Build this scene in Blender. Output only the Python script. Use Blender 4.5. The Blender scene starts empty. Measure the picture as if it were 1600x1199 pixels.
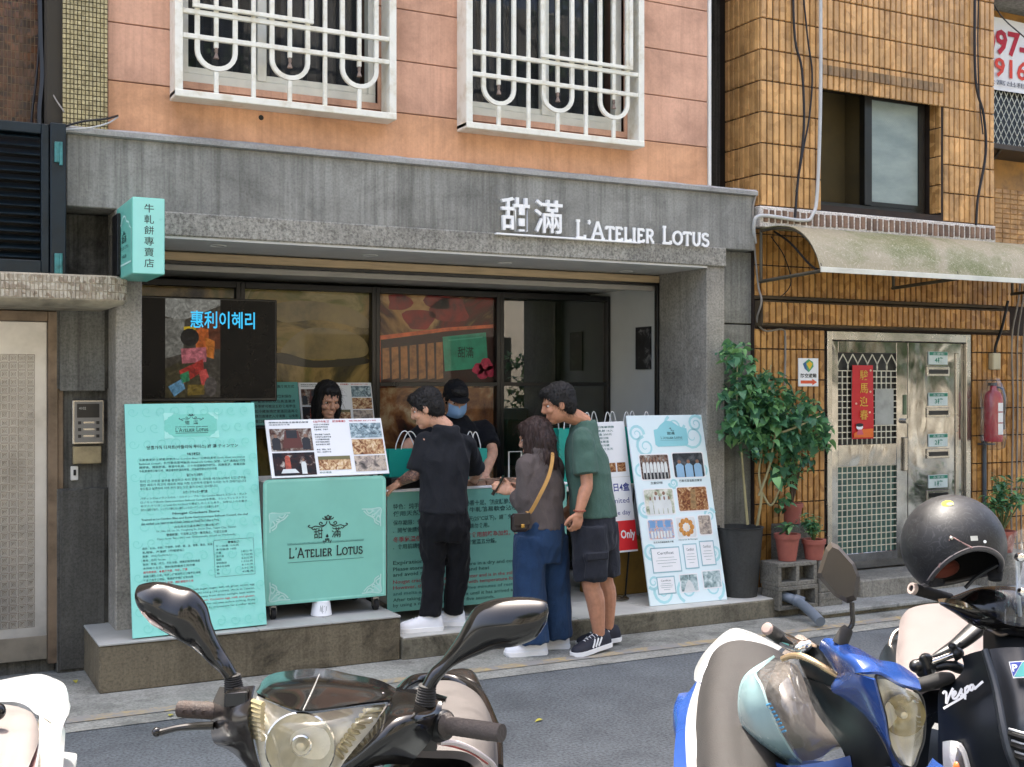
import bpy, bmesh, math, random
import numpy as np
from mathutils import Vector, Matrix, Euler, noise as mnoise

random.seed(7)
RAD = math.radians
SC = bpy.context.scene
COL = SC.collection

# ------------------------------------------------------------------ camera, sky, sun, exposure
EYE = 1.65
YAW = RAD(27.4)
FPX = 1850.0
cam_data = bpy.data.cameras.new('camera')
cam_data.sensor_width = 36.0
cam_data.lens = 36.0 * FPX / 1600.0
cam_data.clip_start = 0.05
cam_data.clip_end = 1500.0
cam = bpy.data.objects.new('camera', cam_data)
COL.objects.link(cam)
cam.location = (0, 0, EYE)
cam.rotation_euler = (RAD(90), 0, -YAW)
SC.camera = cam

SUN_ELEV, SUN_AZ = RAD(71), RAD(-14)      # azimuth measured from +Y clockwise (towards +X)
world = bpy.data.worlds.new('World')
SC.world = world
world.use_nodes = True
wn = world.node_tree.nodes
wn.clear()
w_out = wn.new('ShaderNodeOutputWorld')
w_bg = wn.new('ShaderNodeBackground')
w_sky = wn.new('ShaderNodeTexSky')
w_sky.sky_type = 'NISHITA'
w_sky.sun_disc = False
w_sky.sun_elevation = SUN_ELEV
w_sky.sun_rotation = SUN_AZ
w_sky.air_density = 0.7
w_sky.dust_density = 6.0
w_sky.ozone_density = 0.3
w_bg.inputs['Strength'].default_value = 0.15
world.node_tree.links.new(w_sky.outputs['Color'], w_bg.inputs['Color'])
world.node_tree.links.new(w_bg.outputs['Background'], w_out.inputs['Surface'])

sun_data = bpy.data.lights.new('sun', 'SUN')
sun_data.energy = 2.4
sun_data.angle = RAD(.6)
sun_data.color = (1.0, 0.95, 0.86)
sun = bpy.data.objects.new('sun', sun_data)
COL.objects.link(sun)
_sd = Vector((math.sin(SUN_AZ) * math.cos(SUN_ELEV), math.cos(SUN_AZ) * math.cos(SUN_ELEV), math.sin(SUN_ELEV)))
sun.rotation_euler = _sd.to_track_quat('Z', 'Y').to_euler()
sun.location = (0, -5, 20)

SC.view_settings.view_transform = 'Standard'
SC.view_settings.look = 'None'
SC.view_settings.gamma = 1.0
SC.view_settings.use_curve_mapping = False
SC.view_settings.exposure = 2.35
SC.cycles.max_bounces = 8
SC.cycles.transparent_max_bounces = 12
SC.cycles.use_denoising = True

# ------------------------------------------------------------------ measuring: from the photograph to metres
FWD = np.array([math.sin(YAW), math.cos(YAW), 0.0])
RGT = np.array([math.cos(YAW), -math.sin(YAW), 0.0])
UPV = np.array([0, 0, 1.0])


def ray(px, py):
    return FWD + RGT * ((px - 800.0) / FPX) + UPV * ((599.5 - py) / FPX)


def on_y(px, py, y):
    d = ray(px, py)
    p = d * (y / d[1])
    p[2] += EYE
    return p


def on_x(px, py, x):
    d = ray(px, py)
    p = d * (x / d[0])
    p[2] += EYE
    return p


def on_z(px, py, z):
    d = ray(px, py)
    p = d * ((z - EYE) / d[2])
    p[2] += EYE
    return p


def on_d(px, py, dep):
    p = ray(px, py) * dep
    p[2] += EYE
    return p


# ------------------------------------------------------------------ colours and materials
def hexc(h):
    h = h.lstrip('#')
    c = [int(h[i:i + 2], 16) / 255 for i in (0, 2, 4)]
    return tuple(x / 12.92 if x <= .04045 else ((x + .055) / 1.055) ** 2.4 for x in c)


def col(c):
    return hexc(c) if isinstance(c, str) else tuple(c)


class NT:
    def __init__(s, m):
        m.use_nodes = True
        s.t = m.node_tree
        s.n = s.t.nodes
        s.n.clear()
        s.out = s.n.new('ShaderNodeOutputMaterial')

    def new(s, typ, **kw):
        n = s.n.new(typ)
        for k, v in kw.items():
            setattr(n, k, v)
        return n

    def link(s, a, b):
        s.t.links.new(a, b)

    def coords(s, kind='world', scale=(1, 1, 1)):
        if kind == 'world':
            o = s.new('ShaderNodeNewGeometry').outputs['Position']
        else:
            o = s.new('ShaderNodeTexCoord').outputs['Object']
        mp = s.new('ShaderNodeMapping')
        mp.inputs['Scale'].default_value = scale
        s.link(o, mp.inputs['Vector'])
        return mp.outputs['Vector']

    def noise(s, vec, scale, detail=4, rough=.6, dist=0):
        n = s.new('ShaderNodeTexNoise')
        n.inputs['Scale'].default_value = scale
        n.inputs['Detail'].default_value = detail
        n.inputs['Roughness'].default_value = rough
        n.inputs['Distortion'].default_value = dist
        s.link(vec, n.inputs['Vector'])
        return n.outputs['Fac']

    def ramp(s, fac, stops, interp='LINEAR'):
        r = s.new('ShaderNodeValToRGB')
        r.color_ramp.interpolation = interp
        e = r.color_ramp.elements
        while len(e) < len(stops):
            e.new(.5)
        for i, (p, c) in enumerate(stops):
            e[i].position = p
            c = col(c) if not isinstance(c, (int, float)) else (c, c, c)
            e[i].color = (*c, 1)
        s.link(fac, r.inputs['Fac'])
        return r.outputs['Color']

    def mix(s, fac, a, b, mode='MIX'):
        m = s.new('ShaderNodeMix', data_type='RGBA', blend_type=mode)
        for v, i in ((fac, m.inputs[0]), (a, m.inputs[6]), (b, m.inputs[7])):
            if hasattr(v, 'default_value') or hasattr(v, 'is_linked'):
                s.link(v, i)
            elif isinstance(v, (int, float)):
                i.default_value = v if i == m.inputs[0] else (v, v, v, 1)
            else:
                i.default_value = (*col(v), 1)
        return m.outputs[2]

    def bsdf(s, color, rough=.6, metal=0., spec=.5, coat=0., height=None, bump=.3, bdist=.01, trans=0., ior=1.5):
        b = s.new('ShaderNodeBsdfPrincipled')
        for v, k in ((color, 'Base Color'), (rough, 'Roughness'), (metal, 'Metallic')):
            i = b.inputs[k]
            if hasattr(v, 'is_linked'):
                s.link(v, i)
            elif k == 'Base Color':
                i.default_value = (*col(v), 1)
            else:
                i.default_value = v
        b.inputs['Specular IOR Level'].default_value = spec
        b.inputs['Coat Weight'].default_value = coat
        b.inputs['Coat Roughness'].default_value = .04
        b.inputs['Transmission Weight'].default_value = trans
        b.inputs['IOR'].default_value = ior
        if height is not None:
            bp = s.new('ShaderNodeBump')
            bp.inputs['Strength'].default_value = bump
            bp.inputs['Distance'].default_value = bdist
            s.link(height, bp.inputs['Height'])
            s.link(bp.outputs['Normal'], b.inputs['Normal'])
        s.link(b.outputs['BSDF'], s.out.inputs['Surface'])
        return b


MATS = {}


def mat(name, c, rough=.6, metal=0., var=.12, scale=6., bump=0., bscale=80., coat=0., spec=.5, rnd=0., kind='world', rvar=.1,
        c2=None, stretch=(1, 1, 1), bdist=.004):
    """A general surface: colour broken up at two scales, uneven roughness, optional fine relief and per-object variation."""
    if name in MATS:
        return MATS[name]
    m = bpy.data.materials.new(name)
    t = NT(m)
    c = col(c)
    v = t.coords(kind, stretch)
    n1 = t.noise(v, scale, 5, .62)
    dark = tuple(x * (1 - var * 1.6) for x in c) if c2 is None else col(c2)
    lite = tuple(min(1, x * (1 + var)) for x in c)
    color = t.ramp(n1, [(.3, dark), (.52, c), (.75, lite)])
    if rnd:
        oi = t.new('ShaderNodeObjectInfo').outputs['Random']
        g = t.ramp(oi, [(0, 1 - rnd), (1, 1 + rnd * .4)])
        color = t.mix(1.0, color, g, 'MULTIPLY')
    r = t.ramp(n1, [(.25, max(0, rough - rvar)), (.75, min(1, rough + rvar))])
    h = None
    if bump:
        h = t.noise(v, bscale, 3, .6)
    t.bsdf(color, r, metal, spec, coat, h, bump, bdist)
    MATS[name] = m
    return m


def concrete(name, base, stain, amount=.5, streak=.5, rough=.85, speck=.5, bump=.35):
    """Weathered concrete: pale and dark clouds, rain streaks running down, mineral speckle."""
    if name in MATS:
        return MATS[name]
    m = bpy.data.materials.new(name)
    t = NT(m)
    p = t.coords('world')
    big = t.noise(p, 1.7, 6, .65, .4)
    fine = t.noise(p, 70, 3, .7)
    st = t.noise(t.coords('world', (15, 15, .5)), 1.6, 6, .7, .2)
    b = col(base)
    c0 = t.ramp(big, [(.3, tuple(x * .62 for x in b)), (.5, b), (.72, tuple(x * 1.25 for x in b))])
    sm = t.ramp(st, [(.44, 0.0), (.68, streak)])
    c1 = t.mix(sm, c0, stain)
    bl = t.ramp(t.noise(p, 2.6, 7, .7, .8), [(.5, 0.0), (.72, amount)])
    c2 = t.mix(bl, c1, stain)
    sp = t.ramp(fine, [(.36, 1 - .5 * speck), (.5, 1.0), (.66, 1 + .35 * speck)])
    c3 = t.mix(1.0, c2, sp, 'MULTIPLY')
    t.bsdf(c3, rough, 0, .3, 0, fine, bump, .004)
    MATS[name] = m
    return m


def glass_thin(name, tint=(1, 1, 1), rough=.0, refl=1.0, haze=0., hazecol=(.8, .8, .8), wob=0.):
    """Thin sheet: see-through with a Fresnel mirror on top and, for scratched plastic, a little diffuse haze."""
    if name in MATS:
        return MATS[name]
    m = bpy.data.materials.new(name)
    t = NT(m)
    tr = t.new('ShaderNodeBsdfTransparent')
    tr.inputs['Color'].default_value = (*tint, 1)
    gl = t.new('ShaderNodeBsdfGlossy')
    gl.inputs['Roughness'].default_value = rough
    lw = t.new('ShaderNodeLayerWeight')
    lw.inputs['Blend'].default_value = .5
    pw = t.new('ShaderNodeMath', operation='POWER')
    t.link(lw.outputs['Facing'], pw.inputs[0])
    pw.inputs[1].default_value = 4.0
    fr = t.new('ShaderNodeMath', operation='MULTIPLY_ADD')      # Schlick: about 6 % face on, rising at grazing angles
    t.link(pw.outputs[0], fr.inputs[0])
    fr.inputs[1].default_value = .9
    fr.inputs[2].default_value = .065
    if wob:
        bp = t.new('ShaderNodeBump')
        bp.inputs['Strength'].default_value = wob
        bp.inputs['Distance'].default_value = .02
        t.link(t.noise(t.coords('world'), 3.0, 2), bp.inputs['Height'])
        t.link(bp.outputs['Normal'], gl.inputs['Normal'])
    mul = t.new('ShaderNodeMath', operation='MULTIPLY')
    mul.use_clamp = True
    t.link(fr.outputs[0], mul.inputs[0])
    mul.inputs[1].default_value = refl
    mx = t.new('ShaderNodeMixShader')
    t.link(mul.outputs[0], mx.inputs[0])
    last = tr.outputs[0]
    if haze:
        df = t.new('ShaderNodeBsdfDiffuse')
        df.inputs['Color'].default_value = (*hazecol, 1)
        m0 = t.new('ShaderNodeMixShader')
        hz = t.ramp(t.noise(t.coords('world'), 22, 6, .75, 1.5), [(.4, haze * .35), (.7, min(1., haze * 1.8))])
        t.link(hz, m0.inputs[0])
        t.link(tr.outputs[0], m0.inputs[1])
        t.link(df.outputs[0], m0.inputs[2])
        last = m0.outputs[0]
    t.link(last, mx.inputs[1])
    t.link(gl.outputs[0], mx.inputs[2])
    t.link(mx.outputs[0], t.out.inputs['Surface'])
    MATS[name] = m
    return m


def emit(name, c, strength=1.0):
    if name in MATS:
        return MATS[name]
    m = bpy.data.materials.new(name)
    t = NT(m)
    b = t.bsdf(tuple(x * .1 for x in col(c)), .3)
    b.inputs['Emission Color'].default_value = (*col(c), 1)
    b.inputs['Emission Strength'].default_value = strength
    MATS[name] = m
    return m


def photo_mat(name, stops, scale=9., dist=1.2, rough=.45, seed=0., vor=0.):
    """Flat print: a picture's blotches of colour."""
    if name in MATS:
        return MATS[name]
    m = bpy.data.materials.new(name)
    t = NT(m)
    v = t.coords('world')
    ad = t.new('ShaderNodeVectorMath', operation='ADD')
    ad.inputs[1].default_value = (seed * 3.7, seed * 1.3, seed * 2.1)
    t.link(v, ad.inputs[0])
    f = t.noise(ad.outputs[0], scale, 5, .6, dist)
    k = len(stops)
    c = t.ramp(f, [(.28 + .44 * i / max(1, k - 1), s) for i, s in enumerate(stops)])
    if vor:
        vo = t.new('ShaderNodeTexVoronoi')
        vo.inputs['Scale'].default_value = vor
        t.link(ad.outputs[0], vo.inputs['Vector'])
        c = t.mix(.55, c, t.ramp(vo.outputs['Distance'], [(.1, stops[-1]), (.6, stops[0])]))
    t.bsdf(c, rough, 0, .3)
    MATS[name] = m
    return m


# ------------------------------------------------------------------ mesh building
def crom(pts, n=8, closed=False):
    """Points along a Catmull-Rom curve through pts (rows of any width)."""
    P = np.asarray(pts, float)
    if len(P) < 3 and not closed:
        return np.array([P[0] + (P[-1] - P[0]) * k / n for k in range(n + 1)])
    out = []
    N = len(P)
    segs = N if closed else N - 1
    for i in range(segs):
        if closed:
            a, b, c, d = P[(i - 1) % N], P[i], P[(i + 1) % N], P[(i + 2) % N]
        else:
            b, c = P[i], P[i + 1]
            a = P[i - 1] if i else 2 * b - c
            d = P[i + 2] if i + 2 < N else 2 * c - b
        for k in range(n):
            t = k / n
            out.append(.5 * (2 * b + (c - a) * t + (2 * a - 5 * b + 4 * c - d) * t * t + (3 * b - a - 3 * c + d) * t ** 3))
    if not closed:
        out.append(P[-1])
    return np.array(out)


class MB:
    def __init__(s):
        s.v, s.f, s.mi, s.cur = [], [], [], 0

    def add(s, verts, faces, mi=None):
        o = len(s.v)
        s.v.extend([tuple(map(float, p)) for p in verts])
        for f in faces:
            s.f.append(tuple(o + i for i in f))
            s.mi.append(s.cur if mi is None else mi)

    def box(s, x0, x1, y0, y1, z0, z1, c=0.):
        if x0 > x1: x0, x1 = x1, x0
        if y0 > y1: y0, y1 = y1, y0
        if z0 > z1: z0, z1 = z1, z0
        if not c:
            s.add([(x, y, z) for x in (x0, x1) for y in (y0, y1) for z in (z0, z1)],
                  [(0, 1, 3, 2), (4, 6, 7, 5), (0, 4, 5, 1), (2, 3, 7, 6), (0, 2, 6, 4), (1, 5, 7, 3)])
            return
        c = min(c, (x1 - x0) * .45, (y1 - y0) * .45, (z1 - z0) * .45)
        bm = bmesh.new()
        M = Matrix.Translation(((x0 + x1) / 2, (y0 + y1) / 2, (z0 + z1) / 2)) @ Matrix.Diagonal((x1 - x0, y1 - y0, z1 - z0, 1))
        bmesh.ops.create_cube(bm, size=1, matrix=M)
        bmesh.ops.bevel(bm, geom=bm.edges[:], offset=c, segments=1, affect='EDGES', profile=.5)
        s.from_bm(bm)

    def from_bm(s, bm):
        bm.verts.ensure_lookup_table()
        for i, v in enumerate(bm.verts):
            v.index = i
        s.add([v.co for v in bm.verts], [[v.index for v in f.verts] for f in bm.faces])
        bm.free()

    def obox(s, c, ux, uy, uz, hx, hy, hz):
        """box at c with half sizes along unit axes"""
        c, ux, uy, uz = (np.asarray(a, float) for a in (c, ux, uy, uz))
        s.add([c + ux * hx * a + uy * hy * b + uz * hz * d for a in (-1, 1) for b in (-1, 1) for d in (-1, 1)],
              [(0, 1, 3, 2), (4, 6, 7, 5), (0, 4, 5, 1), (2, 3, 7, 6), (0, 2, 6, 4), (1, 5, 7, 3)])

    def loft(s, rings, caps=True, closed=True):
        rings = [np.asarray(r, float) for r in rings]
        n = len(rings[0])
        V = np.concatenate(rings)
        fs = []
        for i in range(len(rings) - 1):
            for j in range(n if closed else n - 1):
                k = (j + 1) % n
                fs.append((i * n + j, i * n + k, (i + 1) * n + k, (i + 1) * n + j))
        if caps and closed:
            fs.append(tuple(range(n - 1, -1, -1)))
            fs.append(tuple((len(rings) - 1) * n + j for j in range(n)))
        s.add(V, fs)

    def tube(s, pts, r, n=8, caps=True, flat=1., smooth=0):
        P = np.asarray(pts, float)
        R = np.full(len(P), r, float) if np.isscalar(r) else np.asarray(r, float)
        if smooth:
            Q = crom(np.column_stack([P, R]), smooth)
            P, R = Q[:, :3], Q[:, 3]
        T = np.gradient(P, axis=0)
        T /= np.linalg.norm(T, axis=1)[:, None] + 1e-12
        a = np.array([0, 0, 1.]) if abs(T[0][2]) < .9 else np.array([1., 0, 0])
        u = np.cross(T[0], a)
        u /= np.linalg.norm(u)
        rings = []
        for i in range(len(P)):
            u = u - T[i] * np.dot(u, T[i])
            u /= np.linalg.norm(u)
            w = np.cross(T[i], u)
            rings.append([P[i] + R[i] * (u * math.cos(q) + w * flat * math.sin(q)) for q in np.arange(n) * 2 * math.pi / n])
        s.loft(rings, caps)

    def cyl(s, p0, p1, r0, r1=None, n=16, caps=True):
        s.tube([p0, p1], [r0, r0 if r1 is None else r1], n, caps)

    def lathe(s, prof, c=(0, 0, 0), n=24, axis=None, caps=True):
        """prof: (radius, height) pairs about +Z (or the given axis) at c"""
        c = np.asarray(c, float)
        if axis is None:
            u, w, a = np.array([1., 0, 0]), np.array([0, 1., 0]), np.array([0, 0, 1.])
        else:
            a = np.asarray(axis, float)
            a = a / np.linalg.norm(a)
            u = np.cross(a, [0, 0, 1.] if abs(a[2]) < .9 else [1., 0, 0])
            u /= np.linalg.norm(u)
            w = np.cross(a, u)
        s.loft([[c + a * h + max(r, 1e-4) * (u * math.cos(q) + w * math.sin(q)) for q in np.arange(n) * 2 * math.pi / n] for r, h in prof], caps)

    def ellipsoid(s, c, r, n=14, m=9, R=None):
        c = np.asarray(c, float)
        rings = []
        for i in range(m + 1):
            th = math.pi * min(max(i / m, .015), .985)
            ring = []
            for q in np.arange(n) * 2 * math.pi / n:
                p = np.array([r[0] * math.sin(th) * math.cos(q), r[1] * math.sin(th) * math.sin(q), -r[2] * math.cos(th)])
                if R is not None:
                    p = R @ p
                ring.append(c + p)
            rings.append(ring)
        s.loft(rings)

    def grid(s, G, n=6, thick=0., mi=None, m=None):
        """Smooth sheet through a grid of points [row][col]; thick > 0 gives it a back and edges."""
        G = np.asarray(G, float)
        m = m or n
        D = crom(G.reshape(len(G), -1), m).reshape(-1, G.shape[1], 3) if len(G) > 1 else G
        D = np.array([crom(row, n) for row in D])
        a, b = D.shape[:2]
        fs = [(i * b + j, i * b + j + 1, (i + 1) * b + j + 1, (i + 1) * b + j) for i in range(a - 1) for j in range(b - 1)]
        V = D.reshape(-1, 3)
        if thick:
            du = np.gradient(D, axis=1)
            dv = np.gradient(D, axis=0)
            N = np.cross(du, dv)
            N /= np.linalg.norm(N, axis=2)[:, :, None] + 1e-12
            B = (D + N * thick).reshape(-1, 3)
            k = a * b
            fs += [tuple(k + q for q in reversed(f)) for f in fs]
            rim = [j for j in range(b)] + [i * b + b - 1 for i in range(1, a)] + [(a - 1) * b + j for j in range(b - 2, -1, -1)] + [i * b for i in range(a - 2, 0, -1)]
            for i in range(len(rim)):
                p, q = rim[i], rim[(i + 1) % len(rim)]
                fs.append((q, p, k + p, k + q))
            V = np.concatenate([V, B])
        s.add(V, fs, mi)

    def prism(s, poly, o, u, v, w):
        """polygon (a, b) laid out as o + a*u + b*v, extruded by the vector w (0 for a sheet)"""
        o, u, v = (np.asarray(a, float) for a in (o, u, v))
        P = [o + a * u + b * v for a, b in poly]
        n = len(P)
        if w is None:
            s.add(P, [tuple(range(n))])
            return
        w = np.asarray(w, float)
        s.add(P + [p + w for p in P], [tuple(range(n - 1, -1, -1)), tuple(range(n, 2 * n))] + [(i, (i + 1) % n, n + (i + 1) % n, n + i) for i in range(n)])

    def mesh(s, name, mats, ang=35., smooth=True):
        me = bpy.data.meshes.new(name)
        me.from_pydata(s.v, [], s.f)
        if not isinstance(mats, (list, tuple)):
            mats = [mats]
        for m in mats:
            me.materials.append(m)
        if len(mats) > 1:
            me.polygons.foreach_set('material_index', s.mi)
        bm = bmesh.new()
        bm.from_mesh(me)
        bmesh.ops.recalc_face_normals(bm, faces=bm.faces[:])
        bm.to_mesh(me)
        bm.free()
        if smooth:
            me.polygons.foreach_set('use_smooth', [True] * len(me.polygons))
            me.set_sharp_from_angle(angle=RAD(ang))
        me.update()
        return me

    def build(s, name, mats, parent=None, ang=35., smooth=True, **props):
        return put(name, s.mesh(name, mats, ang, smooth), parent, **props)


def wmat(o):
    return o.matrix_basis.copy() if o.parent is None else wmat(o.parent) @ o.matrix_parent_inverse @ o.matrix_basis


def put(name, me, parent=None, loc=None, **props):
    """Link a mesh given in world space (or at loc) as one object, a child of parent if there is one."""
    o = bpy.data.objects.new(name, me)
    COL.objects.link(o)
    if loc is not None:
        o.location = loc
    if parent is not None:
        o.parent = parent
        inv = wmat(parent).inverted()
        o.matrix_parent_inverse = inv
    for k, v in props.items():
        if v is not None:
            o[k] = v
    return o


def thing(name, label, cat, loc=(0, 0, 0), group=None, rotz=0.):
    o = bpy.data.objects.new(name, None)
    o.empty_display_size = .1
    COL.objects.link(o)
    o.location = loc
    o.rotation_euler = (0, 0, rotz)
    return tag(o, label, cat, group)


def tag(o, label=None, cat=None, group=None, kind=None):
    for k, v in (('label', label), ('category', cat), ('group', group), ('kind', kind)):
        if v is not None:
            o[k] = v
    return o


def bx(name, m, parent, x0, x1, y0, y1, z0, z1, c=.004, **props):
    b = MB()
    b.box(x0, x1, y0, y1, z0, z1, c)
    return b.build(name, m, parent, 30, **props)


# ------------------------------------------------------------------ lettering
_FC = {}


def text_mesh(s, mats, bold=0., res=2, extrude=0., line=1.0, vertical=False):
    key = (s, mats.name, bold, res, extrude, vertical)
    if key in _FC:
        return _FC[key]
    cu = bpy.data.curves.new('lettering', 'FONT')
    cu.body = '\n'.join(s) if vertical else s
    cu.size = 1.0
    cu.resolution_u = res
    cu.offset = bold
    cu.extrude = extrude
    cu.space_line = line
    cu.fill_mode = 'FRONT' if not extrude else 'BOTH'
    ob = bpy.data.objects.new('lettering', cu)
    me = bpy.data.meshes.new_from_object(ob)
    bpy.data.objects.remove(ob)
    me.materials.clear()
    me.materials.append(mats)
    _FC[key] = me
    return me


class Panel:
    """A flat face given by three corners, for print laid on it: u to the right and v downwards, both in 0..1."""

    def __init__(s, tl, tr, bl, off=.0015):
        s.o = np.asarray(tl, float)
        s.U = np.asarray(tr, float) - s.o
        s.V = np.asarray(bl, float) - s.o
        s.w, s.h = np.linalg.norm(s.U), np.linalg.norm(s.V)
        s.u, s.v = s.U / s.w, s.V / s.h
        s.n = np.cross(-s.v, s.u) * -1
        s.n = np.cross(s.u, -s.v)
        s.off = off

    def at(s, u, v, d=0.):
        return s.o + s.U * u + s.V * v + s.n * (s.off + d)

    def text(s, txt, u0, u1, v0, v1, m, parent, bold=0., d=0., fit=True, vertical=False, extrude=0., name='lettering', res=2):
        """Fit txt into the box u0..u1, v0..v1 (fit=False keeps its proportions, left and bottom aligned)."""
        me = text_mesh(txt, m, bold, res, extrude, vertical=vertical)
        if not len(me.vertices):
            return None
        co = np.empty(len(me.vertices) * 3)
        me.vertices.foreach_get('co', co)
        co = co.reshape(-1, 3)
        lo, hi = co.min(0), co.max(0)
        W, Hh = (u1 - u0) * s.w, (v1 - v0) * s.h
        sx, sy = W / (hi[0] - lo[0]), Hh / (hi[1] - lo[1])
        if not fit:
            sx = sy = min(sx, sy)
        P = s.at(u0, v1, d)
        M = np.eye(4)
        M[:3, 0], M[:3, 1], M[:3, 2] = s.u * sx, -s.v * sy, s.n
        M[:3, 3] = P - s.u * sx * lo[0] + s.v * sy * lo[1]
        nm = me.copy()
        nm.transform(Matrix(M.tolist()))
        return put(name, nm, parent)

    def rect(s, u0, v0, u1, v1, m, parent, d=0., name='print', thick=0., rad=0.):
        pts = [(u0, v0), (u1, v0), (u1, v1), (u0, v1)]
        if rad:
            ru, rv = rad / s.w, rad / s.h
            pts = []
            for cu_, cv_, a0 in ((u0 + ru, v0 + rv, 180), (u1 - ru, v0 + rv, 270), (u1 - ru, v1 - rv, 0), (u0 + ru, v1 - rv, 90)):
                for k in range(4):
                    a = RAD(a0 + 30 * k)
                    pts.append((cu_ + ru * math.cos(a), cv_ + rv * math.sin(a)))
        return s.poly(pts, m, parent, d, name)

    def poly(s, pts, m, parent, d=0., name='print'):
        b = MB()
        b.add([s.at(u, v, d) for u, v in pts], [tuple(range(len(pts)))])
        return b.build(name, m, parent, smooth=False)

    def strokes(s, lines, m, parent, w, d=0., name='ornament', extrude=0.):
        """Ribbons of width w (metres) along polylines of (u, v)."""
        b = MB()
        for k, L in enumerate(lines):        # each stroke a hair above the last, so that no two lie in one plane
            ribbon(b, [s.at(u, v, d + k * 6e-5) for u, v in L], w, s.n, extrude)
        return tag(b.build(name, m, parent, smooth=False), kind='stuff' if len(lines) > 1 and name == 'ornament' else None)


def ribbon(b, P, w, n, extrude=0.):
    P = np.asarray(P, float)
    T = np.gradient(P, axis=0)
    T /= np.linalg.norm(T, axis=1)[:, None] + 1e-12
    S = np.cross(n, T)
    S /= np.linalg.norm(S, axis=1)[:, None] + 1e-12
    wv = np.full(len(P), w) if np.isscalar(w) else np.asarray(w)
    L, R = P - S * wv[:, None] / 2, P + S * wv[:, None] / 2
    k = len(P)
    if not extrude:
        b.add(np.concatenate([L, R]), [(i, k + i, k + i + 1, i + 1) for i in range(k - 1)])
    else:
        e = np.asarray(n) * extrude
        b.loft([[L[i], R[i], R[i] + e, L[i] + e] for i in range(k)])


def arc(cx, cy, rx, ry, a0, a1, n=12):
    return [(cx + rx * math.cos(RAD(a0 + (a1 - a0) * k / n)), cy + ry * math.sin(RAD(a0 + (a1 - a0) * k / n))) for k in range(n + 1)]


# engraved roman capitals with small serifs: strokes in a cell of height 1, (strokes, advance)
def _caps():
    sf = .07
    def ser(x, y, wd=.13):
        return [(x - wd, y), (x + wd, y)]
    g = {}
    g['L'] = ([[(.14, 0), (.14, 1)], [(.02, .03), (.62, .03)], [(.62, 0), (.62, .2)], [(.02, .97), (.26, .97)]], .72)
    g['A'] = ([[(.06, 0), (.43, 1)], [(.43, 1), (.82, 0)], [(.2, .32), (.68, .32)], [(-.02, .02), (.16, .02)], [(.7, .02), (.92, .02)]], .95)
    g['T'] = ([[(.38, 0), (.38, 1)], [(.02, .96), (.74, .96)], [(.03, .98), (.03, .78)], [(.73, .98), (.73, .78)], [(.26, .02), (.5, .02)]], .8)
    g['E'] = ([[(.13, 0), (.13, 1)], [(.02, .96), (.6, .96)], [(.02, .04), (.64, .04)], [(.13, .52), (.5, .52)], [(.59, .98), (.59, .8)], [(.63, .02), (.63, .22)]], .76)
    g['I'] = ([[(.15, 0), (.15, 1)], [(.03, .03), (.27, .03)], [(.03, .97), (.27, .97)]], .36)
    g['R'] = ([[(.13, 0), (.13, 1)], [(.02, .96), (.4, .96)] + arc(.4, .73, .23, .23, 90, -90, 8) + [(.13, .5)], [(.36, .5), (.68, .02)], [(.02, .03), (.25, .03)], [(.6, .03), (.78, .03)]], .84)
    g['O'] = ([arc(.46, .5, .42, .47, 0, 360, 22)], .96)
    g['U'] = ([[(.13, 1), (.13, .35)] + arc(.42, .33, .29, .3, 180, 360, 10) + [(.71, 1)], [(.01, .97), (.25, .97)], [(.59, .97), (.83, .97)]], .9)
    g['S'] = ([arc(.34, .74, .27, .23, 40, 270, 10) + arc(.34, .26, .29, .24, 90, -140, 10), [(.55, .98), (.55, .76)], [(.06, .02), (.06, .25)]], .7)
    g["'"] = ([[(.1, 1.05), (.16, .92), (.08, .82)]], .24)
    g[' '] = ([], .42)
    return g


CAPS = _caps()


def caps_strokes(s, small=.76):
    """upper case letters stand full height; lower case ones are set as small capitals"""
    x, out = 0., []
    for ch in s:
        k = small if ch.islower() else 1.
        st, adv = CAPS[ch.upper()]
        for L in st:
            out.append([(x + a * k, b * k) for a, b in L])
        x += adv * k + .07
    return out, x - .07


def caps_text(p, s, u0, u1, v0, v1, m, parent, wt=.1, d=0., extrude=0., name='lettering'):
    st, W = caps_strokes(s)
    hh = (v1 - v0)
    if name == 'letter':                     # raised letters: one object each
        x = 0.
        for ch in s:
            a, w_ = caps_strokes(ch)
            if a:
                p.strokes([[(u0 + (x + i) / W * (u1 - u0), v1 - j * hh) for i, j in L] for L in a], m, parent, wt * hh * p.h, d, name, extrude)
            x += w_ + .07
        return
    lines = [[(u0 + a / W * (u1 - u0), v1 - b * hh) for a, b in L] for L in st]
    return p.strokes(lines, m, parent, wt * hh * p.h, d, name, extrude)


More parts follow.
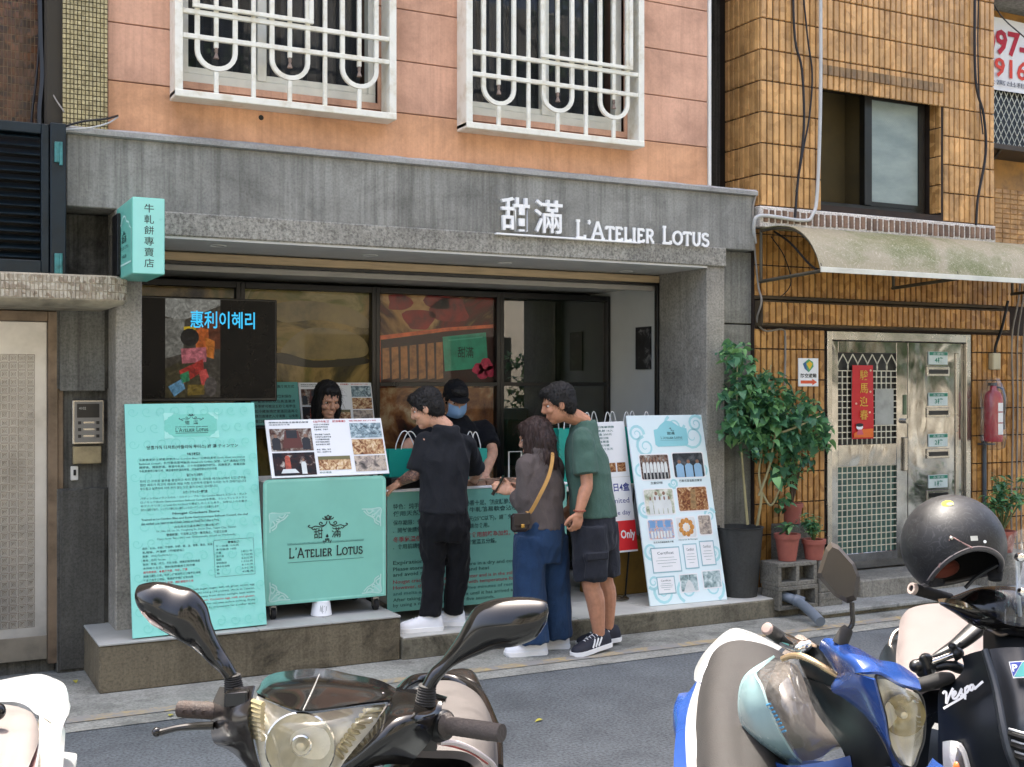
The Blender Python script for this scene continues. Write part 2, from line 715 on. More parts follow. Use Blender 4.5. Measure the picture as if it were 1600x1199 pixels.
def scroll_logo(p, cu, cv, su, sv, m, parent, w):
    """the shop's ornament: a lotus over two scrolls"""
    L = []
    for sg in (-1, 1):
        L.append([(cu + sg * a * su, cv + b * sv) for a, b in [(.05, -.18), (.12, .05), (.3, .1), (.42, -.02), (.36, -.14), (.27, -.06), (.32, .0)]])
        L.append([(cu + sg * a * su, cv + b * sv) for a, b in [(.12, .05), (.3, .2), (.6, .12), (.8, .22), (.95, .1), (.86, .02)]])
        L.append([(cu + sg * a * su, cv + b * sv) for a, b in [(.8, .22), (.7, .36), (.62, .28)]])
        L.append([(cu + sg * a * su, cv + b * sv) for a, b in [(.0, -.28), (.1, -.38), (.16, -.52), (.06, -.46)]])
        L.append([(cu + sg * a * su, cv + b * sv) for a, b in [(.0, -.28), (.2, -.34), (.27, -.44)]])
    L.append([(cu, cv - .62 * sv), (cu + .06 * su, cv - .48 * sv), (cu, cv - .3 * sv), (cu - .06 * su, cv - .48 * sv), (cu, cv - .62 * sv)])
    L = [crom(q, 4).tolist() for q in L]
    return p.strokes(L, m, parent, w, 0, 'ornament')


def corner_scrolls(p, u0, v0, u1, v1, su, sv, m, parent, w):
    L = []
    for (a, b, sx, sy) in ((u0, v0, 1, 1), (u1, v0, -1, 1), (u0, v1, 1, -1), (u1, v1, -1, -1)):
        for q in ([(0, 1), (.02, .5), (0, 0), (.5, .02), (1, 0)], [(0, .8), (.25, .62), (.12, .4), (.05, .5)], [(.8, 0), (.62, .25), (.4, .12), (.5, .05)],
                  [(.05, .05), (.3, .3), (.45, .32), (.42, .45), (.3, .4)], [(.1, .9), (.3, .75), (.35, .55), (.55, .4), (.7, .32), (.9, .1)]):
            L.append([(a + sx * x * su, b + sy * y * sv) for x, y in crom(q, 4)])
    return p.strokes(L, m, parent, w, 0, 'ornament')
# ================================================================== the setting
M_asphalt = concrete('asphalt', '#5b6062', '#484c4e', .45, .0, .9, .9, .6)
M_gutter = concrete('gutter_concrete', '#8d8e86', '#4b4c45', .75, .0, .9, .6, .5)
M_ground = concrete('ground', '#77776f', '#4a4a44', .5, .0, .9, .5)
M_paving = concrete('paving', '#8c8c85', '#4c4c46', .55, .0, .9, .6, .4)
M_plinth = concrete('plinth_concrete', '#6f6653', '#221e16', .95, .25, .9, .5, .4)
M_step = concrete('step_concrete', '#757060', '#2f2c24', .9, .2, .9, .5, .4)
M_topslab = concrete('plinth_top', '#a3a39c', '#6a6a63', .35, .0, .8, .4, .2)
M_fascia = concrete('fascia_concrete', '#93928a', '#55544d', .55, .6, .85, .35, .25)
M_beam = concrete('beam_concrete', '#9b988d', '#66635a', .4, .5, .9, .9, .6)
M_cap = concrete('cap_mortar', '#a9a8a4', '#7d7c78', .3, .2, .85, .3)
M_pillar = concrete('pillar_concrete', '#9a968b', '#5f5c52', .5, .4, .9, .6, .5)
M_sidewall = concrete('side_wall', '#82827a', '#3d3c35', .6, .5, .9, .4, .3)
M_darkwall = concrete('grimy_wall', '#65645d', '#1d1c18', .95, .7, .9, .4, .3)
M_soffit = mat('soffit_paint', '#c6c4bc', .8, var=.06)
M_white = mat('white_paint', '#dcdbd3', .55, var=.05, scale=3)
M_cage = mat('cage_paint', '#e6e4d6', .45, var=.05, scale=13, bump=.05, c2='#d3ccb6')
M_cagedirt = mat('cage_side_paint', '#cfccb6', .55, var=.15, scale=6)
M_pink = concrete('orange_render', '#d1a48a', '#9c745f', .35, .3, .85, .12, .15)
M_pinkbounce = concrete('orange_render_bounce', '#d6a37e', '#a5754f', .3, .3, .85, .12, .15)  # warmer copy of the render; bounced light is put into its colour
M_joint = mat('joint', '#6d4a38', .9)
M_black = mat('black_frame', '#141412', .35, var=.2)
M_wood = mat('wood_strip', '#b7a07c', .5, var=.18, scale=4, stretch=(1, 14, 14))
M_innerwall = mat('inner_wall', '#d6d8d2', .7, var=.05, scale=2)
M_glass = glass_thin('window_glass', (.97, .98, .97), 0, .34)
M_darkroom = mat('dark_room', '#1b1a17', .9)
M_alu = mat('aluminium', '#d8d8cc', .4, .2, var=.1)

# ground, road, gutter, markings
b = MB(); b.box(-300, 300, -300, 300, -.4, -.02)
tag(b.build('ground', M_ground), kind='structure')
b = MB(); b.add([(-60, -3.2, 0), (60, -3.2, 0), (60, 5.94, 0), (-60, 5.94, 0)], [(0, 1, 2, 3)])
tag(b.build('road', M_asphalt), kind='structure')
b = MB(); b.add([(-60, 5.92, .004), (60, 5.92, .004), (60, 9.5, .004), (-60, 9.5, .004)], [(0, 1, 2, 3)])
tag(b.build('gutter', M_gutter), kind='structure')
b = MB(); b.box(-60, 60, -7.5, -3.2, -.3, .12)
tag(b.build('far_pavement', M_paving), kind='structure')

m = bpy.data.materials.new('worn_yellow_paint'); t = NT(m)
p = t.coords('world')
wear = t.ramp(t.noise(p, 7, 7, .8, .6), [(.46, 0.0), (.66, .75)])
t.bsdf(t.mix(wear, '#85847f', '#bfa255'), .8)
b = MB(); b.add([(-20, 6.07, .008), (30, 6.07, .008), (30, 6.165, .008), (-20, 6.165, .008)], [(0, 1, 2, 3)])
tag(b.build('road_marking', m), kind='structure')

# raised slab in front of and below the shop, and the plinth block
b = MB(); b.box(2.662, 5.70, 6.55, 8.6, 0, .13, .008)
slab = b.build('shop_step', M_step); tag(slab, kind='structure')
random.seed(3)
mt = mat('floor_tile', '#c4c4bc', .6, var=.1, scale=5, rnd=.1)
for i in range(5):
    for j in range(4):
        x0 = 2.67 + i * .606
        bx('floor_tile', mt, slab, x0 + .003, min(x0 + .603, 5.69), 6.562 + j * .5, 6.559 + j * .5 + .497, .128, .136, .002)
b = MB(); b.box(.945, 2.66, 6.572, 7.55, 0, .256, .01)
plinth = b.build('plinth', M_plinth); tag(plinth, kind='structure')
mt2 = mat('plinth_tile', '#a6a7a1', .65, var=.12, scale=4, rnd=.08)
for i in range(4):
    bx('top_slab', mt2, plinth, .942 + i * .43, .942 + i * .43 + .4275, 6.566, 7.5, .2555, .268, .003)

# paving on the right, uneven flagstones
b = MB(); b.box(5.705, 14, 6.36, 9, -.1, .04, .01)
pav = b.build('pavement', M_step); tag(pav, kind='structure')
random.seed(5)
mp = concrete('flagstone', '#8d8e88', '#55564f', .5, .0, .9, .5, .4)
y0 = 6.33
for r in range(4):
    x = 5.72 - random.random() * .2
    d = (.2, .19, .24, .2)[r]
    while x < 10:
        w = random.uniform(.55, .95)
        bx('flagstone', mp, pav, max(5.71, x) + .004, x + w - .004, y0 + .004, y0 + d - .004, .03, .055 + random.uniform(-.006, .006), .006)
        x += w
    y0 += d

# ================================================================== the shop building
SB = thing('shop_building', 'orange rendered building with grey concrete shop front and two white window cages above', 'building', (3.2, 7.0, 0))
YW, YF = 6.95, 6.90          # upper wall and fascia faces
b = MB(); b.box(1.045, 5.21, 7.4, 14, 3.05, 10.4); b.build('upper_wall', M_joint, SB)
b = MB()
for x0, x1 in ((1.045, 1.45), (2.66, 3.265), (4.485, 5.21)):
    b.box(x0, x1, 6.965, 7.4, 3.05, 10.4)
for x0, x1 in ((1.45, 2.66), (3.265, 4.485)):
    b.box(x0, x1, 6.965, 7.4, 3.05, 3.39); b.box(x0, x1, 6.965, 7.4, 5.05, 10.4)
    b.box(x0, x1, 7.39, 7.398, 3.39, 5.05)
b.build('wall_backing', M_joint, SB)
bx('roof', M_fascia, SB, .9, 5.4, 6.8, 14.1, 10.4, 10.6)
# windows cut the scored render into planks
CAGES = [(1.385, 2.725), (3.20, 4.55)]
rows = [(3.06, 3.357), (3.357, 3.685), (3.685, 4.012), (4.012, 4.34), (4.34, 4.668), (4.668, 5.3), (5.3, 6.0), (6.0, 7.2), (7.2, 8.6), (8.6, 10.38)]
for z0, z1 in rows:
    segs = [(1.045, 5.195)]
    if z1 > 3.36 and z0 < 5.2:
        segs = [(1.045, 1.45), (2.66, 3.265), (4.485, 5.195)]
    for x0, x1 in segs:
        bx('wall_panel', M_pinkbounce if z0 < 3.1 else M_pink, SB, x0, x1, YW, YW + .05, z0 + .003, z1 - .003, .003)
for x0, x1 in ((1.45, 2.66), (3.265, 4.485)):
    bx('wall_panel', M_pink, SB, x0, x1, YW + .001, YW + .05, 3.36, 3.40, .001)
bx('corner_strip', M_white, SB, 5.197, 5.222, 6.938, 7.02, 3.07, 10.39, .003)

b = MB(); b.box(.82, 5.585, YF, 7.52, 2.625, 3.025, .006); b.build('fascia', M_fascia, SB)
b = MB()
n = 60
pr = [(0, 0), (-.03, .004), (-.034, .03), (-.01, .045), (.06, .052), (.06, 0)]
random.seed(11)
b.loft([[(x, YF + a, 3.024 + c + (random.random() - .5) * .006 * (c > .03)) for a, c in pr] for x in np.linspace(.815, 5.59, n)])
b.build('fascia_ledge', M_cap, SB, 50)
b = MB(); b.box(1.078, 5.312, 6.878, 7.5, 2.492, 2.63, .008); b.build('fascia_beam', M_beam, SB)
b = MB(); b.box(1.225, 5.148, 6.89, 8.36, 2.478, 2.4935); b.build('soffit', M_soffit, SB)
b = MB(); b.box(1.08, 1.222, YF, 7.45, .262, 2.495, .006); b.build('pillar', M_pillar, SB)
b = MB(); b.box(5.15, 5.312, YF, 7.5, .13, 2.495, .006); b.build('pillar', M_pillar, SB)
bx('reveal_trim', M_black, SB, 5.128, 5.149, 7.49, 7.53, .136, 2.46, .002)
# shutter housing: wooden strip and pale band behind it
bx('shutter_rail', M_wood, SB, 1.224, 5.147, 7.485, 7.53, 2.415, 2.468, .004)
bx('shutter_slot', M_black, SB, 1.224, 5.147, 7.49, 7.56, 2.395, 2.4145, .002)
bx('shutter_band', mat('band_paint', '#a29e94', .7, var=.06), SB, 1.224, 5.147, 7.565, 7.60, 2.36, 2.477, .003)
# room
b = MB(); b.box(5.205, 5.32, 7.50, 8.6, .13, 2.48); b.build('inner_wall', M_innerwall, SB)
b = MB(); b.box(.98, 1.10, 7.45, 8.6, .13, 2.48); b.build('inner_wall', M_innerwall, SB)
b = MB(); b.box(1.10, 5.20, 7.6, 8.6, 2.40, 2.4775); b.build('ceiling', M_soffit, SB)
b = MB(); b.box(.9, 5.4, 8.62, 8.7, .13, 3.0); b.build('back_wall', M_darkroom, SB)
b = MB(); b.box(.98, 2.655, 7.56, 8.6, .0, .2); b.build('floor_fill', M_topslab, SB)
b = MB(); b.box(.9, .98, 7.5, 14, 0, 3.04); b.build('side_wall', M_sidewall, SB)
b = MB(); b.box(5.4, 5.6, 7.62, 14, 0, 3.04); b.build('side_wall', M_sidewall, SB)
# recessed lights
for px, py in ((340, 384), (578, 399), (788, 411), (978, 424)):
    q = on_z(px, py, 2.478)
    b = MB(); b.lathe([(.052, 0), (.052, -.004), (.04, -.004), (.036, .0)], (q[0], min(q[1], 7.4), 2.478), 20)
    b.build('downlight', M_white, SB)
# shop windows
YG = 8.30
XM = [1.12, 2.138, 3.15, 4.186, 5.20]
zt, zb = 2.366, .16
for i in range(4):
    x0, x1 = XM[i], XM[i + 1]
    f = MB()
    w = .032
    f.box(x0 + (.0 if i else 0), x0 + w, YG - .03, YG + .04, zb, zt, .003)
    f.box(x1 - w, x1, YG - .03, YG + .04, zb, zt, .003)
    f.box(x0 + w, x1 - w, YG - .03, YG + .04, zt - .045, zt, .003)
    f.box(x0 + w, x1 - w, YG - .03, YG + .04, zb, zb + .05, .003)
    wf = f.build('shop_window', M_black, SB)
    rails = (1.63,) if i >= 2 else (1.60,)
    for z in rails:
        bx('transom', M_black, wf, x0 + w, x1 - w, YG - .028, YG + .03, z, z + .03, .002)
    g = MB(); g.add([(x0 + w, YG, zb + .05), (x1 - w, YG, zb + .05), (x1 - w, YG, zt - .045), (x0 + w, YG, zt - .045)], [(0, 1, 2, 3)])
    g.build('pane', M_glass if i < 3 else glass_thin('mirroring_glass', (.7, .72, .7), 0, 2.2), wf)
# printed film behind the panes
pm = [photo_mat('film_cloth', ['#17140a', '#4b3f1f', '#8a7240', '#636230', '#24240f'], 1.4, 2.0, .5, 1),
      photo_mat('film_nougat', ['#1a1708', '#5a4c20', '#a58a50', '#6f6b30', '#c9b383'], 1.5, 1.6, .5, 2),
      photo_mat('film_flowers', ['#1f0c08', '#7a160b', '#45220f', '#b58a55', '#d3b283'], 2.0, 1.2, .5, 5),
      photo_mat('film_green', ['#141810', '#20261a', '#2b3221', '#1b2016'], 1.1, 1.0, .5, 4)]
pm_low = [pm[0], pm[1], photo_mat('film_table', ['#1a0c07', '#4b200e', '#8a5a33', '#b59c78', '#3b2a1a'], 2.2, 1.4, .5, 8),
          photo_mat('film_olive', ['#15170c', '#23240f', '#35351a', '#1b1c10'], 1.3, 1.0, .5, 9)]
for i in range(4):
    x0, x1 = XM[i] + .03, XM[i + 1] - .03
    P = Panel((x0, YG + .035, zt - .04), (x1, YG + .035, zt - .04), (x0, YG + .035, zb + .05))
    P.rect(0, 0, 1, .335, pm[i], SB, 0, 'window_print')
    P.rect(0, .335, 1, 1, pm_low[i], SB, 0, 'window_print')
    if i == 2:
        mo = mat('print_orange', '#e06a38', .5, var=.3, scale=12)
        mdk = mat('print_tray', '#35160d', .5, var=.4, scale=10)
        mbi = mat('print_biscuit', '#a8703f', .5, var=.35, scale=20)
        mte = mat('print_teal', '#2f9a7e', .5, var=.25, scale=6)
        P.poly([(.0, .165), (.02, .15), (.6, .115), (1, .10), (1, .112), (.6, .128), (.03, .165), (.03, .33), (0, .33)], mo, SB, .001)
        P.poly([(.03, .165), (.6, .13), (1, .115), (1, .33), (.03, .33)], mdk, SB, .0015)
        for k in range(7):
            u = .045 + k * .075
            P.poly([(u, .195 - .004 * k), (u + .055, .192 - .004 * k), (u + .062, .30), (u + .004, .305)], mbi, SB, .002)
        P.poly([(.55, .15), (.93, .13), (.95, .26), (.57, .275)], mte, SB, .0025)
        P.poly([(.6, .16), (.9, .145), (.9, .15), (.6, .165)], mat('print_teal_light', '#58b59b', .5), SB, .003)
        P.text('甜滿', .68, .82, .185, .225, mat('print_dark', '#17463a', .5), SB, .01, .0035)
        for (a, c_, r) in ((.86, .265, .05), (.93, .25, .06), (.97, .275, .05), (.9, .285, .045)):
            P.poly([(a + r * math.cos(q) * (1 + .2 * math.sin(3 * q)), c_ + r * .42 * math.sin(q)) for q in np.arange(14) * 2 * math.pi / 14], mat('print_pink', '#b8264f', .5, var=.3, scale=40), SB, .004)
        for (a, c_, r) in ((.18, .03, .1), (.35, .09, .13), (.62, .05, .16), (.52, .02, .11)):
            P.poly([(a + r * math.cos(q) * (1 + .25 * math.sin(3 * q + a * 9)), c_ + r * .34 * math.sin(q) * (1 + .2 * math.cos(2 * q))) for q in np.arange(16) * 2 * math.pi / 16], mat('print_red', '#8a1a10', .5, var=.5, scale=9), SB, .001)
    if i == 1:
        mb_ = mat('print_bread', '#8f7d52', .5, var=.35, scale=5)
        mc_ = mat('print_shade', '#2d2612', .5, var=.35, scale=5)
        sm_ = lambda q: crom(np.array(q), 6, True).tolist()
        P.poly(sm_([(.3, .2), (.5, .13), (.85, .14), (.98, .18), (.95, .225), (.6, .235), (.35, .23)]), mb_, SB, .001)
        P.poly(sm_([(.05, .23), (.3, .215), (.55, .24), (.95, .23), (.97, .25), (.6, .265), (.35, .255)]), mc_, SB, .0015)
        P.poly(sm_([(.2, .06), (.45, .035), (.8, .05), (.98, .09), (.97, .125), (.6, .1), (.3, .11)]), mb_, SB, .001)

# upper windows and their cages
def upper_window(x0, x1, hatch):
    zb_, zt_ = 3.285, 5.0
    yf = 6.80
    f = MB()
    for a, c_ in ((x0, x0 + .045), (x1 - .045, x1)):
        f.box(a, c_, yf, YW - .002, zb_ + .001, zt_, .003)
    f.box(x0, x1, yf - .004, YW - .002, zb_ - .012, zb_ + .028, .004)
    f.box(x0, x1, yf, YW - .002, zt_, zt_ + .04, .003)
    W = f.build('window_cage', M_cage, SB)
    s = (x1 - x0 - .09) / 11.3
    xs = [x0 + .045 + s * (.75 + k * .98) for k in range(11)]
    r1, r2 = 3.765, 3.625
    for z in (r1, r2, 4.6, 4.75):
        bx('grille_rail', M_cage, W, x0 + .045, x1 - .045, yf + .004, yf + .03, z - .014, z + .014, .003)
    yb = yf + .018
    for k, x in enumerate(xs):
        g = k % 4
        if g == 3:
            bx('grille_bar', M_cage, W, x - .0125, x + .0125, yb - .008, yb + .014, zb_ + .03, zt_, .003)
        elif g == 1:
            bx('grille_bar', M_cage, W, x - .0125, x + .0125, yb - .008, yb + .014, r2 - .05, zt_, .003)
            bx('grille_bar', M_cage, W, x - .0125, x + .0125, yb - .008, yb + .014, zb_ + .03, zb_ + .155, .003)
            o = MB()
            o.lathe([(.009, 0), (.011, -.02), (.007, -.03), (.017, -.06), (.012, -.058), (.003, -.03)], (x, yb, r2 - .05), 8)
            o.build('tassel', mat('rusty_tip', '#8d7a6c', .7, var=.3), W)
    for k in (0, 4, 8):
        xa, xb = xs[k], xs[k + 2]
        c_, rr = (xa + xb) / 2, (xb - xa) / 2
        pts = [(xa, yb, zt_), (xa, yb, r2 - .07)] + [(c_ - rr * math.cos(RAD(q)), yb, r2 - .07 - rr * .92 * math.sin(RAD(q))) for q in range(15, 180, 15)] + [(xb, yb, r2 - .07), (xb, yb, zt_)]
        o = MB()
        for i in range(len(pts)):
            pass
        T = np.array(pts)
        d = np.gradient(T, axis=0); d /= np.linalg.norm(d, axis=1)[:, None]
        N_ = np.column_stack([-d[:, 2], d[:, 1] * 0, d[:, 0]])
        o.loft([[T[i] + N_[i] * a * .0135 + np.array([0, e, 0]) for a, e in ((-1, -.009), (1, -.009), (1, .012), (-1, .012))] for i in range(len(T))])
        o.build('grille_arch', M_cage, W, 40)
    ha, hb = xs[hatch[0]] - .03, xs[hatch[1]] + .03
    o = MB()
    yh = yf - .012
    for (a, c_, e, g_) in ((ha, hb, r1 + .022, r1 + .046), (ha, ha + .026, r1 + .046, zt_ - .1), (hb - .026, hb, r1 + .046, zt_ - .1), (ha, hb, zt_ - .1, zt_ - .07)):
        o.box(a, c_, yh, yh + .02, e, g_, .003)
    o.build('hatch_frame', M_cage, W)
    # sliding window behind
    yv = 7.03
    f = MB()
    xa, xb = x0 + .065, x1 - .065
    f.box(xa, xb, yv - .04, yv + .03, 3.395, 3.46, .003)
    f.box(xa, xb, yv - .04, yv + .03, zt_ - .05, zt_, .003)
    f.box(xa, xa + .05, yv - .04, yv + .03, 3.46, zt_ - .05, .003)
    f.box(xb - .05, xb, yv - .04, yv + .03, 3.46, zt_ - .05, .003)
    xc = (xa + xb) / 2 - (.12 if hatch[0] == 0 else 0)
    f.box(xc - .028, xc + .028, yv - .045, yv + .005, 3.46, zt_ - .05, .003)
    V = f.build('window_frame', M_alu, SB)
    for a, c_ in ((xa + .05, xc - .028), (xc + .028, xb - .05)):
        bx('sash', M_alu, V, a, c_, yv - .03, yv - .005, 3.461, 3.50, .003)
        g = MB(); g.add([(a, yv - .01, 3.5), (c_, yv - .01, 3.5), (c_, yv - .01, zt_ - .05), (a, yv - .01, zt_ - .05)], [(0, 1, 2, 3)])
        g.build('pane', M_glass, V)
    c2 = MB()
    n_ = 60
    c2.loft([[(xa + .05 + (xb - xa - .1) * i / n_, yv + .12 + .02 * math.sin(i * 1.1) + .01 * math.sin(i * 2.7), 3.48), (xa + .05 + (xb - xa - .1) * i / n_, yv + .12 + .02 * math.sin(i * 1.1 + .3), zt_)] for i in range(n_ + 1)], False, False)
    c2.build('curtain', mat('dark_curtain', '#33363a', .9, var=.4, scale=3), V)
    r_ = MB(); r_.box(x0 + .05, x1 - .05, yv + .03, yv + .032 + .3, 3.36, zt_ + .1)
    return W


for (x0, x1), h in zip(CAGES, ((0, 6), (4, 10))):
    upper_window(x0, x1, h)
# cable end and rust spots on the render
for px, py in ((408, 184),):
    q = on_y(px, py, YW)
    b = MB(); b.lathe([(.016, 0), (.012, .004), (.001, .004)], q + np.array([0, -.001, 0]), 10, (0, -1, 0)); b.build('bolt_hole', M_black, SB)

# walls either side, below the fascia
b = MB(); b.box(5.314, 5.63, 7.0, 7.6, 0, 2.085, .004); b.box(5.314, 5.63, 6.995, 7.6, 2.095, 2.622, .004); b.build('side_wall', M_sidewall, SB)
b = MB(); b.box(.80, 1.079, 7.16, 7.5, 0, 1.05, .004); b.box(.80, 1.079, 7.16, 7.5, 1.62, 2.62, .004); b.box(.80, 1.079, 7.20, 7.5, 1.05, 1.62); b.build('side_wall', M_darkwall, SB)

# shop name in raised white characters on the fascia
LET = thing('shop_sign_letters', 'raised white shop name characters with underline along the grey fascia', 'sign', (4.3, 6.89, 2.62))
M_letter = mat('white_letter', '#f2f2ee', .4, var=.03)
ql, qr = on_y(783, 330, 6.86), on_y(1110, 388, 6.86)
PF = Panel((ql[0], 6.865, 2.83), (qr[0], 6.865, 2.83), (ql[0], 6.865, 2.60))
wd = PF.w
PF.text('甜', 0.0, .124, -.16, .80, M_letter, LET, .012, 0, extrude=.012, name='character')
PF.text('滿', .148, .272, -.16, .80, M_letter, LET, .012, 0, extrude=.012, name='character')
caps_text(PF, "L'Atelier", .335, .712, .36, .88, M_letter, LET, .145, 0, .012, 'letter')
caps_text(PF, "Lotus", .752, .99, .36, .88, M_letter, LET, .145, 0, .012, 'letter')
b = MB(); b.box(ql[0] - .04, ql[0] + wd * .64, 6.845, 6.876, 2.615, 2.627, .002); b.build('underline', M_letter, LET)

# ================================================================== left neighbour
LB = thing('tiled_building', 'old building at the left edge with brown and cream mosaic tiles, louvre and steel door', 'building', (-.6, 7.2, 0))
M_grout = mat('grout_dark', '#3a352b', .9)
M_groutl = mat('grout_light', '#a08f78', .9, var=.2)
b = MB(); b.box(-5, .72, 7.15, 14, 2.2, 10.5); b.build('wall', M_groutl, LB)
b = MB(); b.box(.795, 1.035, 6.885, 7.4, 3.05, 10.5); b.box(.72, .795, 6.9, 7.4, 3.05, 10.5); b.build('wall', M_grout, LB)
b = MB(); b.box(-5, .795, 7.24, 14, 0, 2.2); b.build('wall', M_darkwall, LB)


def tiles(b, o, u, v, nrm, w, h, nu, nv, gap, th, jit=.0, skip=None, rnd=random, vgap=None):
    """a field of small bevelled tiles; o lower left, u and v unit axes"""
    o, u, v, nrm = (np.asarray(a, float) for a in (o, u, v, nrm))
    for i in range(nu):
        for j in range(nv):
            if skip and skip(i, j):
                continue
            c = o + u * (i + .5) * w + v * (j + .5) * h
            d = th + rnd.uniform(-jit, jit)
            hw, hh = w / 2 - gap, h / 2 - (gap if vgap is None else vgap)
            e = min(hw, hh) * .18
            B = [c - u * hw - v * hh, c + u * hw - v * hh, c + u * hw + v * hh, c - u * hw + v * hh]
            T = [c - u * (hw - e) - v * (hh - e) + nrm * d, c + u * (hw - e) - v * (hh - e) + nrm * d, c + u * (hw - e) + v * (hh - e) + nrm * d, c - u * (hw - e) + v * (hh - e) + nrm * d]
            tx, ty = rnd.uniform(-jit, jit), rnd.uniform(-jit, jit)
            T[0] = T[0] + nrm * tx; T[2] = T[2] - nrm * tx; T[1] = T[1] + nrm * ty; T[3] = T[3] - nrm * ty
            b.add(B + T, [(4, 5, 6, 7), (0, 1, 5, 4), (1, 2, 6, 5), (2, 3, 7, 6), (3, 0, 4, 7)])


def tilemat(name, c, dark, rough=.3, cell=40., amt=.8, rnd=0.):
    """glazed tile: each piece a shade of its own, smudged"""
    if name in MATS:
        return MATS[name]
    m = bpy.data.materials.new(name); t = NT(m)
    p = t.coords('world')
    vo = t.new('ShaderNodeTexVoronoi'); vo.inputs['Scale'].default_value = cell
    t.link(p, vo.inputs['Vector'])
    a = t.mix(t.ramp(vo.outputs['Color'], [(.2, 0.0), (.9, amt)]), c, dark)
    g = t.ramp(t.noise(p, 3.5, 6, .7, .5), [(.33, .68), (.58, 1.05)])
    if rnd:
        a = t.mix(1.0, a, t.ramp(t.new('ShaderNodeObjectInfo').outputs['Random'], [(0, 1 - rnd), (1, 1 + rnd * .35)]), 'MULTIPLY')
    t.bsdf(t.mix(1.0, a, g, 'MULTIPLY'), rough, 0, .5)
    MATS[name] = m
    return m


random.seed(21)
b = MB(); tiles(b, (-.5, 7.149, 3.0), (1, 0, 0), (0, 0, 1), (0, -1, 0), .02, .046, 62, 48, .0014, .004, .0012)
tag(b.build('mosaic_tiles', tilemat('brown_mosaic', '#6b452a', '#24180f', .35, 30, 1.), LB, 20), kind='stuff')
b = MB(); tiles(b, (.797, 6.884, 3.05), (1, 0, 0), (0, 0, 1), (0, -1, 0), .0198, .0272, 12, 70, .0016, .004, .0012)
tiles(b, (.794, 7.0, 3.05), (0, -1, 0), (0, 0, 1), (-1, 0, 0), .0198, .0272, 5, 70, .0016, .004, .0012)
tag(b.build('mosaic_tiles', tilemat('cream_mosaic', '#b9ac80', '#8d7f58', .35, 45, .7), LB, 20), kind='stuff')
# louvre
M_louv = mat('louvre_metal', '#16242b', .45, .3, var=.2, scale=9)
xr = on_y(103, 300, 6.80)[0]
xl = -.7
zlo, zhi = 2.24, 3.045
f = MB()
f.box(xr - .125, xr - .085, 6.80, 6.86, zlo, zhi, .004); f.box(xr - .08, xr, 6.79, 7.12, zlo, zhi + .01, .005)
f.box(xl, xr - .125, 6.80, 6.86, zhi - .055, zhi, .004); f.box(xl, xr - .125, 6.80, 6.86, zlo, zlo + .07, .004); f.box(xl, xl + .06, 6.80, 6.86, zlo, zhi, .004)
LV = f.build('louvre', M_louv, LB)
b = MB(); b.box(xl, xr - .1, 6.95, 6.96, zlo, zhi); b.build('louvre_back', M_black, LV)
me = None
k = 0
z = zlo + .085
while z < zhi - .07:
    b = MB()
    L_ = xr - .127 - xl - .062
    b.loft([[(xl + .062 + q * L_, 6.815, z - .004), (xl + .062 + q * L_, 6.812, z), (xl + .062 + q * L_, 6.868, z + .034), (xl + .062 + q * L_, 6.871, z + .03)] for q in (0, 1)])
    b.build('slat', M_louv, LV, 20)
    z += .046
M_teal_metal = mat('hinge_paint', '#3b7a78', .5, var=.4, scale=20)
for zc in (2.9, 2.3):
    b = MB(); b.box(xr - .06, xr - .035, 6.772, 6.789, zc - .06, zc + .05, .003); b.cyl((xr - .028, 6.775, zc - .075), (xr - .028, 6.775, zc + .05), .009, n=10); b.build('hinge', M_teal_metal, LV)
# tiled canopy with rounded corner
xe = on_y(200, 450, 6.78)[0]
def canopy_ring(ins, z):
    r = .12 - ins
    x1, y0 = xe - ins, 6.70 + ins
    return [(-1.2, 7.3, z), (-1.2, y0, z)] + [(x1 - r + r * math.sin(RAD(q)), y0 + r - r * math.cos(RAD(q)), z) for q in range(0, 91, 15)] + [(x1, 7.16, z), (x1 - .02, 7.3, z)]
b = MB(); b.loft([canopy_ring(.09, 2.065), canopy_ring(.02, 2.085), canopy_ring(.004, 2.10), canopy_ring(.004, 2.226), canopy_ring(.02, 2.236)])
CN = b.build('canopy', mat('canopy_render', '#a59b86', .8, var=.3, scale=8), LB, 40)
b = MB()
random.seed(4)
for j in range(3):
    z = 2.104 + j * .042
    nx = int((xe - .12 + 1.0) / .0205)
    tiles(b, (xe - .12 - nx * .0205, 6.704, z), (1, 0, 0), (0, 0, 1), (0, -1, 0), .0205, .041, nx, 1, .0016, .004, .002)
    for q in range(9):
        a = RAD(5 + q * 10)
        n_ = np.array([math.sin(a), -math.cos(a), 0]); u_ = np.array([math.cos(a), math.sin(a), 0])
        c_ = np.array([xe - .12, 6.82, z]) + n_ * .116
        tiles(b, c_ - u_ * .0102, u_, (0, 0, 1), n_, .0204, .041, 1, 1, .0016, .004, .002)
tag(b.build('canopy_tiles', tilemat('canopy_tile', '#c3bba8', '#7d6a55', .4, 48, .9), CN, 20), kind='stuff')
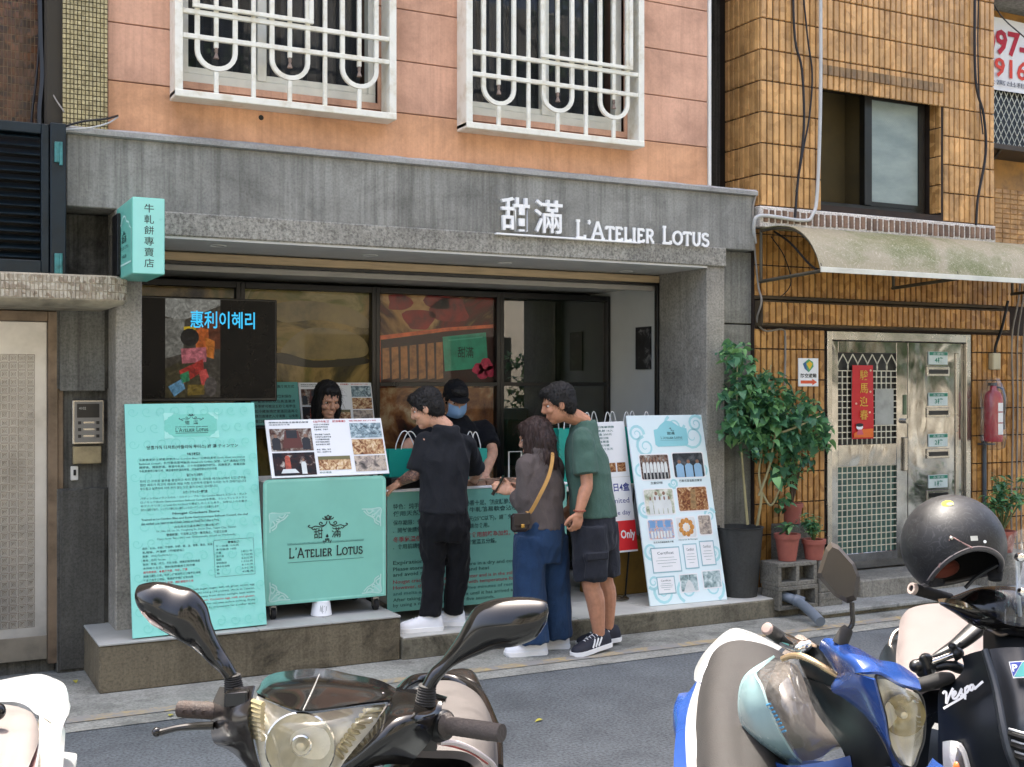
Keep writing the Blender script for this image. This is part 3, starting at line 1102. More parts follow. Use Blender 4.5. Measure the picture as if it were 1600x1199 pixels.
# steel door with stamped squares
DX1 = on_y(84, 800, 7.2)[0]
M_steel_door = mat('stamped_steel', '#c2c0ba', .34, .6, var=.22, scale=2.2, bump=.1, bscale=30)
M_doorframe = mat('brown_door_frame', '#7a6a58', .45, .5, var=.3, scale=7)
f = MB()
f.box(DX1 - .035, DX1 + .02, 7.165, 7.26, .06, 2.06, .004); f.box(-1.2, DX1 - .035, 7.165, 7.26, 2.0, 2.06, .004); f.box(DX1 + .02, DX1 + .05, 7.185, 7.26, .06, 2.08, .003)
f.build('door_frame', M_doorframe, LB)
b = MB(); b.box(-1.2, DX1 - .036, 7.195, 7.23, .085, 2.0, .003)
DR = b.build('steel_door', M_steel_door, LB)
b = MB()
s = .0455
nx, nz = 14, 34
for i in range(nx):
    for j in range(nz):
        x, z = DX1 - .10 - s * (i + 1), .27 + s * j
        for k, hw in ((0, .0205), (1, .0125), (2, .006)):
            cx_, cz_ = x + s / 2, z + s / 2
            d0 = 7.1945 - .0022 * (k % 2 == 0)
            w_ = .0022
            o_ = [(cx_ - hw, cz_ - hw), (cx_ + hw, cz_ - hw), (cx_ + hw, cz_ + hw), (cx_ - hw, cz_ + hw)]
            i_ = [(cx_ - hw + w_, cz_ - hw + w_), (cx_ + hw - w_, cz_ - hw + w_), (cx_ + hw - w_, cz_ + hw - w_), (cx_ - hw + w_, cz_ + hw - w_)]
            b.add([(a, 7.1945, c) for a, c in o_] + [(a, 7.1905, c) for a, c in i_], [(q, (q + 1) % 4, 4 + (q + 1) % 4, 4 + q) for q in range(4)])
tag(b.build('stamped_squares', mat('stamped_edge', '#7d6f5b', .4, .5, var=.2), DR, smooth=False), kind='stuff')
b = MB(); b.box(-1.2, DX1 - .036, 7.190, 7.1945, .086, .22, .002); b.build('kick_plate', mat('kick_plate', '#8a8478', .35, .6, var=.2), DR)
# grey render panels beside the door
for (ya, yb, mm) in ((477, 611, 'upper'), (766, 1052, 'lower')):
    q0, q1 = on_y(104, ya, 7.14), on_y(172, yb, 7.14)
    bx('wall_plate', concrete('plate_' + mm, '#7a7a73' if mm == 'upper' else '#54534d', '#3d3c36', .4, .6), LB, .815, 1.06, 7.145, 7.165, max(q1[2], .02), q0[2], .004)

# ================================================================== right neighbour
RB = thing('brick_tile_building', 'building clad in upright mustard coloured tiles with black framed window and steel door', 'building', (7.0, 7.0, 0))
M_rgrout = mat('dark_grout', '#33281f', .9, var=.3, scale=9)
YB = 6.90
X0, X1 = 5.64, 8.10
WX0, WX1, WZ0, WZ1 = 6.217, 7.497, 3.01, 3.99
b = MB()
b.box(X0 + .012, WX0, YB + .012, 7.4, 2.8, 10.4); b.box(WX1, X1 - .01, YB + .012, 7.4, 2.8, 10.4)
b.box(WX0, WX1, YB + .012, 7.4, 2.8, WZ0); b.box(WX0, WX1, YB + .012, 7.4, WZ1, 10.4)
b.build('upper_wall', M_rgrout, RB)
b = MB(); b.box(X0 + .02, X1 - .02, 7.4, 14, 0, 10.4); b.build('house_body', M_darkwall, RB)
b = MB(); b.box(X0 - .02, X1, 6.9, 14, 10.4, 10.55); b.build('roof', M_fascia, RB)
MT = tilemat('mustard_tile', '#d8a86c', '#ad7f48', .36, 17, .6, .26)
MTs = tilemat('mustard_tile_field', '#cd9d60', '#9d7039', .4, 18, .9)
MTlow = tilemat('mustard_tile_low', '#c79450', '#94632a', .3, 18, .9)
tw, thh = .0586, .231
zb0 = 2.965
def piece(w, h, dth, m, nm):
    b = MB(); tiles(b, (-w / 2, 0, -h / 2), (1, 0, 0), (0, 0, 1), (0, -1, 0), w, h, 1, 1, .0052, dth, vgap=.0028)
    return b.mesh(nm, m, 20)
tile_me = piece(tw, thh, .013, MT, 'tile')
random.seed(9)
n_t = 0
rest = MB()
for j in range(32):
    for i in range(42):
        xc, zc = X0 + (i + .5) * tw, zb0 + (j + .5) * thh
        if WX0 - .01 < xc < WX1 + .01 and WZ0 - .02 < zc < WZ1 + .0:
            continue
        if j < 8:
            o = put('tile', tile_me, RB, (xc, YB + .012 + random.uniform(-.0015, .0015), zc))
            o.rotation_euler = (random.uniform(-.006, .006), 0, random.uniform(-.02, .02))
            n_t += 1
        else:
            tiles(rest, (X0 + i * tw, YB + .012, zb0 + j * thh), (1, 0, 0), (0, 0, 1), (0, -1, 0), tw, thh, 1, 1, .0052, .013, .001, vgap=.0028)
tile_left = piece(tw, thh, .013, MT, 'tile')
for j in range(32):
    for i in range(7):
        yc, zc = YB + .02 + (i + .5) * tw, zb0 + (j + .5) * thh
        if j < 8 and n_t < 298:
            o = put('tile', tile_left, RB, (X0 + .012, yc, zc)); o.rotation_euler = (0, random.uniform(-.006, .006), -math.pi / 2 + random.uniform(-.02, .02)); n_t += 1
        else:
            tiles(rest, (X0 + .012, YB + .02 + (i + 1) * tw, zb0 + j * thh), (0, -1, 0), (0, 0, 1), (-1, 0, 0), tw, thh, 1, 1, .0052, .013, .001, vgap=.0028)
# window reveal tiles
for j in range(4):
    for i in range(2):
        tiles(rest, (WX1 - .001, YB + .012 + (i + 1) * tw, WZ0 + .02 + j * thh), (0, -1, 0), (0, 0, 1), (-1, 0, 0), tw, thh, 1, 1, .003, .01, .001)
for i in range(22):
    tiles(rest, (WX0 + i * tw, YB + .02, WZ1), (1, 0, 0), (0, 1, 0), (0, 0, -1), tw, .11, 1, 1, .003, .01, .001)
tag(rest.build('tile_field', MTs, RB, 20), kind='stuff')
# header course and the sill course with mortar
ms = mat('old_brick', '#7f6450', .6, var=.35, scale=14, rnd=.35)
hd = piece(tw, .085, .018, mat('header_brick', '#8f7350', .6, var=.25, scale=14, rnd=.2), 'header_tile')
for i in range(22):
    put('header_tile', hd, RB, (WX0 + (i + .5) * tw, YB + .004, WZ1 + .045))
b = MB(); b.box(X0 - .03, X1 - .02, YB - .03, 7.3, 2.80, 2.955, .006); b.build('sill_mortar', concrete('mortar', '#d3cdc4', '#8a7d72', .5, .2, .9, .8), RB)
sm = piece(.05, .10, .012, ms, 'sill_brick')
random.seed(12)
for i in range(41):
    o = put('sill_brick', sm, RB, (X0 + .02 + i * .0595, YB - .028, 2.885 + random.uniform(-.004, .004))); o.rotation_euler = (0, random.uniform(-.03, .03), random.uniform(-.05, .05))
# upper window
f = MB()
yv = 7.03
f.box(WX0, WX0 + .03, yv, yv + .08, WZ0, WZ1, .003); f.box(WX1 - .09, WX1 - .055, yv, yv + .08, WZ0, WZ1, .003)
f.box(WX0 + .03, WX1 - .09, yv, yv + .08, WZ1 - .05, WZ1, .003); f.box(WX0 + .03, WX1 - .09, yv, yv + .08, WZ0, WZ0 + .05, .003)
xm = on_y(1355, 200, yv)[0]
f.box(xm - .035, xm + .03, yv - .012, yv + .05, WZ0 + .05, WZ1 - .05, .003)
WN = f.build('window', M_black, RB)
f = MB(); f.box(xm + .03, xm + .05, yv, yv + .04, WZ0 + .05, WZ1 - .05); f.box(WX1 - .125, WX1 - .09, yv, yv + .04, WZ0 + .05, WZ1 - .05); f.box(xm + .05, WX1 - .125, yv, yv + .04, WZ0 + .05, WZ0 + .085); f.box(xm + .05, WX1 - .125, yv, yv + .04, WZ1 - .085, WZ1 - .05)
f.build('sash', M_black, WN)
m = bpy.data.materials.new('frosted_pane'); t = NT(m)
br = t.new('ShaderNodeTexChecker'); br.inputs['Scale'].default_value = 90
t.link(t.coords('world'), br.inputs['Vector'])
t.bsdf(t.mix(t.ramp(t.noise(t.coords('world', (1, 1, 2.5)), 3, 4), [(.35, 0.), (.7, 1.)]), '#7e8c87', '#98a39c'), .35, 0, .5, 0, br.outputs['Fac'], .25, .003)
b = MB(); b.box(xm + .05, WX1 - .125, yv + .012, yv + .018, WZ0 + .085, WZ1 - .085); b.build('pane', m, WN)
b = MB(); b.box(WX0, xm, yv + .25, yv + .26, WZ0 - .1, WZ1 + .1); b.box(xm, xm + .01, yv + .085, yv + .25, WZ0, WZ1); b.build('room_wall', mat('olive_room', '#55492a', .9, var=.2, scale=2), WN)
# ground floor wall: tiles, beam, side piers
b = MB(); b.box(X0 - .01, 6.32, 6.965, 7.4, 0, 2.8); b.box(7.89, 8.9, 6.965, 7.4, 0, 2.8); b.box(6.32, 7.89, 6.965, 7.4, 2.06, 2.8); b.build('lower_wall', M_rgrout, RB)
low = MB()
random.seed(8)
def field(x0, x1, z0, z1, y, zoff=0.):
    nx = max(1, round((x1 - x0) / tw)); w_ = (x1 - x0) / nx
    z = z0
    while z < z1 - .02:
        h_ = min(thh, z1 - z)
        tiles(low, (x0, y, z), (1, 0, 0), (0, 0, 1), (0, -1, 0), w_, h_, nx, 1, .005, .011, .0012, vgap=.003)
        z += thh
field(X0 - .01, 6.31, .06, 2.06, 6.966)
field(7.90, 8.9, .06, 2.06, 6.966)
field(X0 - .01, 8.9, 2.30, 2.80, 6.966)
field(X0 + .0, 8.25, 2.092, 2.255, 6.878)
tag(low.build('tile_field', MTlow, RB, 20), kind='stuff')
b = MB(); b.box(X0 - .005, 8.255, 6.88, 6.964, 2.075, 2.265, .004); b.box(X0 - .01, 8.2, 6.90, 6.965, 2.275, 2.30, .004); b.build('door_beam', mat('grimy_edge', '#4a3d28', .8, var=.4, scale=6), RB)
b = MB(); b.box(6.36, 7.9, 6.62, 7.4, .0, .185, .012); b.build('door_step', concrete('step_right', '#8a877c', '#4a473e', .6, .3), RB)
# steel double door
M_chrome = bpy.data.materials.new('wavy_steel'); t = NT(M_chrome)
t.bsdf(t.mix(t.ramp(t.noise(t.coords('world'), 5, 5, .7), [(.35, 0.), (.7, 1.)]), '#b3b2ae', '#8f8e8a'), t.ramp(t.noise(t.coords('world'), 9, 4), [(.3, .07), (.8, .2)]), .95, .5, 0, t.noise(t.coords('world', (1.2, 1, .8)), 2.4, 2, .45, .4), .36, .04)
MATS['wavy_steel'] = M_chrome
M_steel = mat('brushed_steel', '#b9b4a9', .25, .9, var=.12, scale=4)
YD = 7.0
fx0, fx1 = 6.33, 7.88
f = MB()
f.box(fx0, fx0 + .05, YD - .05, YD + .06, .185, 2.055, .004); f.box(fx1 - .05, fx1, YD - .05, YD + .06, .185, 2.055, .004); f.box(fx0 + .05, fx1 - .05, YD - .05, YD + .06, 1.985, 2.055, .004)
f.build('door_frame', M_steel, RB)
dm = on_y(1416, 700, YD)[0]
lx0, lx1 = fx0 + .055, dm - .006
ua, ub = on_y(1307, 600, YD)[0], on_y(1398, 600, YD)[0]
z_u1, z_u0 = on_y(1350, 552, YD)[2], on_y(1350, 694, YD)[2]
z_l1, z_l0 = on_y(1350, 728, YD)[2], on_y(1350, 863, YD)[2]
f = MB()
f.box(lx0, ua, YD - .02, YD + .025, .2, 1.98, .003); f.box(ub, lx1, YD - .02, YD + .025, .2, 1.98, .003)
f.box(ua, ub, YD - .02, YD + .025, z_u1, 1.98, .003); f.box(ua, ub, YD - .02, YD + .025, z_l1, z_u0, .003); f.box(ua, ub, YD - .02, YD + .025, .2, z_l0, .003)
DL = f.build('door_leaf', M_chrome, RB)
M_lat = mat('lattice_metal', '#d4d0bc', .4, .3, var=.1)
def lattice(z0, z1, arches, backm, nm):
    g = MB()
    nx = 12
    dx = (ub - ua) / nx
    ztop = z1 - (.14 if arches else 0)
    for i in range(1, nx):
        g.box(ua + i * dx - .0035, ua + i * dx + .0035, YD - .012, YD - .004, z0, ztop)
    nz = int((ztop - z0) / .047)
    for j in range(1, nz + 1):
        zz = z0 + j * (ztop - z0) / nz
        g.box(ua, ub, YD - .0165, YD - .0095, zz - .0035, zz + .0035)
    if arches:
        for i in range(0, nx, 2):
            xa = ua + i * dx
            for pts in ([(xa, ztop), (xa + .02 * 0, ztop + .05), (xa + dx, z1 - .01)], [(xa + 2 * dx, ztop), (xa + 2 * dx, ztop + .05), (xa + dx, z1 - .01)]):
                ribbon(g, [(x, YD - .012, z) for x, z in crom(pts, 5)], .007, np.array([0, -1, 0]), .006)
    g.build('lattice', M_lat, DL, smooth=False)
    g = MB(); g.box(ua, ub, YD + .012, YD + .018, z0, z1); g.build('lattice_back', backm, DL)
lattice(z_u0, z_u1, True, mat('dark_screen', '#2b2b25', .5, var=.5, scale=6), 'u')
lattice(z_l0, z_l1, False, mat('teal_screen', '#486b62', .35, var=.35, scale=5), 'l')
b = MB(); b.box(lx1 - .055, lx1 - .02, YD - .045, YD - .02, .95, 1.22, .005); b.cyl((lx1 - .04, YD - .06, 1.35), (lx1 - .04, YD - .02, 1.35), .02); b.build('lock', M_steel, DL)
b = MB(); b.box(lx1 - .05, lx1 - .015, YD - .026, YD - .021, 1.40, 1.56); b.build('lock_label', mat('green_label', '#596a4a', .5, var=.3), DL)
b = MB(); b.box(dm + .002, fx1 - .052, YD - .018, YD + .025, .2, 1.98, .003)
DR2 = b.build('door_leaf', M_chrome, RB)
mx0, mx1 = on_y(1447, 600, YD)[0], on_y(1477, 600, YD)[0]
M_plate = mat('number_plate', '#c9d6d2', .4, var=.1)
M_platet = mat('number_plate_top', '#1f7d63', .4)
for k, py in enumerate((550, 614, 678, 742)):
    z1 = on_y(1462, py, YD)[2]
    pl = bx('number_plate', M_plate, DR2, mx0, mx1, YD - .028, YD - .019, z1 - .105, z1, .003)
    P = Panel((mx0, YD - .0285, z1), (mx1, YD - .0285, z1), (mx0, YD - .0285, z1 - .105))
    P.rect(.03, .03, .97, .28, M_platet, pl)
    P.text('永康街', .2, .8, .07, .25, M_plate, pl, 0, .001)
    P.text('%d' % (4 - k) + '樓', .3, .72, .42, .86, M_platet, pl, .02)
    sl = bx('mail_slot', M_steel, DR2, mx0 - .02, mx1 + .02, YD - .03, YD - .019, z1 - .20, z1 - .12, .004)
    bx('slot_opening', M_black, sl, mx0 + .0, mx1 - .0, YD - .034, YD - .03, z1 - .18, z1 - .145, .002)
b = MB(); b.box(fx1 - .15, fx1 - .11, YD - .03, YD - .018, .25, 1.9, .004); b.build('door_stile', M_steel, DR2)
# curved awning
AW = thing('awning', 'curved translucent awning, scratched and mossy, above the steel door', 'awning', (6.9, 6.6, 2.6))
m = bpy.data.materials.new('mossy_sheet'); t = NT(m)
p = t.coords('world')
mo = t.ramp(t.noise(t.coords('world', (1, 1, 1.2)), 2.3, 5, .6, .5), [(.45, 0.), (.62, .9)])
wv = t.new('ShaderNodeTexNoise'); wv.inputs['Scale'].default_value = 6; wv.inputs['Detail'].default_value = 2; wv.inputs['Distortion'].default_value = 5.5
t.link(p, wv.inputs['Vector'])
ln = t.ramp(wv.outputs['Fac'], [(.485, 0.), (.5, .85), (.515, 0.)])
wv2 = t.new('ShaderNodeTexNoise'); wv2.inputs['Scale'].default_value = 11; wv2.inputs['Detail'].default_value = 1; wv2.inputs['Distortion'].default_value = 7
t.link(p, wv2.inputs['Vector'])
ln2 = t.ramp(wv2.outputs['Fac'], [(.48, 0.), (.5, .7), (.52, 0.)])
c0 = t.mix(mo, '#b3a98c', '#7f8450')
c1 = t.mix(ln, c0, '#e6ddc4'); c1 = t.mix(ln2, c1, '#d8cfb4')
bs = t.bsdf(c1, .45, 0, .4)
tl_ = t.new('ShaderNodeBsdfTranslucent'); t.link(c1, tl_.inputs['Color'])
mx_ = t.new('ShaderNodeMixShader'); mx_.inputs[0].default_value = .3
t.link(bs.outputs[0], mx_.inputs[1]); t.link(tl_.outputs[0], mx_.inputs[2]); t.link(mx_.outputs[0], t.out.inputs['Surface'])
prof = [(6.885, 2.785), (6.70, 2.785), (6.52, 2.75), (6.38, 2.665), (6.29, 2.55), (6.245, 2.44)]
pr = crom(prof, 5)
b = MB(); b.grid([[(x, y, z) for y, z in prof] for x in (5.62, 8.6)], 6, .004, m=30)
b.build('canopy_sheet', m, AW, 60)
b = MB(); b.box(5.62, 8.6, 6.232, 6.244, 2.415, 2.452, .002); b.build('edge_trim', M_alu, AW)
for x in (5.635, 6.95, 8.3):
    b = MB(); b.tube([(x, 6.9, 2.40), (x, 6.25, 2.425)], .014, 6); b.tube([(x, 6.89, 2.40), (x, 6.89, 2.78)], .012, 6); b.tube([(x, y - .0, z - .014) for y, z in pr], .01, 6)
    b.build('bracket', mat('bracket_metal', '#5b5547', .6, .4, var=.3), AW)
# far right neighbour with banner
FB = thing('balcony_building', 'yellow tiled building past the right corner with white phone number banner', 'building', (9.5, 7.6, 0))
YC = 7.5
b = MB(); b.box(8.12, 16, YC, 14, 0, 10.4); b.build('wall', mat('yellow_small_tile_wall', '#a97a38', .5, var=.25, scale=9), FB)
def fx(px): return on_y(px, 200, YC)[0]
def fz(px, py): return on_y(px, py, YC)[2]
b = MB(); tiles(b, (8.3, YC - .001, fz(1580, 420)), (1, 0, 0), (0, 0, 1), (0, -1, 0), .1, .045, 14, 16, .002, .006, .001); tag(b.build('wall_tiles', MTs, FB, 20), kind='stuff')
zA, zB = fz(1578, 245), fz(1578, 138)
b = MB(); b.box(8.3, 10.5, YC - .02, YC - .003, zA, zB + .5); b.build('window', M_black, FB)
b = MB()
for k in range(-14, 40):
    for sg in (-1, 1):
        x = 8.3 + k * .07
        pts = [(x, zA), (x + sg * (zB - zA + .4) * .6, zB + .4)]
        ribbon(b, [(a, YC - .05, c) for a, c in pts], .006, np.array([0, -1, 0]), .004)
b.build('window_mesh', M_lat, FB, smooth=False)
b = MB(); b.box(8.32, 10.5, YC - .35, YC, fz(1578, 252), fz(1578, 244), .004); b.tube([(8.5, YC - .33, fz(1578, 250)), (8.5, YC, fz(1578, 300))], .014, 6); b.build('flower_rack', mat('rack_metal', '#4b4238', .6, .4, var=.3), FB)
b = MB(); b.box(8.2, 10.5, YC - .4, YC, fz(1578, 22), fz(1578, 0) + .1, .01); b.build('balcony_slab', M_fascia, FB)
BN = thing('banner', 'white rental banner with red phone digits at upper right corner', 'banner', (9.3, YC - .1, 4.2))
x0, x1 = on_y(1557, 80, YC - .08)[0], on_y(1557, 80, YC - .08)[0] + 1.5
z1, z0 = on_y(1557, 33, YC - .08)[2], on_y(1557, 135, YC - .08)[2]
b = MB(); b.grid([[(x, YC - .08 + .008 * math.sin(i * 1.7 + j), z) for i, x in enumerate(np.linspace(x0 - .22, x1, 8))] for j, z in enumerate((z0 - .03, z0 + .2, z1 - .2, z1 + .03))], 3, .003)
b.build('sheet', mat('banner_white', '#e6e4e2', .6, var=.03), BN)
P = Panel((x0 - .22, YC - .093, z1), (x1, YC - .093, z1), (x0 - .22, YC - .093, z0))
P.text('097-456', .02, .62, .12, .52, mat('banner_red', '#b3122b', .6), BN, .03)
P.text('0916262', .02, .60, .56, .86, mat('banner_orange', '#d8402a', .6), BN, .02)
P.text('公寓出租 請洽管理員', .04, .75, .90, .98, mat('banner_ink', '#4b4b55', .6), BN)

# opposite side of the street, behind the camera: what the glass, chrome and steel mirror
OB = thing('opposite_building', 'pale plastered building across the street behind the viewer', 'building', (4, -14, 0))
b = MB(); b.box(-18, 26, -22, -12, 0, 11, .05); b.build('wall', mat('pale_plaster', '#b9b2a3', .8, var=.12, scale=.6), OB)
for i in range(10):
    for j in range(3):
        x = -15 + i * 4
        bx('window', M_black, OB, x, x + 1.8, -12.04, -11.99, 1.2 + j * 3.4, 2.9 + j * 3.4, .01)
b = MB(); b.box(-18, 26, -9.2, -9.0, 0, 1.6, .02)
tag(b.build('garden_wall', mat('garden_wall_render', '#b9b2a2', .9, var=.15, scale=1.2), None), 'low plastered garden wall across the street behind the viewer', 'wall')
M_bark = mat('bark', '#8a7a62', .9, var=.3, scale=6, bump=.6, bscale=18)
M_tleaf = mat('street_tree_leaf', '#4f7033', .6, var=.35, scale=2.5)
rg = np.random.default_rng(4)
def street_tree(x, y, h, r, label):
    T = thing('street_tree', label, 'tree', (x, y, 0))
    b = MB(); b.tube([(x, y, 0), (x + .1, y, h * .3), (x - .1, y + .1, h * .62), (x + .15, y, h * .8)], [.24, .19, .15, .06], 12, smooth=4)
    for k in range(5):
        a = k * 1.3 + x
        b.tube([(x, y, h * (.38 + .06 * k)), (x + r * .45 * math.cos(a), y + r * .45 * math.sin(a), h * (.6 + .05 * k)), (x + r * .8 * math.cos(a), y + r * .8 * math.sin(a), h * (.7 + .05 * k))], [.09, .06, .02], 7, smooth=3)
    b.build('trunk', M_bark, T)
    cl = [(x + rg.normal(0, r * .45), y + rg.normal(0, r * .45), h * .78 + rg.normal(0, r * .28)) for _ in range(34)]
    V, Fs = [], []
    for k in range(5200):
        c = cl[k % len(cl)]
        d = rg.normal(0, 1, 3); d = d / np.linalg.norm(d) * r * .32 * rg.random() ** .4
        p = np.array(c) + d
        u = rg.normal(0, 1, 3); u /= np.linalg.norm(u); w = np.cross(u, rg.normal(0, 1, 3)); w /= np.linalg.norm(w)
        s_ = rg.uniform(.07, .13)
        o_ = len(V)
        V += [p - u * s_, p + w * s_ * .5, p + u * s_, p - w * s_ * .5]; Fs.append((o_, o_ + 1, o_ + 2, o_ + 3))
    b = MB(); b.add(V, Fs); tag(b.build('crown', M_tleaf, T, smooth=False), kind='stuff')
for x, y, h, r, l_ in ((10.6, -2.6, 8.5, 2.6, 'leafy street tree across the road opposite the yellow tiled building'), (3.4, -6.4, 8, 2.4, 'leafy street tree across the road behind the viewer'), (-5.5, -5.0, 9, 2.8, 'leafy street tree across the road at the far left'), (16.4, -3.4, 7, 2.8, 'leafy street tree across the road at the far right'), (18.6, -4.0, 3.4, 1.6, 'low bushy tree added out of view for the steel door to mirror')):  # the last, low tree is added unseen, for the steel door to reflect
    street_tree(x, y, h, r, l_)
# ================================================================== things in front of the shop
M_teal = mat('teal_board', '#90dccd', .5, var=.03, scale=3)
M_teal2 = mat('teal_cart_sheet', '#82c9b6', .45, var=.05, scale=3)
M_teal3 = mat('teal_cloth', '#74b3a2', .5, var=.06, scale=3)
M_ink = mat('print_ink', '#1f3a3c', .6, var=.02)
M_inkb = mat('black_ink', '#15191b', .5, var=.02)
M_inkr = mat('red_ink', '#b4404a', .6, var=.02)
M_inksoft = mat('soft_ink', '#3d6f6b', .6, var=.02)
M_palet = mat('pale_ornament', '#a9e9da', .5, var=.02)
M_palet2 = mat('pale_ornament_grey', '#b4ddd2', .5, var=.02)
M_tealdk = mat('logo_plate', '#7ad0bc', .5, var=.02)
M_paper = mat('white_paper', '#eceeee', .55, var=.02, scale=3)
M_foam = mat('foam_edge', '#d9d9d2', .7)
M_bag = mat('teal_bag', '#0f9c8a', .45, var=.08, scale=5)
M_cord = mat('bag_cord', '#f0efe8', .6)
M_darkmetal = mat('dark_metal', '#26282a', .4, .6, var=.2)
M_chromep = mat('chrome', '#d6d6d6', .08, 1.0, var=.03)
M_rubber = mat('rubber', '#1d1c1b', .75, var=.15)


def slab_board(name, TL, TR, BL, th, m, parent=None, edge=None):
    """A stiff sheet standing with its printed face at TL, TR, BL; returns the object and the Panel on its face."""
    P = Panel(TL, TR, BL)
    TL, TR, BL = (np.asarray(q, float) for q in (TL, TR, BL))
    BR = TR + BL - TL
    b = MB()
    e = .0015
    bk = -P.n * th
    fr = [TL, TR, BR, BL]
    c = (TL + BR) / 2
    ins = [q + (c - q) / np.linalg.norm(c - q) * e for q in fr]
    b.loft([[q + bk for q in fr], [q - P.n * e for q in fr], ins])
    return b.build(name, m, parent, 20), P


def lines_block(P, parent, rows, u0, v0, dv, hv, m, wmax, unit=None):
    """Rows of set type, each about as wide as it has characters."""
    for k, r in enumerate(rows):
        if not r:
            continue
        mm = m
        if isinstance(r, tuple):
            r, mm = r
        wd = sum(1.0 if ord(c) > 0x2e80 else .52 for c in r) * hv * P.h / P.w * (unit or 1.05)
        P.text(r, u0, u0 + min(wd, wmax), v0 + k * dv, v0 + k * dv + hv, mm, parent, .012)


# ---- big teal board leaning at the left
SIGN_TL, SIGN_TR, SIGN_BL = (1.125, 6.885, 1.535), (1.868, 6.915, 1.537), (1.122, 6.605, .275)
B1 = thing('poster_board', 'large teal poster board covered in small multilingual text leaning at the left of the stall', 'poster board', (1.5, 6.63, .268))
_, P = slab_board('board_sheet', SIGN_TL, SIGN_TR, SIGN_BL, .012, M_teal, B1)
# embossed-looking pale swirls
sw = []
random.seed(2)
for i in range(9):
    for j in range(14):
        a, c = (i + .5 + (j % 2) * .5) / 9.3, (j + .5) / 14
        sw.append([(a + (.042 * (1 - k / 14)) * math.cos(k * .62 + i) , c + .024 * (1 - k / 14) * math.sin(k * .62 + i)) for k in range(12)])
P.strokes(sw, mat('swirl', '#7fd5c3', .5, var=.02), B1, .004, -.0008)
P.poly([(.29 + a, .1 + c) for a, c in [(0, -.03), (.04, -.05), (.36, -.05), (.4, -.03), (.4, .03), (.36, .05), (.04, .05), (0, .03)]], M_tealdk, B1, 0)
corner_scrolls(P, .29, .045, .70, .155, .07, .03, M_palet, B1, .006)
for sx in (.29, .70):
    for sy in (.045, .155):
        d = 1 if sx < .5 else -1; e = 1 if sy < .1 else -1
        P.poly([(sx, sy), (sx + d * .07, sy), (sx + d * .02, sy + e * .012), (sx, sy + e * .035)], M_palet, B1, .0004)
scroll_logo(P, .495, .066, .1, .032, M_ink, B1, .003)
P.text('甜', .445, .48, .078, .096, M_ink, B1, .01, .001)
P.text('滿', .51, .545, .078, .096, M_ink, B1, .01, .001)
P.strokes([[(.37, .106), (.62, .106)], [(.37, .134), (.62, .134)]], M_ink, B1, .0025, .001)
caps_text(P, "L'Atelier Lotus", .37, .62, .112, .128, M_ink, B1, .13, .001)
P.text('달콤가득 디저트(라뜰리에 루터스) 甜 滿 ティンマン', .15, .85, .187, .206, M_ink, B1, .015)
def para(v, head, rows, m=M_inksoft, dv=.0162, u0=.09, u1=.90):
    P.text(head, .5 - .0085 * len(head), .5 + .0085 * len(head), v, v + .013, M_ink, B1, .02)
    for k, r in enumerate(rows):
        w = (u1 - u0) * (1 if k < len(rows) - 1 else .72)
        P.text(r, u0, u0 + w, v + .021 + k * dv, v + .021 + k * dv + .0115, m, B1, .012)
para(.222, '牛軋餅專賣店', ['主廚畢業於法國藍帶學院 Le Cordon Bleu / 法國貝魯耶 Ecole Gastronomique', 'Bellouet conseil，於巴黎克里翁飯店 Hotel De Crillon 實習，曾任職高級餐廳', '歸國後，開設甜滿，專營牛軋餅，三十年經驗製作甜點，因應需求，專賣此款', '牛軋餅選用頂級食材，讓您嚐到甜滿的幸福，成為最受歡迎的伴手禮'])
para(.315, '밀크누가크래커', ['파리 르 꼬르동 블루를 졸업하고 파리 호텔 드 크리옹 레스토랑에서 인턴 근무를', '했던 셰프가 최고의 재료로 매일 아침 신선하게 만들어 드리는 누가 크래커입니다', '부드럽고 달콤하며 이에 붙지 않는 맛을 즐겨 보세요 감사합니다'])
para(.39, 'ヌガークラッカー専門店', ['パティシエはフランスのル・コルドン・ブルー(Le Cordon Bleu)とエコール・ガスト', 'ロノミック(Ecole Gastronomique Bellouet Conseil)を卒業、ミシュランレストラン', 'ホテルクリヨン(Hotel De Crillon)で実習したこともあり、30年以上のお菓子', '作りの経験があり、シンプルで飽きない美味しいヌガークラッカーをお届けします'])
para(.482, 'Nougat Crackers Store', ['Trained at Le Cordon Bleu and Ecole Gastronomique Bellouet Conseil, the chef', 'also worked as an intern at the Michelin Restaurant Hotel De Crillon in Paris.'], M_ink)
P.text('台北市大安區永康街31巷23號1樓', .33, .67, .540, .551, M_ink, B1, .012)
P.text("1F., No. 23, Ln. 31, Yongkang St., Da'an Dist., Taipei City, Taiwan", .2, .80, .556, .567, M_inksoft, B1, .005)
P.text('營業時間：每天早上九點～售完為止，每週三公休', .27, .73, .572, .584, M_ink, B1, .012)
P.text('Open time: 9am~sold out. Occasionally closed on Wednesday', .2, .80, .589, .600, M_inksoft, B1, .005)
lines_block(P, B1, ['成份：麵粉、奶粉、麥芽糖、砂糖、鹽、油、青蔥、蛋白、奶油', '　　　乳瑪琳、海藻糖（葡萄糖漿）', '重量：192公克±5%(16入)', '產地：台灣 Taiwan', '保存：常溫、避光、不放冰箱，請置於陰涼乾燥處', '　　　未拆封十五日，開封後請儘速食用完畢', ('過敏原資訊：本產品含蛋、牛奶、麩質', M_inkr), '建議冷藏後食用，可放入烤箱加熱三分鐘更加美味', '每盒皆為手工現做，敬請提早預訂以免向隅', ('注意：本產品不含防腐劑，請於期限內食用', M_inkr)], .09, .625, .0168, .0105, M_inksoft, .52)
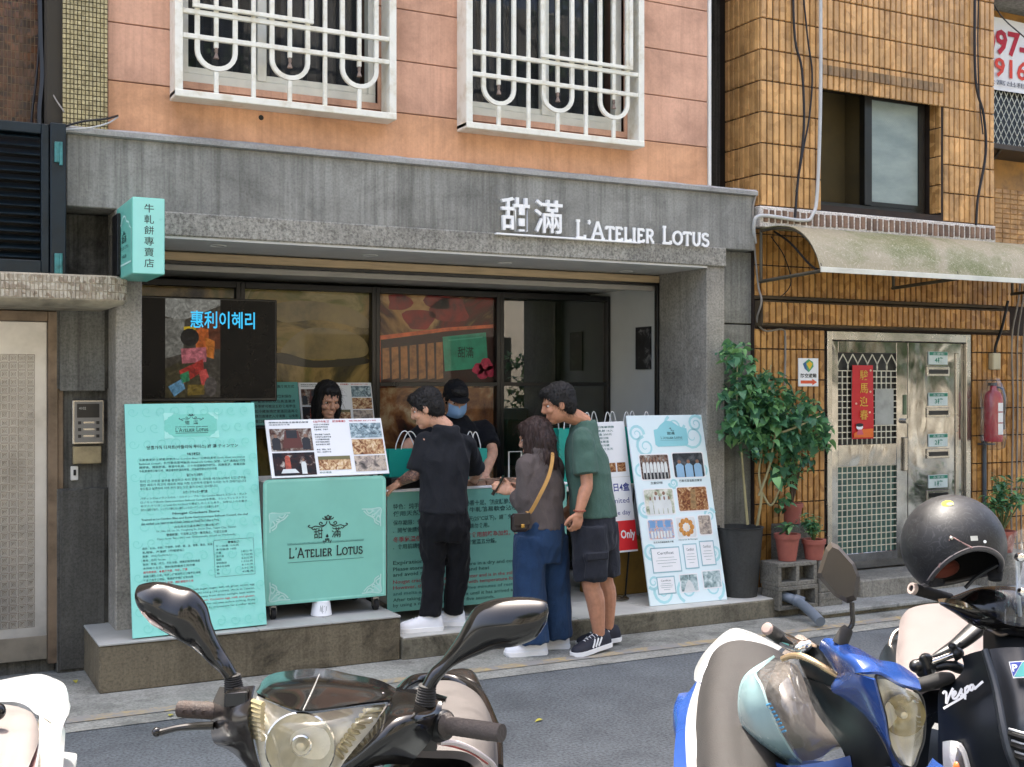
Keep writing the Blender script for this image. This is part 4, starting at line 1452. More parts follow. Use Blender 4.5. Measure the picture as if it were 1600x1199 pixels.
P.strokes([[(.62, .615), (.93, .615), (.93, .775), (.62, .775), (.62, .615)]], M_ink, B1, .002, .001)
P.text('營養標示', .73, .82, .622, .632, M_ink, B1, .02)
for k, (a, c) in enumerate((('每一份量 12公克', ''), ('本包裝含 16份', ''), ('熱量', '58大卡'), ('蛋白質', '0.7公克'), ('脂肪', '2.6公克'), ('飽和脂肪', '1.5公克'), ('碳水化合物', '8.1公克'), ('糖', '3.9公克'), ('鈉', '42毫克'))):
    v = .637 + k * .0148
    P.text(a, .635, .635 + .02 * len(a), v, v + .009, M_inksoft, B1, .01)
    if c:
        P.text(c, .83, .92, v, v + .009, M_inksoft, B1, .01)
lines_block(P, B1, ['Ingredients: flour, milk powder, malt sugar, sugar, salt, oil, green onion, egg', 'white, butter, margarine. Net weight 192 g (16 pieces). Made in Taiwan.', 'Storage: keep in a cool and dry place away from direct sunlight, best within', ('15 days. Once opened please finish soon. Contains egg, milk and gluten.', M_inkr), 'If chilled, leave at room temperature for five minutes before serving. Enjoy', 'with coffee or tea. Reheat 10-15 seconds by microwave for a softer taste.'], .09, .815, .0165, .0105, M_inksoft, .83, 1.5)

# ---- cart with the logo
CT = thing('display_cart', 'teal logo cart on castors with rounded front sheet standing on the plinth', 'cart', (2.26, 7.0, .268))
YCt = 6.76
cx0, cx1, cz0, cz1 = 1.88, 2.638, .358, 1.09
pts = [(cx0, cz0), (cx1, cz0), (cx1, cz1 - .03)] + [(cx1 - .03 + .03 * math.cos(RAD(q)), cz1 - .03 + .03 * math.sin(RAD(q))) for q in (30, 60, 90)] + [(cx0 + .03 - .03 * math.cos(RAD(q)), cz1 - .03 + .03 * math.sin(RAD(q))) for q in (90, 60, 30, 0)]
b = MB(); b.prism(pts, (0, YCt, 0), (1, 0, 0), (0, 0, 1), (0, .008, 0)); b.build('front_sheet', M_teal2, CT, 30)
P = Panel((cx0, YCt, cz1), (cx1, YCt, cz1), (cx0, YCt, cz0))
P.strokes([[(.02, .98), (.98, .98), (.98, .03), (.95, .015), (.05, .015), (.02, .03), (.02, .98)]], mat('sheet_rim', '#93d6c4', .45), CT, .012, -.0009)
corner_scrolls(P, .05, .27, .955, .965, .16, .15, M_palet2, CT, .008)
for sx in (.05, .955):
    for sy in (.27, .965):
        d = 1 if sx < .5 else -1; e = 1 if sy < .6 else -1
        P.poly([(sx, sy), (sx + d * .15, sy), (sx + d * .06, sy + e * .03), (sx + d * .05, sy + e * .06), (sx + d * .02, sy + e * .06), (sx, sy + e * .14)], mat('ornament_fill', '#9ad6c7', .5), CT, .0002)
scroll_logo(P, .515, .375, .17, .115, M_inkb, CT, .0058)
P.text('甜', .40, .472, .405, .49, M_inkb, CT, .006, .001)
P.text('滿', .545, .62, .405, .49, M_inkb, CT, .006, .001)
scroll_logo(P, .508, .505, .035, .075, M_inkb, CT, .004)
P.strokes([[(.19, .527), (.81, .527)], [(.19, .67), (.81, .67)]], M_inksoft, CT, .003, .001)
P.strokes([[(.19 + .0103 * k, .515), (.19 + .0103 * k, .522)] for k in range(61) if not 28 <= k <= 33], M_inksoft, CT, .003, .001)
caps_text(P, "L'Atelier Lotus", .20, .80, .556, .635, M_inkb, CT, .12, .001)
b = MB(); b.box(cx0 + .03, cx1 - .03, YCt + .009, YCt + .47, cz0 + .02, cz1 - .012, .01); b.build('cart_body', M_white, CT)
b = MB(); b.box(cx0 + .02, cx1 - .02, YCt + .01, YCt + .48, cz0 - .005, cz0 + .019, .004); b.build('cart_base', M_darkmetal, CT)
for x in (cx0 + .07, cx1 - .05):
    for y in (YCt + .05, YCt + .42):
        w = MB(); w.cyl((x - .012, y, .268 + .036), (x + .012, y, .268 + .036), .036, n=18)
        W = w.build('castor', M_rubber, CT)
        w = MB(); w.box(x - .018, x + .018, y - .02, y + .02, .335, .354, .003); w.box(x - .019, x - .014, y - .012, y + .012, .295, .34); w.box(x + .014, x + .019, y - .012, y + .012, .295, .34); w.build('fork', M_steel, W)
# cup under the cart
CU = thing('paper_cup', 'white upturned paper cup under the logo cart on the plinth edge', 'cup', (2.0, 6.75, .268))
q = on_y(502, 965, 6.80)
b = MB(); b.lathe([(.062, 0), (.064, .004), (.062, .008), (.052, .086), (.05, .088), (.001, .088)], (q[0], 6.80, .269), 28); b.build('cup_body', M_paper, CU)
b = MB()
for k in range(7):
    a = -2.0 + k * .1
    b.tube([(q[0] + .0605 * math.cos(a), 6.80 + .0605 * math.sin(a), .30 + .03 * math.sin(k * 2.1)), (q[0] + .0585 * math.cos(a + .05), 6.80 + .0585 * math.sin(a + .05), .315 + .02 * math.cos(k * 3))], .001, 4)
b.build('scribble', M_ink, CU)


def photo(P, u0, v0, u1, v1, m, parent, rad=.0, d=.0006):
    return P.rect(u0, v0, u1, v1, m, parent, d, 'picture', rad=rad)


def people_row(P, parent, u0, v0, u1, v1, n, coat, head, d=.0012, legs=None):
    """a row of standing figures in a small printed picture"""
    for k in range(n):
        a = u0 + (u1 - u0) * (k + .5) / n
        w = (u1 - u0) / n * .42
        h = v1 - v0
        P.poly([(a - w, v1), (a - w * 1.0, v0 + h * .38), (a - w * .4, v0 + h * .26), (a + w * .4, v0 + h * .26), (a + w, v0 + h * .38), (a + w, v1)], coat, parent, d)
        if legs:
            P.poly([(a - w * .8, v1), (a - w * .7, v0 + h * .72), (a + w * .7, v0 + h * .72), (a + w * .8, v1)], legs, parent, d + .0003)
        P.poly([(a + w * .45 * math.cos(q), v0 + h * .17 + h * .11 * math.sin(q)) for q in np.arange(10) * .6283], head, parent, d + .0003)


M_skinp = mat('printed_skin', '#8d6a55', .6)
M_coatp = mat('printed_white', '#d9dedb', .6)
M_bluep = mat('printed_blue', '#8fb6d2', .6)
M_darkp = mat('printed_dark', '#23262b', .6)
ph_hall = photo_mat('pic_hall', ['#1b1512', '#57392d', '#8d8377', '#c9c8c2'], 26, .8, .5, 3)
ph_stage = photo_mat('pic_stage', ['#0f1116', '#15181d', '#3a1f1a', '#d5cfc4'], 20, .5, .5, 6)
ph_food = photo_mat('pic_food', ['#4a2d1f', '#8d5a38', '#d7b98b', '#efe6d8'], 34, 1.2, .5, 7)
ph_blue = photo_mat('pic_blue', ['#39434c', '#65787f', '#9fb5bb', '#dfe6e4'], 36, 1.2, .5, 8)
ph_hand = photo_mat('pic_hand', ['#46433f', '#8b8078', '#c6b8a6', '#a58a6c'], 26, .9, .5, 9)
ph_choc = photo_mat('pic_choc', ['#3b1f14', '#7a4426', '#b08355', '#e3cfae'], 30, 1.4, .5, 10)
ph_room = photo_mat('pic_room', ['#4f5b5c', '#8ba3a3', '#c6d6d5', '#e8efee'], 24, .6, .5, 11)
ph_green = photo_mat('pic_green', ['#4c5a4a', '#a3aa8d', '#d5d6c6', '#ece9df'], 22, .5, .5, 12)


def press_board(nm, label, TL, TR, BL, base):
    B = thing(nm, label, 'poster board', base)
    _, P = slab_board('board_sheet', TL, TR, BL, .01, M_paper, B)
    P.text('國際知名甜點主廚專訪報導', .03, .36, .035, .065, M_ink, B, .01)
    P.text('精選推薦伴手禮', .03, .20, .08, .10, M_ink, B, .01)
    photo(P, .025, .16, .375, .55, ph_hall, B)
    P.poly([(.15, .2), (.26, .2), (.29, .5), (.12, .5)], mat('pic_carpet', '#5c2f26', .6), B, .001)
    P.poly([(.16, .19), (.25, .19), (.25, .33), (.16, .33)], M_darkp, B, .0013)
    for a in (.07, .32):
        people_row(P, B, a - .04, .24, a + .04, .53, 1, M_darkp, M_skinp, .0014)
    photo(P, .025, .58, .375, .97, ph_stage, B)
    P.poly([(.12, .9), (.125, .66), (.135, .63), (.155, .63), (.165, .66), (.17, .9)], mat('pic_tower', '#b5533d', .6, var=.4, scale=50), B, .001)
    P.poly([(.08, .93), (.1, .86), (.2, .86), (.23, .93)], M_coatp, B, .0012)
    people_row(P, B, .25, .66, .30, .95, 1, M_coatp, M_skinp, .001)
    P.text('《台灣牛軋餅　甜滿專賣》', .40, .68, .025, .065, M_inkr, B, .02)
    lines_block(P, B, ['法式手工牛軋糖餅乾', '嚴選紐西蘭奶粉與', '三星蔥餅，不黏牙', '', '榮獲媒體爭相報導，', '日韓旅客必買伴手禮', '每日限量新鮮現做', '甜而不膩香濃順口', '歡迎現場試吃選購', '', '產品：原味、咖啡', '地址：永康街31巷'], .40, .085, .044, .026, M_ink, .28, 1.2)
    photo(P, .40, .66, .675, .90, ph_food, B)
    P.rect(.40, .66, .675, .72, mat('pic_olive', '#6f6b45', .6), B, .001)
    P.text('綜合禮盒', .40, .50, .925, .955, M_inksoft, B, .01)
    P.text('電視節目介紹', .71, .95, .03, .055, M_inkr, B, .01)
    photo(P, .71, .085, .985, .35, ph_blue, B); photo(P, .71, .375, .985, .645, ph_food, B); photo(P, .71, .67, .985, .945, ph_hand, B)
    return B


TLp = on_y(415, 657, 6.93); TRp = on_y(597, 656, 6.93)
press_board('press_board', 'white press clipping board with photo grid standing on top of the logo cart', (TLp[0], 6.95, 1.432), (TRp[0], 6.95, 1.434), (TLp[0] + .01, 6.83, 1.094), (2.3, 6.85, 1.094))
# second pair of boards behind the counter, on a shelf by the window
SHF = thing('back_shelf', 'low grey shelf behind the stall in front of the windows', 'shelf', (2.9, 8.1, .13))
q0 = on_y(380, 660, 8.05)[0]; q1 = on_y(586, 660, 8.05)[0]
for z in (1.36, .8):
    bx('shelf_board', M_darkmetal, SHF, q0, q1, 7.95, 8.22, z - .02, z, .003)
for x in (q0 + .02, q1 - .04):
    bx('shelf_post', M_white, SHF, x, x + .025, 7.96, 7.985, .2, 1.34, .002); bx('shelf_post', M_white, SHF, x, x + .025, 8.19, 8.215, .2, 1.34, .002)
a, c_ = on_y(468, 598, 8.1), on_y(582, 599, 8.1)
press_board('press_board', 'white press clipping board with photos propped by the window behind the stall', (a[0], 8.13, a[2]), (c_[0], 8.13, a[2]), (a[0], 8.05, 1.362), (2.9, 8.08, 1.36))
a, c_ = on_y(392, 597, 8.1), on_y(467, 598, 8.1)
BB = thing('text_board', 'teal text board partly hidden by the television behind the stall', 'poster board', (2.5, 8.08, 1.36))
_, P = slab_board('board_sheet', (a[0], 8.13, a[2]), (c_[0], 8.13, a[2]), (a[0], 8.05, 1.362), .01, mat('teal_shade_board', '#5fa79a', .5, var=.04), BB)
lines_block(P, BB, ['牛軋餅保存說明與食用方式', '', '本產品開封後請密封保存', '　－避免日照以及高溫潮濕', '冬季時可微波五秒食用更佳', '　如冷藏後請放室溫回溫再食', '請勿直接放入冷凍庫，以免影', '響口感及風味，謝謝您的惠顧'], .06, .07, .115, .075, M_ink, .9, 1.05)

# ---- counter with its printed cloth
CN2 = thing('serving_counter', 'teal fronted serving counter printed with storage instructions behind the customers', 'counter', (3.4, 7.2, .13))
kx0, kx1, kz0, kz1 = 2.735, 4.04, .205, .965
YK = 6.985
b = MB(); b.box(kx0, kx1, YK, YK + .006, kz0, kz1, .001); b.build('front_sheet', M_teal3, CN2)
b = MB(); b.box(kx0 + .01, kx1 - .01, YK + .008, YK + .5, kz0 + .05, kz1 - .02, .005); b.build('counter_body', M_white, CN2)
b = MB(); b.box(kx0 - .005, kx1 + .005, YK - .004, YK + .52, kz1 - .003, kz1 + .014, .004); b.build('counter_top', M_paper, CN2)
for x in (kx0 + .03, kx1 - .06):
    for y in (YK + .03, YK + .44):
        bx('leg', M_darkmetal, CN2, x, x + .03, y, y + .03, .136, kz0 + .05, .002)
P = Panel((kx0, YK, kz1), (kx1, YK, kz1), (kx0, YK, kz0))
M_k1 = mat('counter_ink', '#2c5450', .6, var=.02); M_k2 = mat('counter_red', '#9c4b52', .6, var=.02)
rows = [('特色：純手工製作、香濃不膩、奶香十足、餅皮酥脆、不黏牙、不含防腐劑', M_k1, .10, .048, .9), ('　　　使用天然奶油與進口奶粉，牛軋餡易軟會沾黏，請小心食用', M_k1, .16, .046, .88), ('保存期限：個別包裝、常溫保存十五天(25°C以下)，請避免日曬', M_k1, .237, .05, .70), ('．開封後請儘速食用完畢，若有受潮請勿食用。', M_k1, .30, .044, .52), ('冬季氣溫低餅乾會變硬，建議於食用前略為加熱，口感會更佳喔', M_k2, .375, .048, .84), ('．食用前請微波10-15秒加熱，或置於室溫五分鐘。', M_k1, .438, .044, .56)]
for s_, m_, v, h, w in rows:
    P.text(s_, .03, .03 + w, v, v + h, m_, CN2, .016)
rows = [('Expiration date', M_k1, .575, .042, .24), ('Please store at room temperature in a dry and cool area (below 25°C)', M_k1, .627, .042, .92), ('and avoid moisture, sunlight and heat', M_k1, .675, .040, .52), ('Nougat crackers will harden in winter and is in the still best taste when warm', M_k2, .735, .040, .93), ('However, the taste may change with temperature for up to five minutes', M_k2, .783, .040, .9), ('and melts again in the mouth. Five minutes of resting is enough', M_inksoft, .835, .036, .82), ('After taking out from fridge, wait until it has arrived at room temperature', M_k1, .885, .038, .9), ('by using a microwave oven for five seconds.', M_k1, .93, .038, .55)]
for s_, m_, v, h, w in rows:
    P.text(s_, .03, .03 + w, v, v + h, m_, CN2, .012)
scroll_logo(P, .60, .05, .03, .05, M_inksoft, CN2, .003)

# ---- paper bags
def paper_bag(x, y, z, w, d, h, label, group=None, loops=True, rz=0.):
    B = thing('paper_bag', label, 'bag', (x, y, z), group)
    b = MB()
    t = .004
    for (a0, a1, c0, c1) in ((-w / 2, w / 2, -d / 2, -d / 2 + t), (-w / 2, w / 2, d / 2 - t, d / 2)):
        b.box(x + a0, x + a1, y + c0, y + c1, z, z + h)
    for sx in (-1, 1):
        b.add([(x + sx * w / 2, y - d / 2 + t, z), (x + sx * (w / 2 - .012), y, z), (x + sx * w / 2, y + d / 2 - t, z), (x + sx * w / 2, y - d / 2 + t, z + h), (x + sx * (w / 2 - .03), y, z + h), (x + sx * w / 2, y + d / 2 - t, z + h)], [(0, 1, 4, 3), (1, 2, 5, 4)])
    b.box(x - w / 2 + t, x + w / 2 - t, y - d / 2 + t, y + d / 2 - t, z, z + .004)
    b.build('bag_body', M_bag, B, smooth=False)
    for sy in (-1, 1):
        yy = y + sy * (d / 2 - .006)
        c = MB()
        hw = w * .22
        c.tube([(x - hw, yy, z + h - .03), (x - hw * .9, yy, z + h + .03), (x - hw * .3, yy + .005, z + h + .105), (x + hw * .3, yy + .005, z + h + .105), (x + hw * .9, yy, z + h + .03), (x + hw, yy, z + h - .03)], .0036, 6, smooth=5)
        c.build('handle', M_cord, B)
    P = Panel((x - w / 2, y - d / 2, z + h), (x + w / 2, y - d / 2, z + h), (x - w / 2, y - d / 2, z))
    scroll_logo(P, .5, .38, .12, .07, mat('bag_print', '#0a7c6d', .5), B, .003)
    P.text('甜 滿', .38, .62, .42, .50, MATS['bag_print'], B, .01)
    return B
q = on_y(625, 768, 7.12)
paper_bag(q[0] + .07, 7.16, .98, .30, .11, .245, 'teal paper shopping bag on the left end of the counter')
q = on_y(752, 768, 7.25)
paper_bag(on_y(741, 768, 7.42)[0], 7.44, .98, .17, .1, .22, 'teal paper shopping bag behind the masked seller on the counter')
random.seed(6)
QB = thing('bag_table', 'low pale table behind the green shirted customer holding a row of bags', 'table', (4.5, 7.3, .13))
bx('table_top', M_white, QB, 4.06, 4.95, 7.12, 7.42, .90, .93, .004)
for x in (4.08, 4.90):
    for y in (7.14, 7.37):
        bx('leg', M_steel, QB, x, x + .03, y, y + .03, .136, .9, .002)
for k in range(5):
    paper_bag(4.16 + k * .165, 7.27 + .01 * (k % 2), .931, .15, .2, .40, '%s teal paper bag in the row on the low table behind the notices' % ('leftmost', 'second', 'middle', 'fourth', 'rightmost')[k], 'row of teal bags on the low table')
bx('bag_stack', mat('carton', '#8a6a2a', .7, var=.2), None, 4.40, 4.9, 7.16, 7.42, .136, .52, .006)
o = bpy.data.objects['bag_stack']; o.name = 'cardboard_box'; tag(o, 'ochre cardboard box on the floor below the red notice', 'box')
# things lying on the counter
T1 = thing('serving_tray', 'black tray on the counter under the tattooed hand', 'tray', (2.85, 7.1, .98))
b = MB(); b.box(2.765, 3.06, 7.0, 7.16, .981, 1.05, .006); b.build('tray_body', M_black, T1)
random.seed(14)
mpk = mat('biscuit_pack', '#a3836c', .4, var=.35, scale=25, rnd=.3)
for i in range(7):
    for j in range(2):
        x = 3.32 + i * .075
        o = MB()
        o.loft([[(x + a * .03, 7.03 + j * .1 + c * .04, .981 + zz) for a, c in ((-1, -1), (1, -1), (1, 1), (-1, 1))] if zz else [(x + a * .034, 7.03 + j * .1 + c * .044, .981) for a, c in ((-1, -1), (1, -1), (1, 1), (-1, 1))] for zz in (0, .02, .03)])
        ob = o.build('biscuit_pack', mpk, None)
        tag(ob, 'small wrapped biscuit, %s from the left in the %s row on the counter' % (('first', 'second', 'third', 'fourth', 'fifth', 'sixth', 'last')[i], ('front', 'back')[j]), 'biscuit', 'biscuits laid out on the counter')
RK = thing('card_rack', 'thin pale metal rack standing on the counter behind the woman', 'rack', (3.75, 7.3, .98))
b = MB(); x = on_y(795, 720, 7.4)[0]
b.tube([(x, 7.4, .981), (x, 7.4, 1.17), (x + .10, 7.4, 1.17), (x + .10, 7.4, .981)], .006, 6); b.box(x - .02, x + .12, 7.36, 7.44, .9795, .986); b.build('rack_frame', M_alu, RK)

# ---- notices on a stand with a round foot
NS = thing('notice_stand', 'round footed stand carrying taped paper notices over a red panel', 'notice stand', (4.45, 6.98, .136))
x0n, x1n = 4.30, 4.62
TLn, TRn, BLn = (4.235, 7.02, 1.38), (4.525, 7.02, 1.385), (4.30, 6.94, .475)
_, P = slab_board('notice_board', TLn, TRn, BLn, .008, M_paper, NS)
P.rect(.0, .76, 1, .985, mat('notice_red', '#d5222a', .5, var=.03), NS, .0004)
P.text('Cash Only', .08, .97, .83, .915, M_paper, NS, .03, .001)
lines_block(P, NS, ['每日新鮮現做', '牛軋餅 16入', '一盒 200元', '咖啡口味', '原味蔥香', '請勿冷藏', '保存十五天'], .15, .03, .028, .018, M_inksoft, .8, 1.6)
M_inkblue = mat('marker_blue', '#33408a', .6)
P.strokes([[(.0, .425), (1, .425)]], M_foam, NS, .004, .001)
P.text('本日4盒', .28, .95, .47, .535, M_inkblue, NS, .02)
P.text('limited', .35, .9, .585, .625, M_inkblue, NS, .0)
P.text('one day', .35, .9, .68, .725, M_inkblue, NS, .0)
for k in range(2):
    P.rect(.38 + k * .28, .315, .62 + k * .28, .385, ph_choc, NS, .0008)
P.poly([(.27 + .05 * math.cos(q), .36 + .02 * math.sin(q)) for q in np.arange(10) * .628], mat('orange_dot', '#c96a3a', .5), NS, .001)
b = MB(); b.lathe([(.13, 0), (.13, .008), (.115, .018), (.02, .024), (.018, .03)], (4.44, 7.06, .137), 30); b.build('foot', M_steel, NS)
b = MB(); b.cyl((4.44, 7.06, .16), (4.42, 7.06, 1.32), .011, n=10); b.build('pole', M_steel, NS)

# ---- photo stand
ST = thing('photo_stand', 'white and aqua display board of framed photos and certificates beside the shop pillar', 'display board', (4.85, 6.7, .136))
TLs, TRs, BLs = (4.53, 7.0, 1.425), (5.152, 6.965, 1.425), (4.53, 6.70, .138)
M_aqua = mat('aqua_print', '#dff0f2', .4, var=.02)
M_aqua2 = mat('aqua_swirl', '#a9dbdf', .4, var=.05, scale=5)
M_aqua3 = mat('aqua_plate', '#8fcfd6', .4, var=.03)
_, P = slab_board('board_sheet', TLs, TRs, BLs, .012, M_aqua, ST)
sw = []
random.seed(31)
def spiral(cu, cv, r, turns, a0, sg=1):
    return [(cu + r * (1 - .85 * k / 22) * math.cos(a0 + sg * turns * 6.28 * k / 22), cv + r * .48 * (1 - .85 * k / 22) * math.sin(a0 + sg * turns * 6.28 * k / 22)) for k in range(23)]
for cu, cv, r in ((.10, .10, .1), (.2, .17, .12), (.85, .12, .16), (.9, .03, .1), (.6, .05, .12), (.05, .3, .1), (.97, .3, .1), (.03, .5, .09), (.5, .37, .06), (.97, .55, .08), (.04, .72, .1), (.94, .75, .09), (.5, .97, .14), (.2, .95, .13), (.85, .96, .14), (.03, .88, .08)):
    cu = min(max(cu, r), 1 - r)
    cv = min(max(cv, r * .5), 1 - r * .5)
    sw.append(spiral(cu, cv, r, 1.6, random.random() * 6, random.choice((-1, 1))))
b = MB()
for L in sw:
    Q = np.array([P.at(u, v, -.0008) for u, v in L]); ribbon(b, Q, np.linspace(.004, .022, len(Q))[::-1], P.n)
tag(b.build('swirl', M_aqua2, ST, smooth=False), kind='stuff')
pl = [(.33, .16), (.33, .08), (.38, .075), (.42, .055), (.5, .03), (.58, .035), (.66, .06), (.72, .07), (.77, .075), (.77, .155), (.74, .17), (.36, .172)]
P.poly(pl, M_aqua3, ST, .0002)
scroll_logo(P, .55, .082, .05, .022, M_ink, ST, .002)
P.text('甜滿', .50, .60, .092, .108, M_ink, ST, .01, .001)
caps_text(P, "L'Atelier Lotus", .41, .69, .118, .130, M_ink, ST, .12, .001)
P.strokes([[(.4, .138), (.7, .138)]], M_ink, ST, .001, .001)
def frame_pic(u0, v0, u1, v1, m, rad=.012):
    P.rect(u0 - .012, v0 - .006, u1 + .012, v1 + .006, M_paper, ST, .0003, 'picture_mount', rad=rad)
    return P.rect(u0, v0, u1, v1, m, ST, .0008, 'picture', rad=rad)
frame_pic(.10, .215, .47, .345, ph_hall); people_row(P, ST, .12, .22, .45, .345, 7, M_coatp, M_skinp, .0014, M_darkp)
frame_pic(.53, .21, .93, .34, photo_mat('pic_dark', ['#17191c', '#33383d', '#5f6468'], 20, .6, .5, 20)); people_row(P, ST, .55, .24, .91, .34, 3, M_bluep, M_skinp, .0014)
P.text('主廚團隊', .2, .36, .358, .372, M_ink, ST, .01); P.text('巴黎克里翁飯店實習', .58, .88, .352, .366, M_ink, ST, .01)
frame_pic(.10, .40, .47, .53, ph_green); people_row(P, ST, .14, .43, .44, .53, 5, M_coatp, M_skinp, .0014); people_row(P, ST, .2, .405, .40, .50, 2, M_coatp, M_skinp, .0011)
frame_pic(.53, .395, .92, .52, ph_choc); P.poly([(.68, .51), (.71, .41), (.77, .405), (.76, .51)], mat('pic_wood', '#9b7a4d', .5, var=.3, scale=40), ST, .0013)
frame_pic(.10, .56, .42, .66, photo_mat('pic_sweets', ['#a33b36', '#d9b29b', '#7fa4cc', '#e4e0db'], 40, .8, .5, 21))
for k in range(7):
    P.rect(.125 + k * .04, .62, .15 + k * .04, .655, M_coatp, ST, .0013)
for k in range(3):
    P.rect(.12 + k * .1, .565, .19 + k * .1, .60, mat('pic_blue_box', '#6f9cc8', .5), ST, .0013)
frame_pic(.47, .555, .71, .66, M_coatp)
for k in range(9):
    a = k * 6.283 / 9
    P.poly([(.59 + .075 * math.cos(a) + .03 * math.cos(q), .607 + .036 * math.sin(a) + .015 * math.sin(q)) for q in np.arange(10) * .628], mat('pic_macaron', '#c98a3c', .5, var=.3, scale=60), ST, .0013 + k * 1e-5)
P.poly([(.59 + .035 * math.cos(q), .607 + .018 * math.sin(q)) for q in np.arange(10) * .628], mat('pic_cream', '#e7d9c4', .5), ST, .0015)
frame_pic(.76, .55, .92, .65, ph_hand)
P.text('各式法式甜點與馬卡龍', .14, .40, .672, .682, M_ink, ST, .01); P.text('Macaron & Nougat', .47, .72, .668, .677, M_ink, ST, .0)
for (u0, v0, u1, v1) in ((.10, .71, .45, .83), (.52, .70, .68, .82), (.74, .69, .91, .81), (.13, .86, .34, .94)):
    P.rect(u0 - .012, v0 - .006, u1 + .012, v1 + .006, mat('certificate_frame', '#8fb9c2', .5), ST, .0003, 'certificate_frame')
    P.rect(u0, v0, u1, v1, M_paper, ST, .0008, 'certificate')
    c_ = (u0 + u1) / 2
    P.text('Certificat', c_ - (u1 - u0) * .3, c_ + (u1 - u0) * .3, v0 + (v1 - v0) * .14, v0 + (v1 - v0) * .26, M_ink, ST, 0, .0013)
    P.strokes([[(u0 + (u1 - u0) * a0, v0 + (v1 - v0) * q), (u0 + (u1 - u0) * (1 - a0), v0 + (v1 - v0) * q)] for q, a0 in ((.4, .2), (.52, .12), (.64, .16), (.78, .3))], M_inksoft, ST, .002, .0013)
frame_pic(.42, .855, .64, .94, ph_room, .002); frame_pic(.72, .845, .95, .93, ph_room, .002)
P.poly([(.49, .90), (.53, .88), (.57, .90), (.60, .94), (.45, .94)], M_coatp, ST, .0013)
b = MB(); b.tube([(4.62, 6.99, 1.2), (4.60, 7.12, .14)], .006, 6); b.tube([(5.06, 6.97, 1.2), (5.08, 7.12, .14)], .006, 6); b.build('easel_leg', M_darkmetal, ST)

# ---- television
TV = thing('television', 'wide black television with a food clip and blue title hung left of the shop windows', 'television', (1.7, 7.65, 1.5))
x0, x1 = 1.135, on_y(433, 500, 7.62)[0]
z0, z1 = on_y(433, 627, 7.62)[2], on_y(433, 469, 7.62)[2]
b = MB(); b.box(x0, x1, 7.62, 7.67, z0, z1, .006); b.build('housing', M_black, TV)
b = MB(); b.cyl((x0 + .16, 7.70, z1 - .2), (x0 + .16, 7.70, 2.39), .018, n=8); b.build('bracket', M_darkmetal, TV)
P = Panel((x0 + .012, 7.62, z1 - .012), (x1 - .012, 7.62, z1 - .012), (x0 + .012, 7.62, z0 + .02))
scr = P.rect(0, 0, 1, 1, mat('dark_screen_glass', '#080808', .3, spec=.15, var=.05), TV, .0, 'screen')
def scr_poly(pts, c, k, d):
    m_ = bpy.data.materials.new('screen_colour'); t_ = NT(m_)
    f_ = t_.noise(t_.coords('world'), 26, 5, .7, 1.)
    cc_ = t_.ramp(f_, [(.3, tuple(x * .25 for x in col(c))), (.5, tuple(x * .8 for x in col(c))), (.7, tuple(min(1, x * 1.5 + .02) for x in col(c)))])
    bs_ = t_.bsdf((.01, .01, .01), .3, 0, .15)
    t_.link(cc_, bs_.inputs['Emission Color']); bs_.inputs['Emission Strength'].default_value = .13
    return P.poly(pts, m_, TV, d, 'screen_picture')
L0 = (on_y(257, 500, 7.62)[0] - x0) / (x1 - x0); L1 = (on_y(345, 500, 7.62)[0] - x0) / (x1 - x0)
def sp(a, c): return (L0 + (L1 - L0) * a, c)
scr_poly([sp(0, 0), sp(1, 0), sp(1, .99), sp(0, .99)], '#3a352c', 1, .0004)
scr_poly([sp(0, .0), sp(1, .0), sp(1, .06), sp(.3, .22), sp(0, .18)], '#8c8c86', 2, .0006)
scr_poly([sp(.0, .2), sp(.35, .2), sp(.32, .55), sp(0, .6)], '#74736c', 3, .0008)
scr_poly([sp(.6, .15), sp(1, .12), sp(1, .5), sp(.7, .5)], '#5c2c12', 4, .0008)
scr_poly([sp(.33, .28), sp(.55, .27), sp(.57, .4), sp(.35, .42)], '#c7a91c', 5, .001)
scr_poly([sp(.55, .27), sp(.78, .3), sp(.8, .52), sp(.55, .5)], '#b0561a', 6, .001)
scr_poly([sp(.28, .5), sp(.76, .48), sp(.74, .63), sp(.3, .65)], '#b5646d', 7, .0014)
scr_poly([sp(.72, .38), sp(.9, .42), sp(.88, .6), sp(.75, .58)], '#b0641a', 8, .0014)
scr_poly([sp(.0, .7), sp(.3, .62), sp(.6, .6), sp(.75, .9), sp(.6, .99), sp(0, .99)], '#39331a', 9, .001)
scr_poly([sp(.25, .72), sp(.68, .6), sp(.7, .72), sp(.3, .86)], '#a3281f', 10, .0016)
scr_poly([sp(.26, .76), sp(.42, .72), sp(.44, .82), sp(.3, .85)], '#23724a', 11, .002)
scr_poly([sp(.05, .88), sp(.3, .8), sp(.36, .9), sp(.16, .98)], '#5583a0', 12, .002)
scr_poly([sp(.6, .72), sp(.74, .7), sp(.82, .84), sp(.66, .88)], '#b3423d', 13, .002)
scr_poly([sp(.4, .86), sp(.75, .86), sp(.7, .96), sp(.4, .97)], '#6d5a1c', 14, .002)
scr_poly([sp(.44 + .17 * math.cos(q), .385 + .09 * math.sin(q)) for q in np.arange(14) * 6.283 / 14], '#0f0c0a', 15, .0022)
scr_poly([sp(.82 + .12 * math.cos(q), .88 + .1 * math.sin(q)) for q in np.arange(14) * 6.283 / 14], '#4d4743', 16, .0022)
mt_ = emit('screen_title', '#22a8d8', .28)
u0 = (on_y(297, 500, 7.62)[0] - x0) / (x1 - x0); u1 = (on_y(400, 500, 7.62)[0] - x0) / (x1 - x0)
P.text('惠利이혜리', u0, u1, .115, .29, mt_, TV, .012, .003)
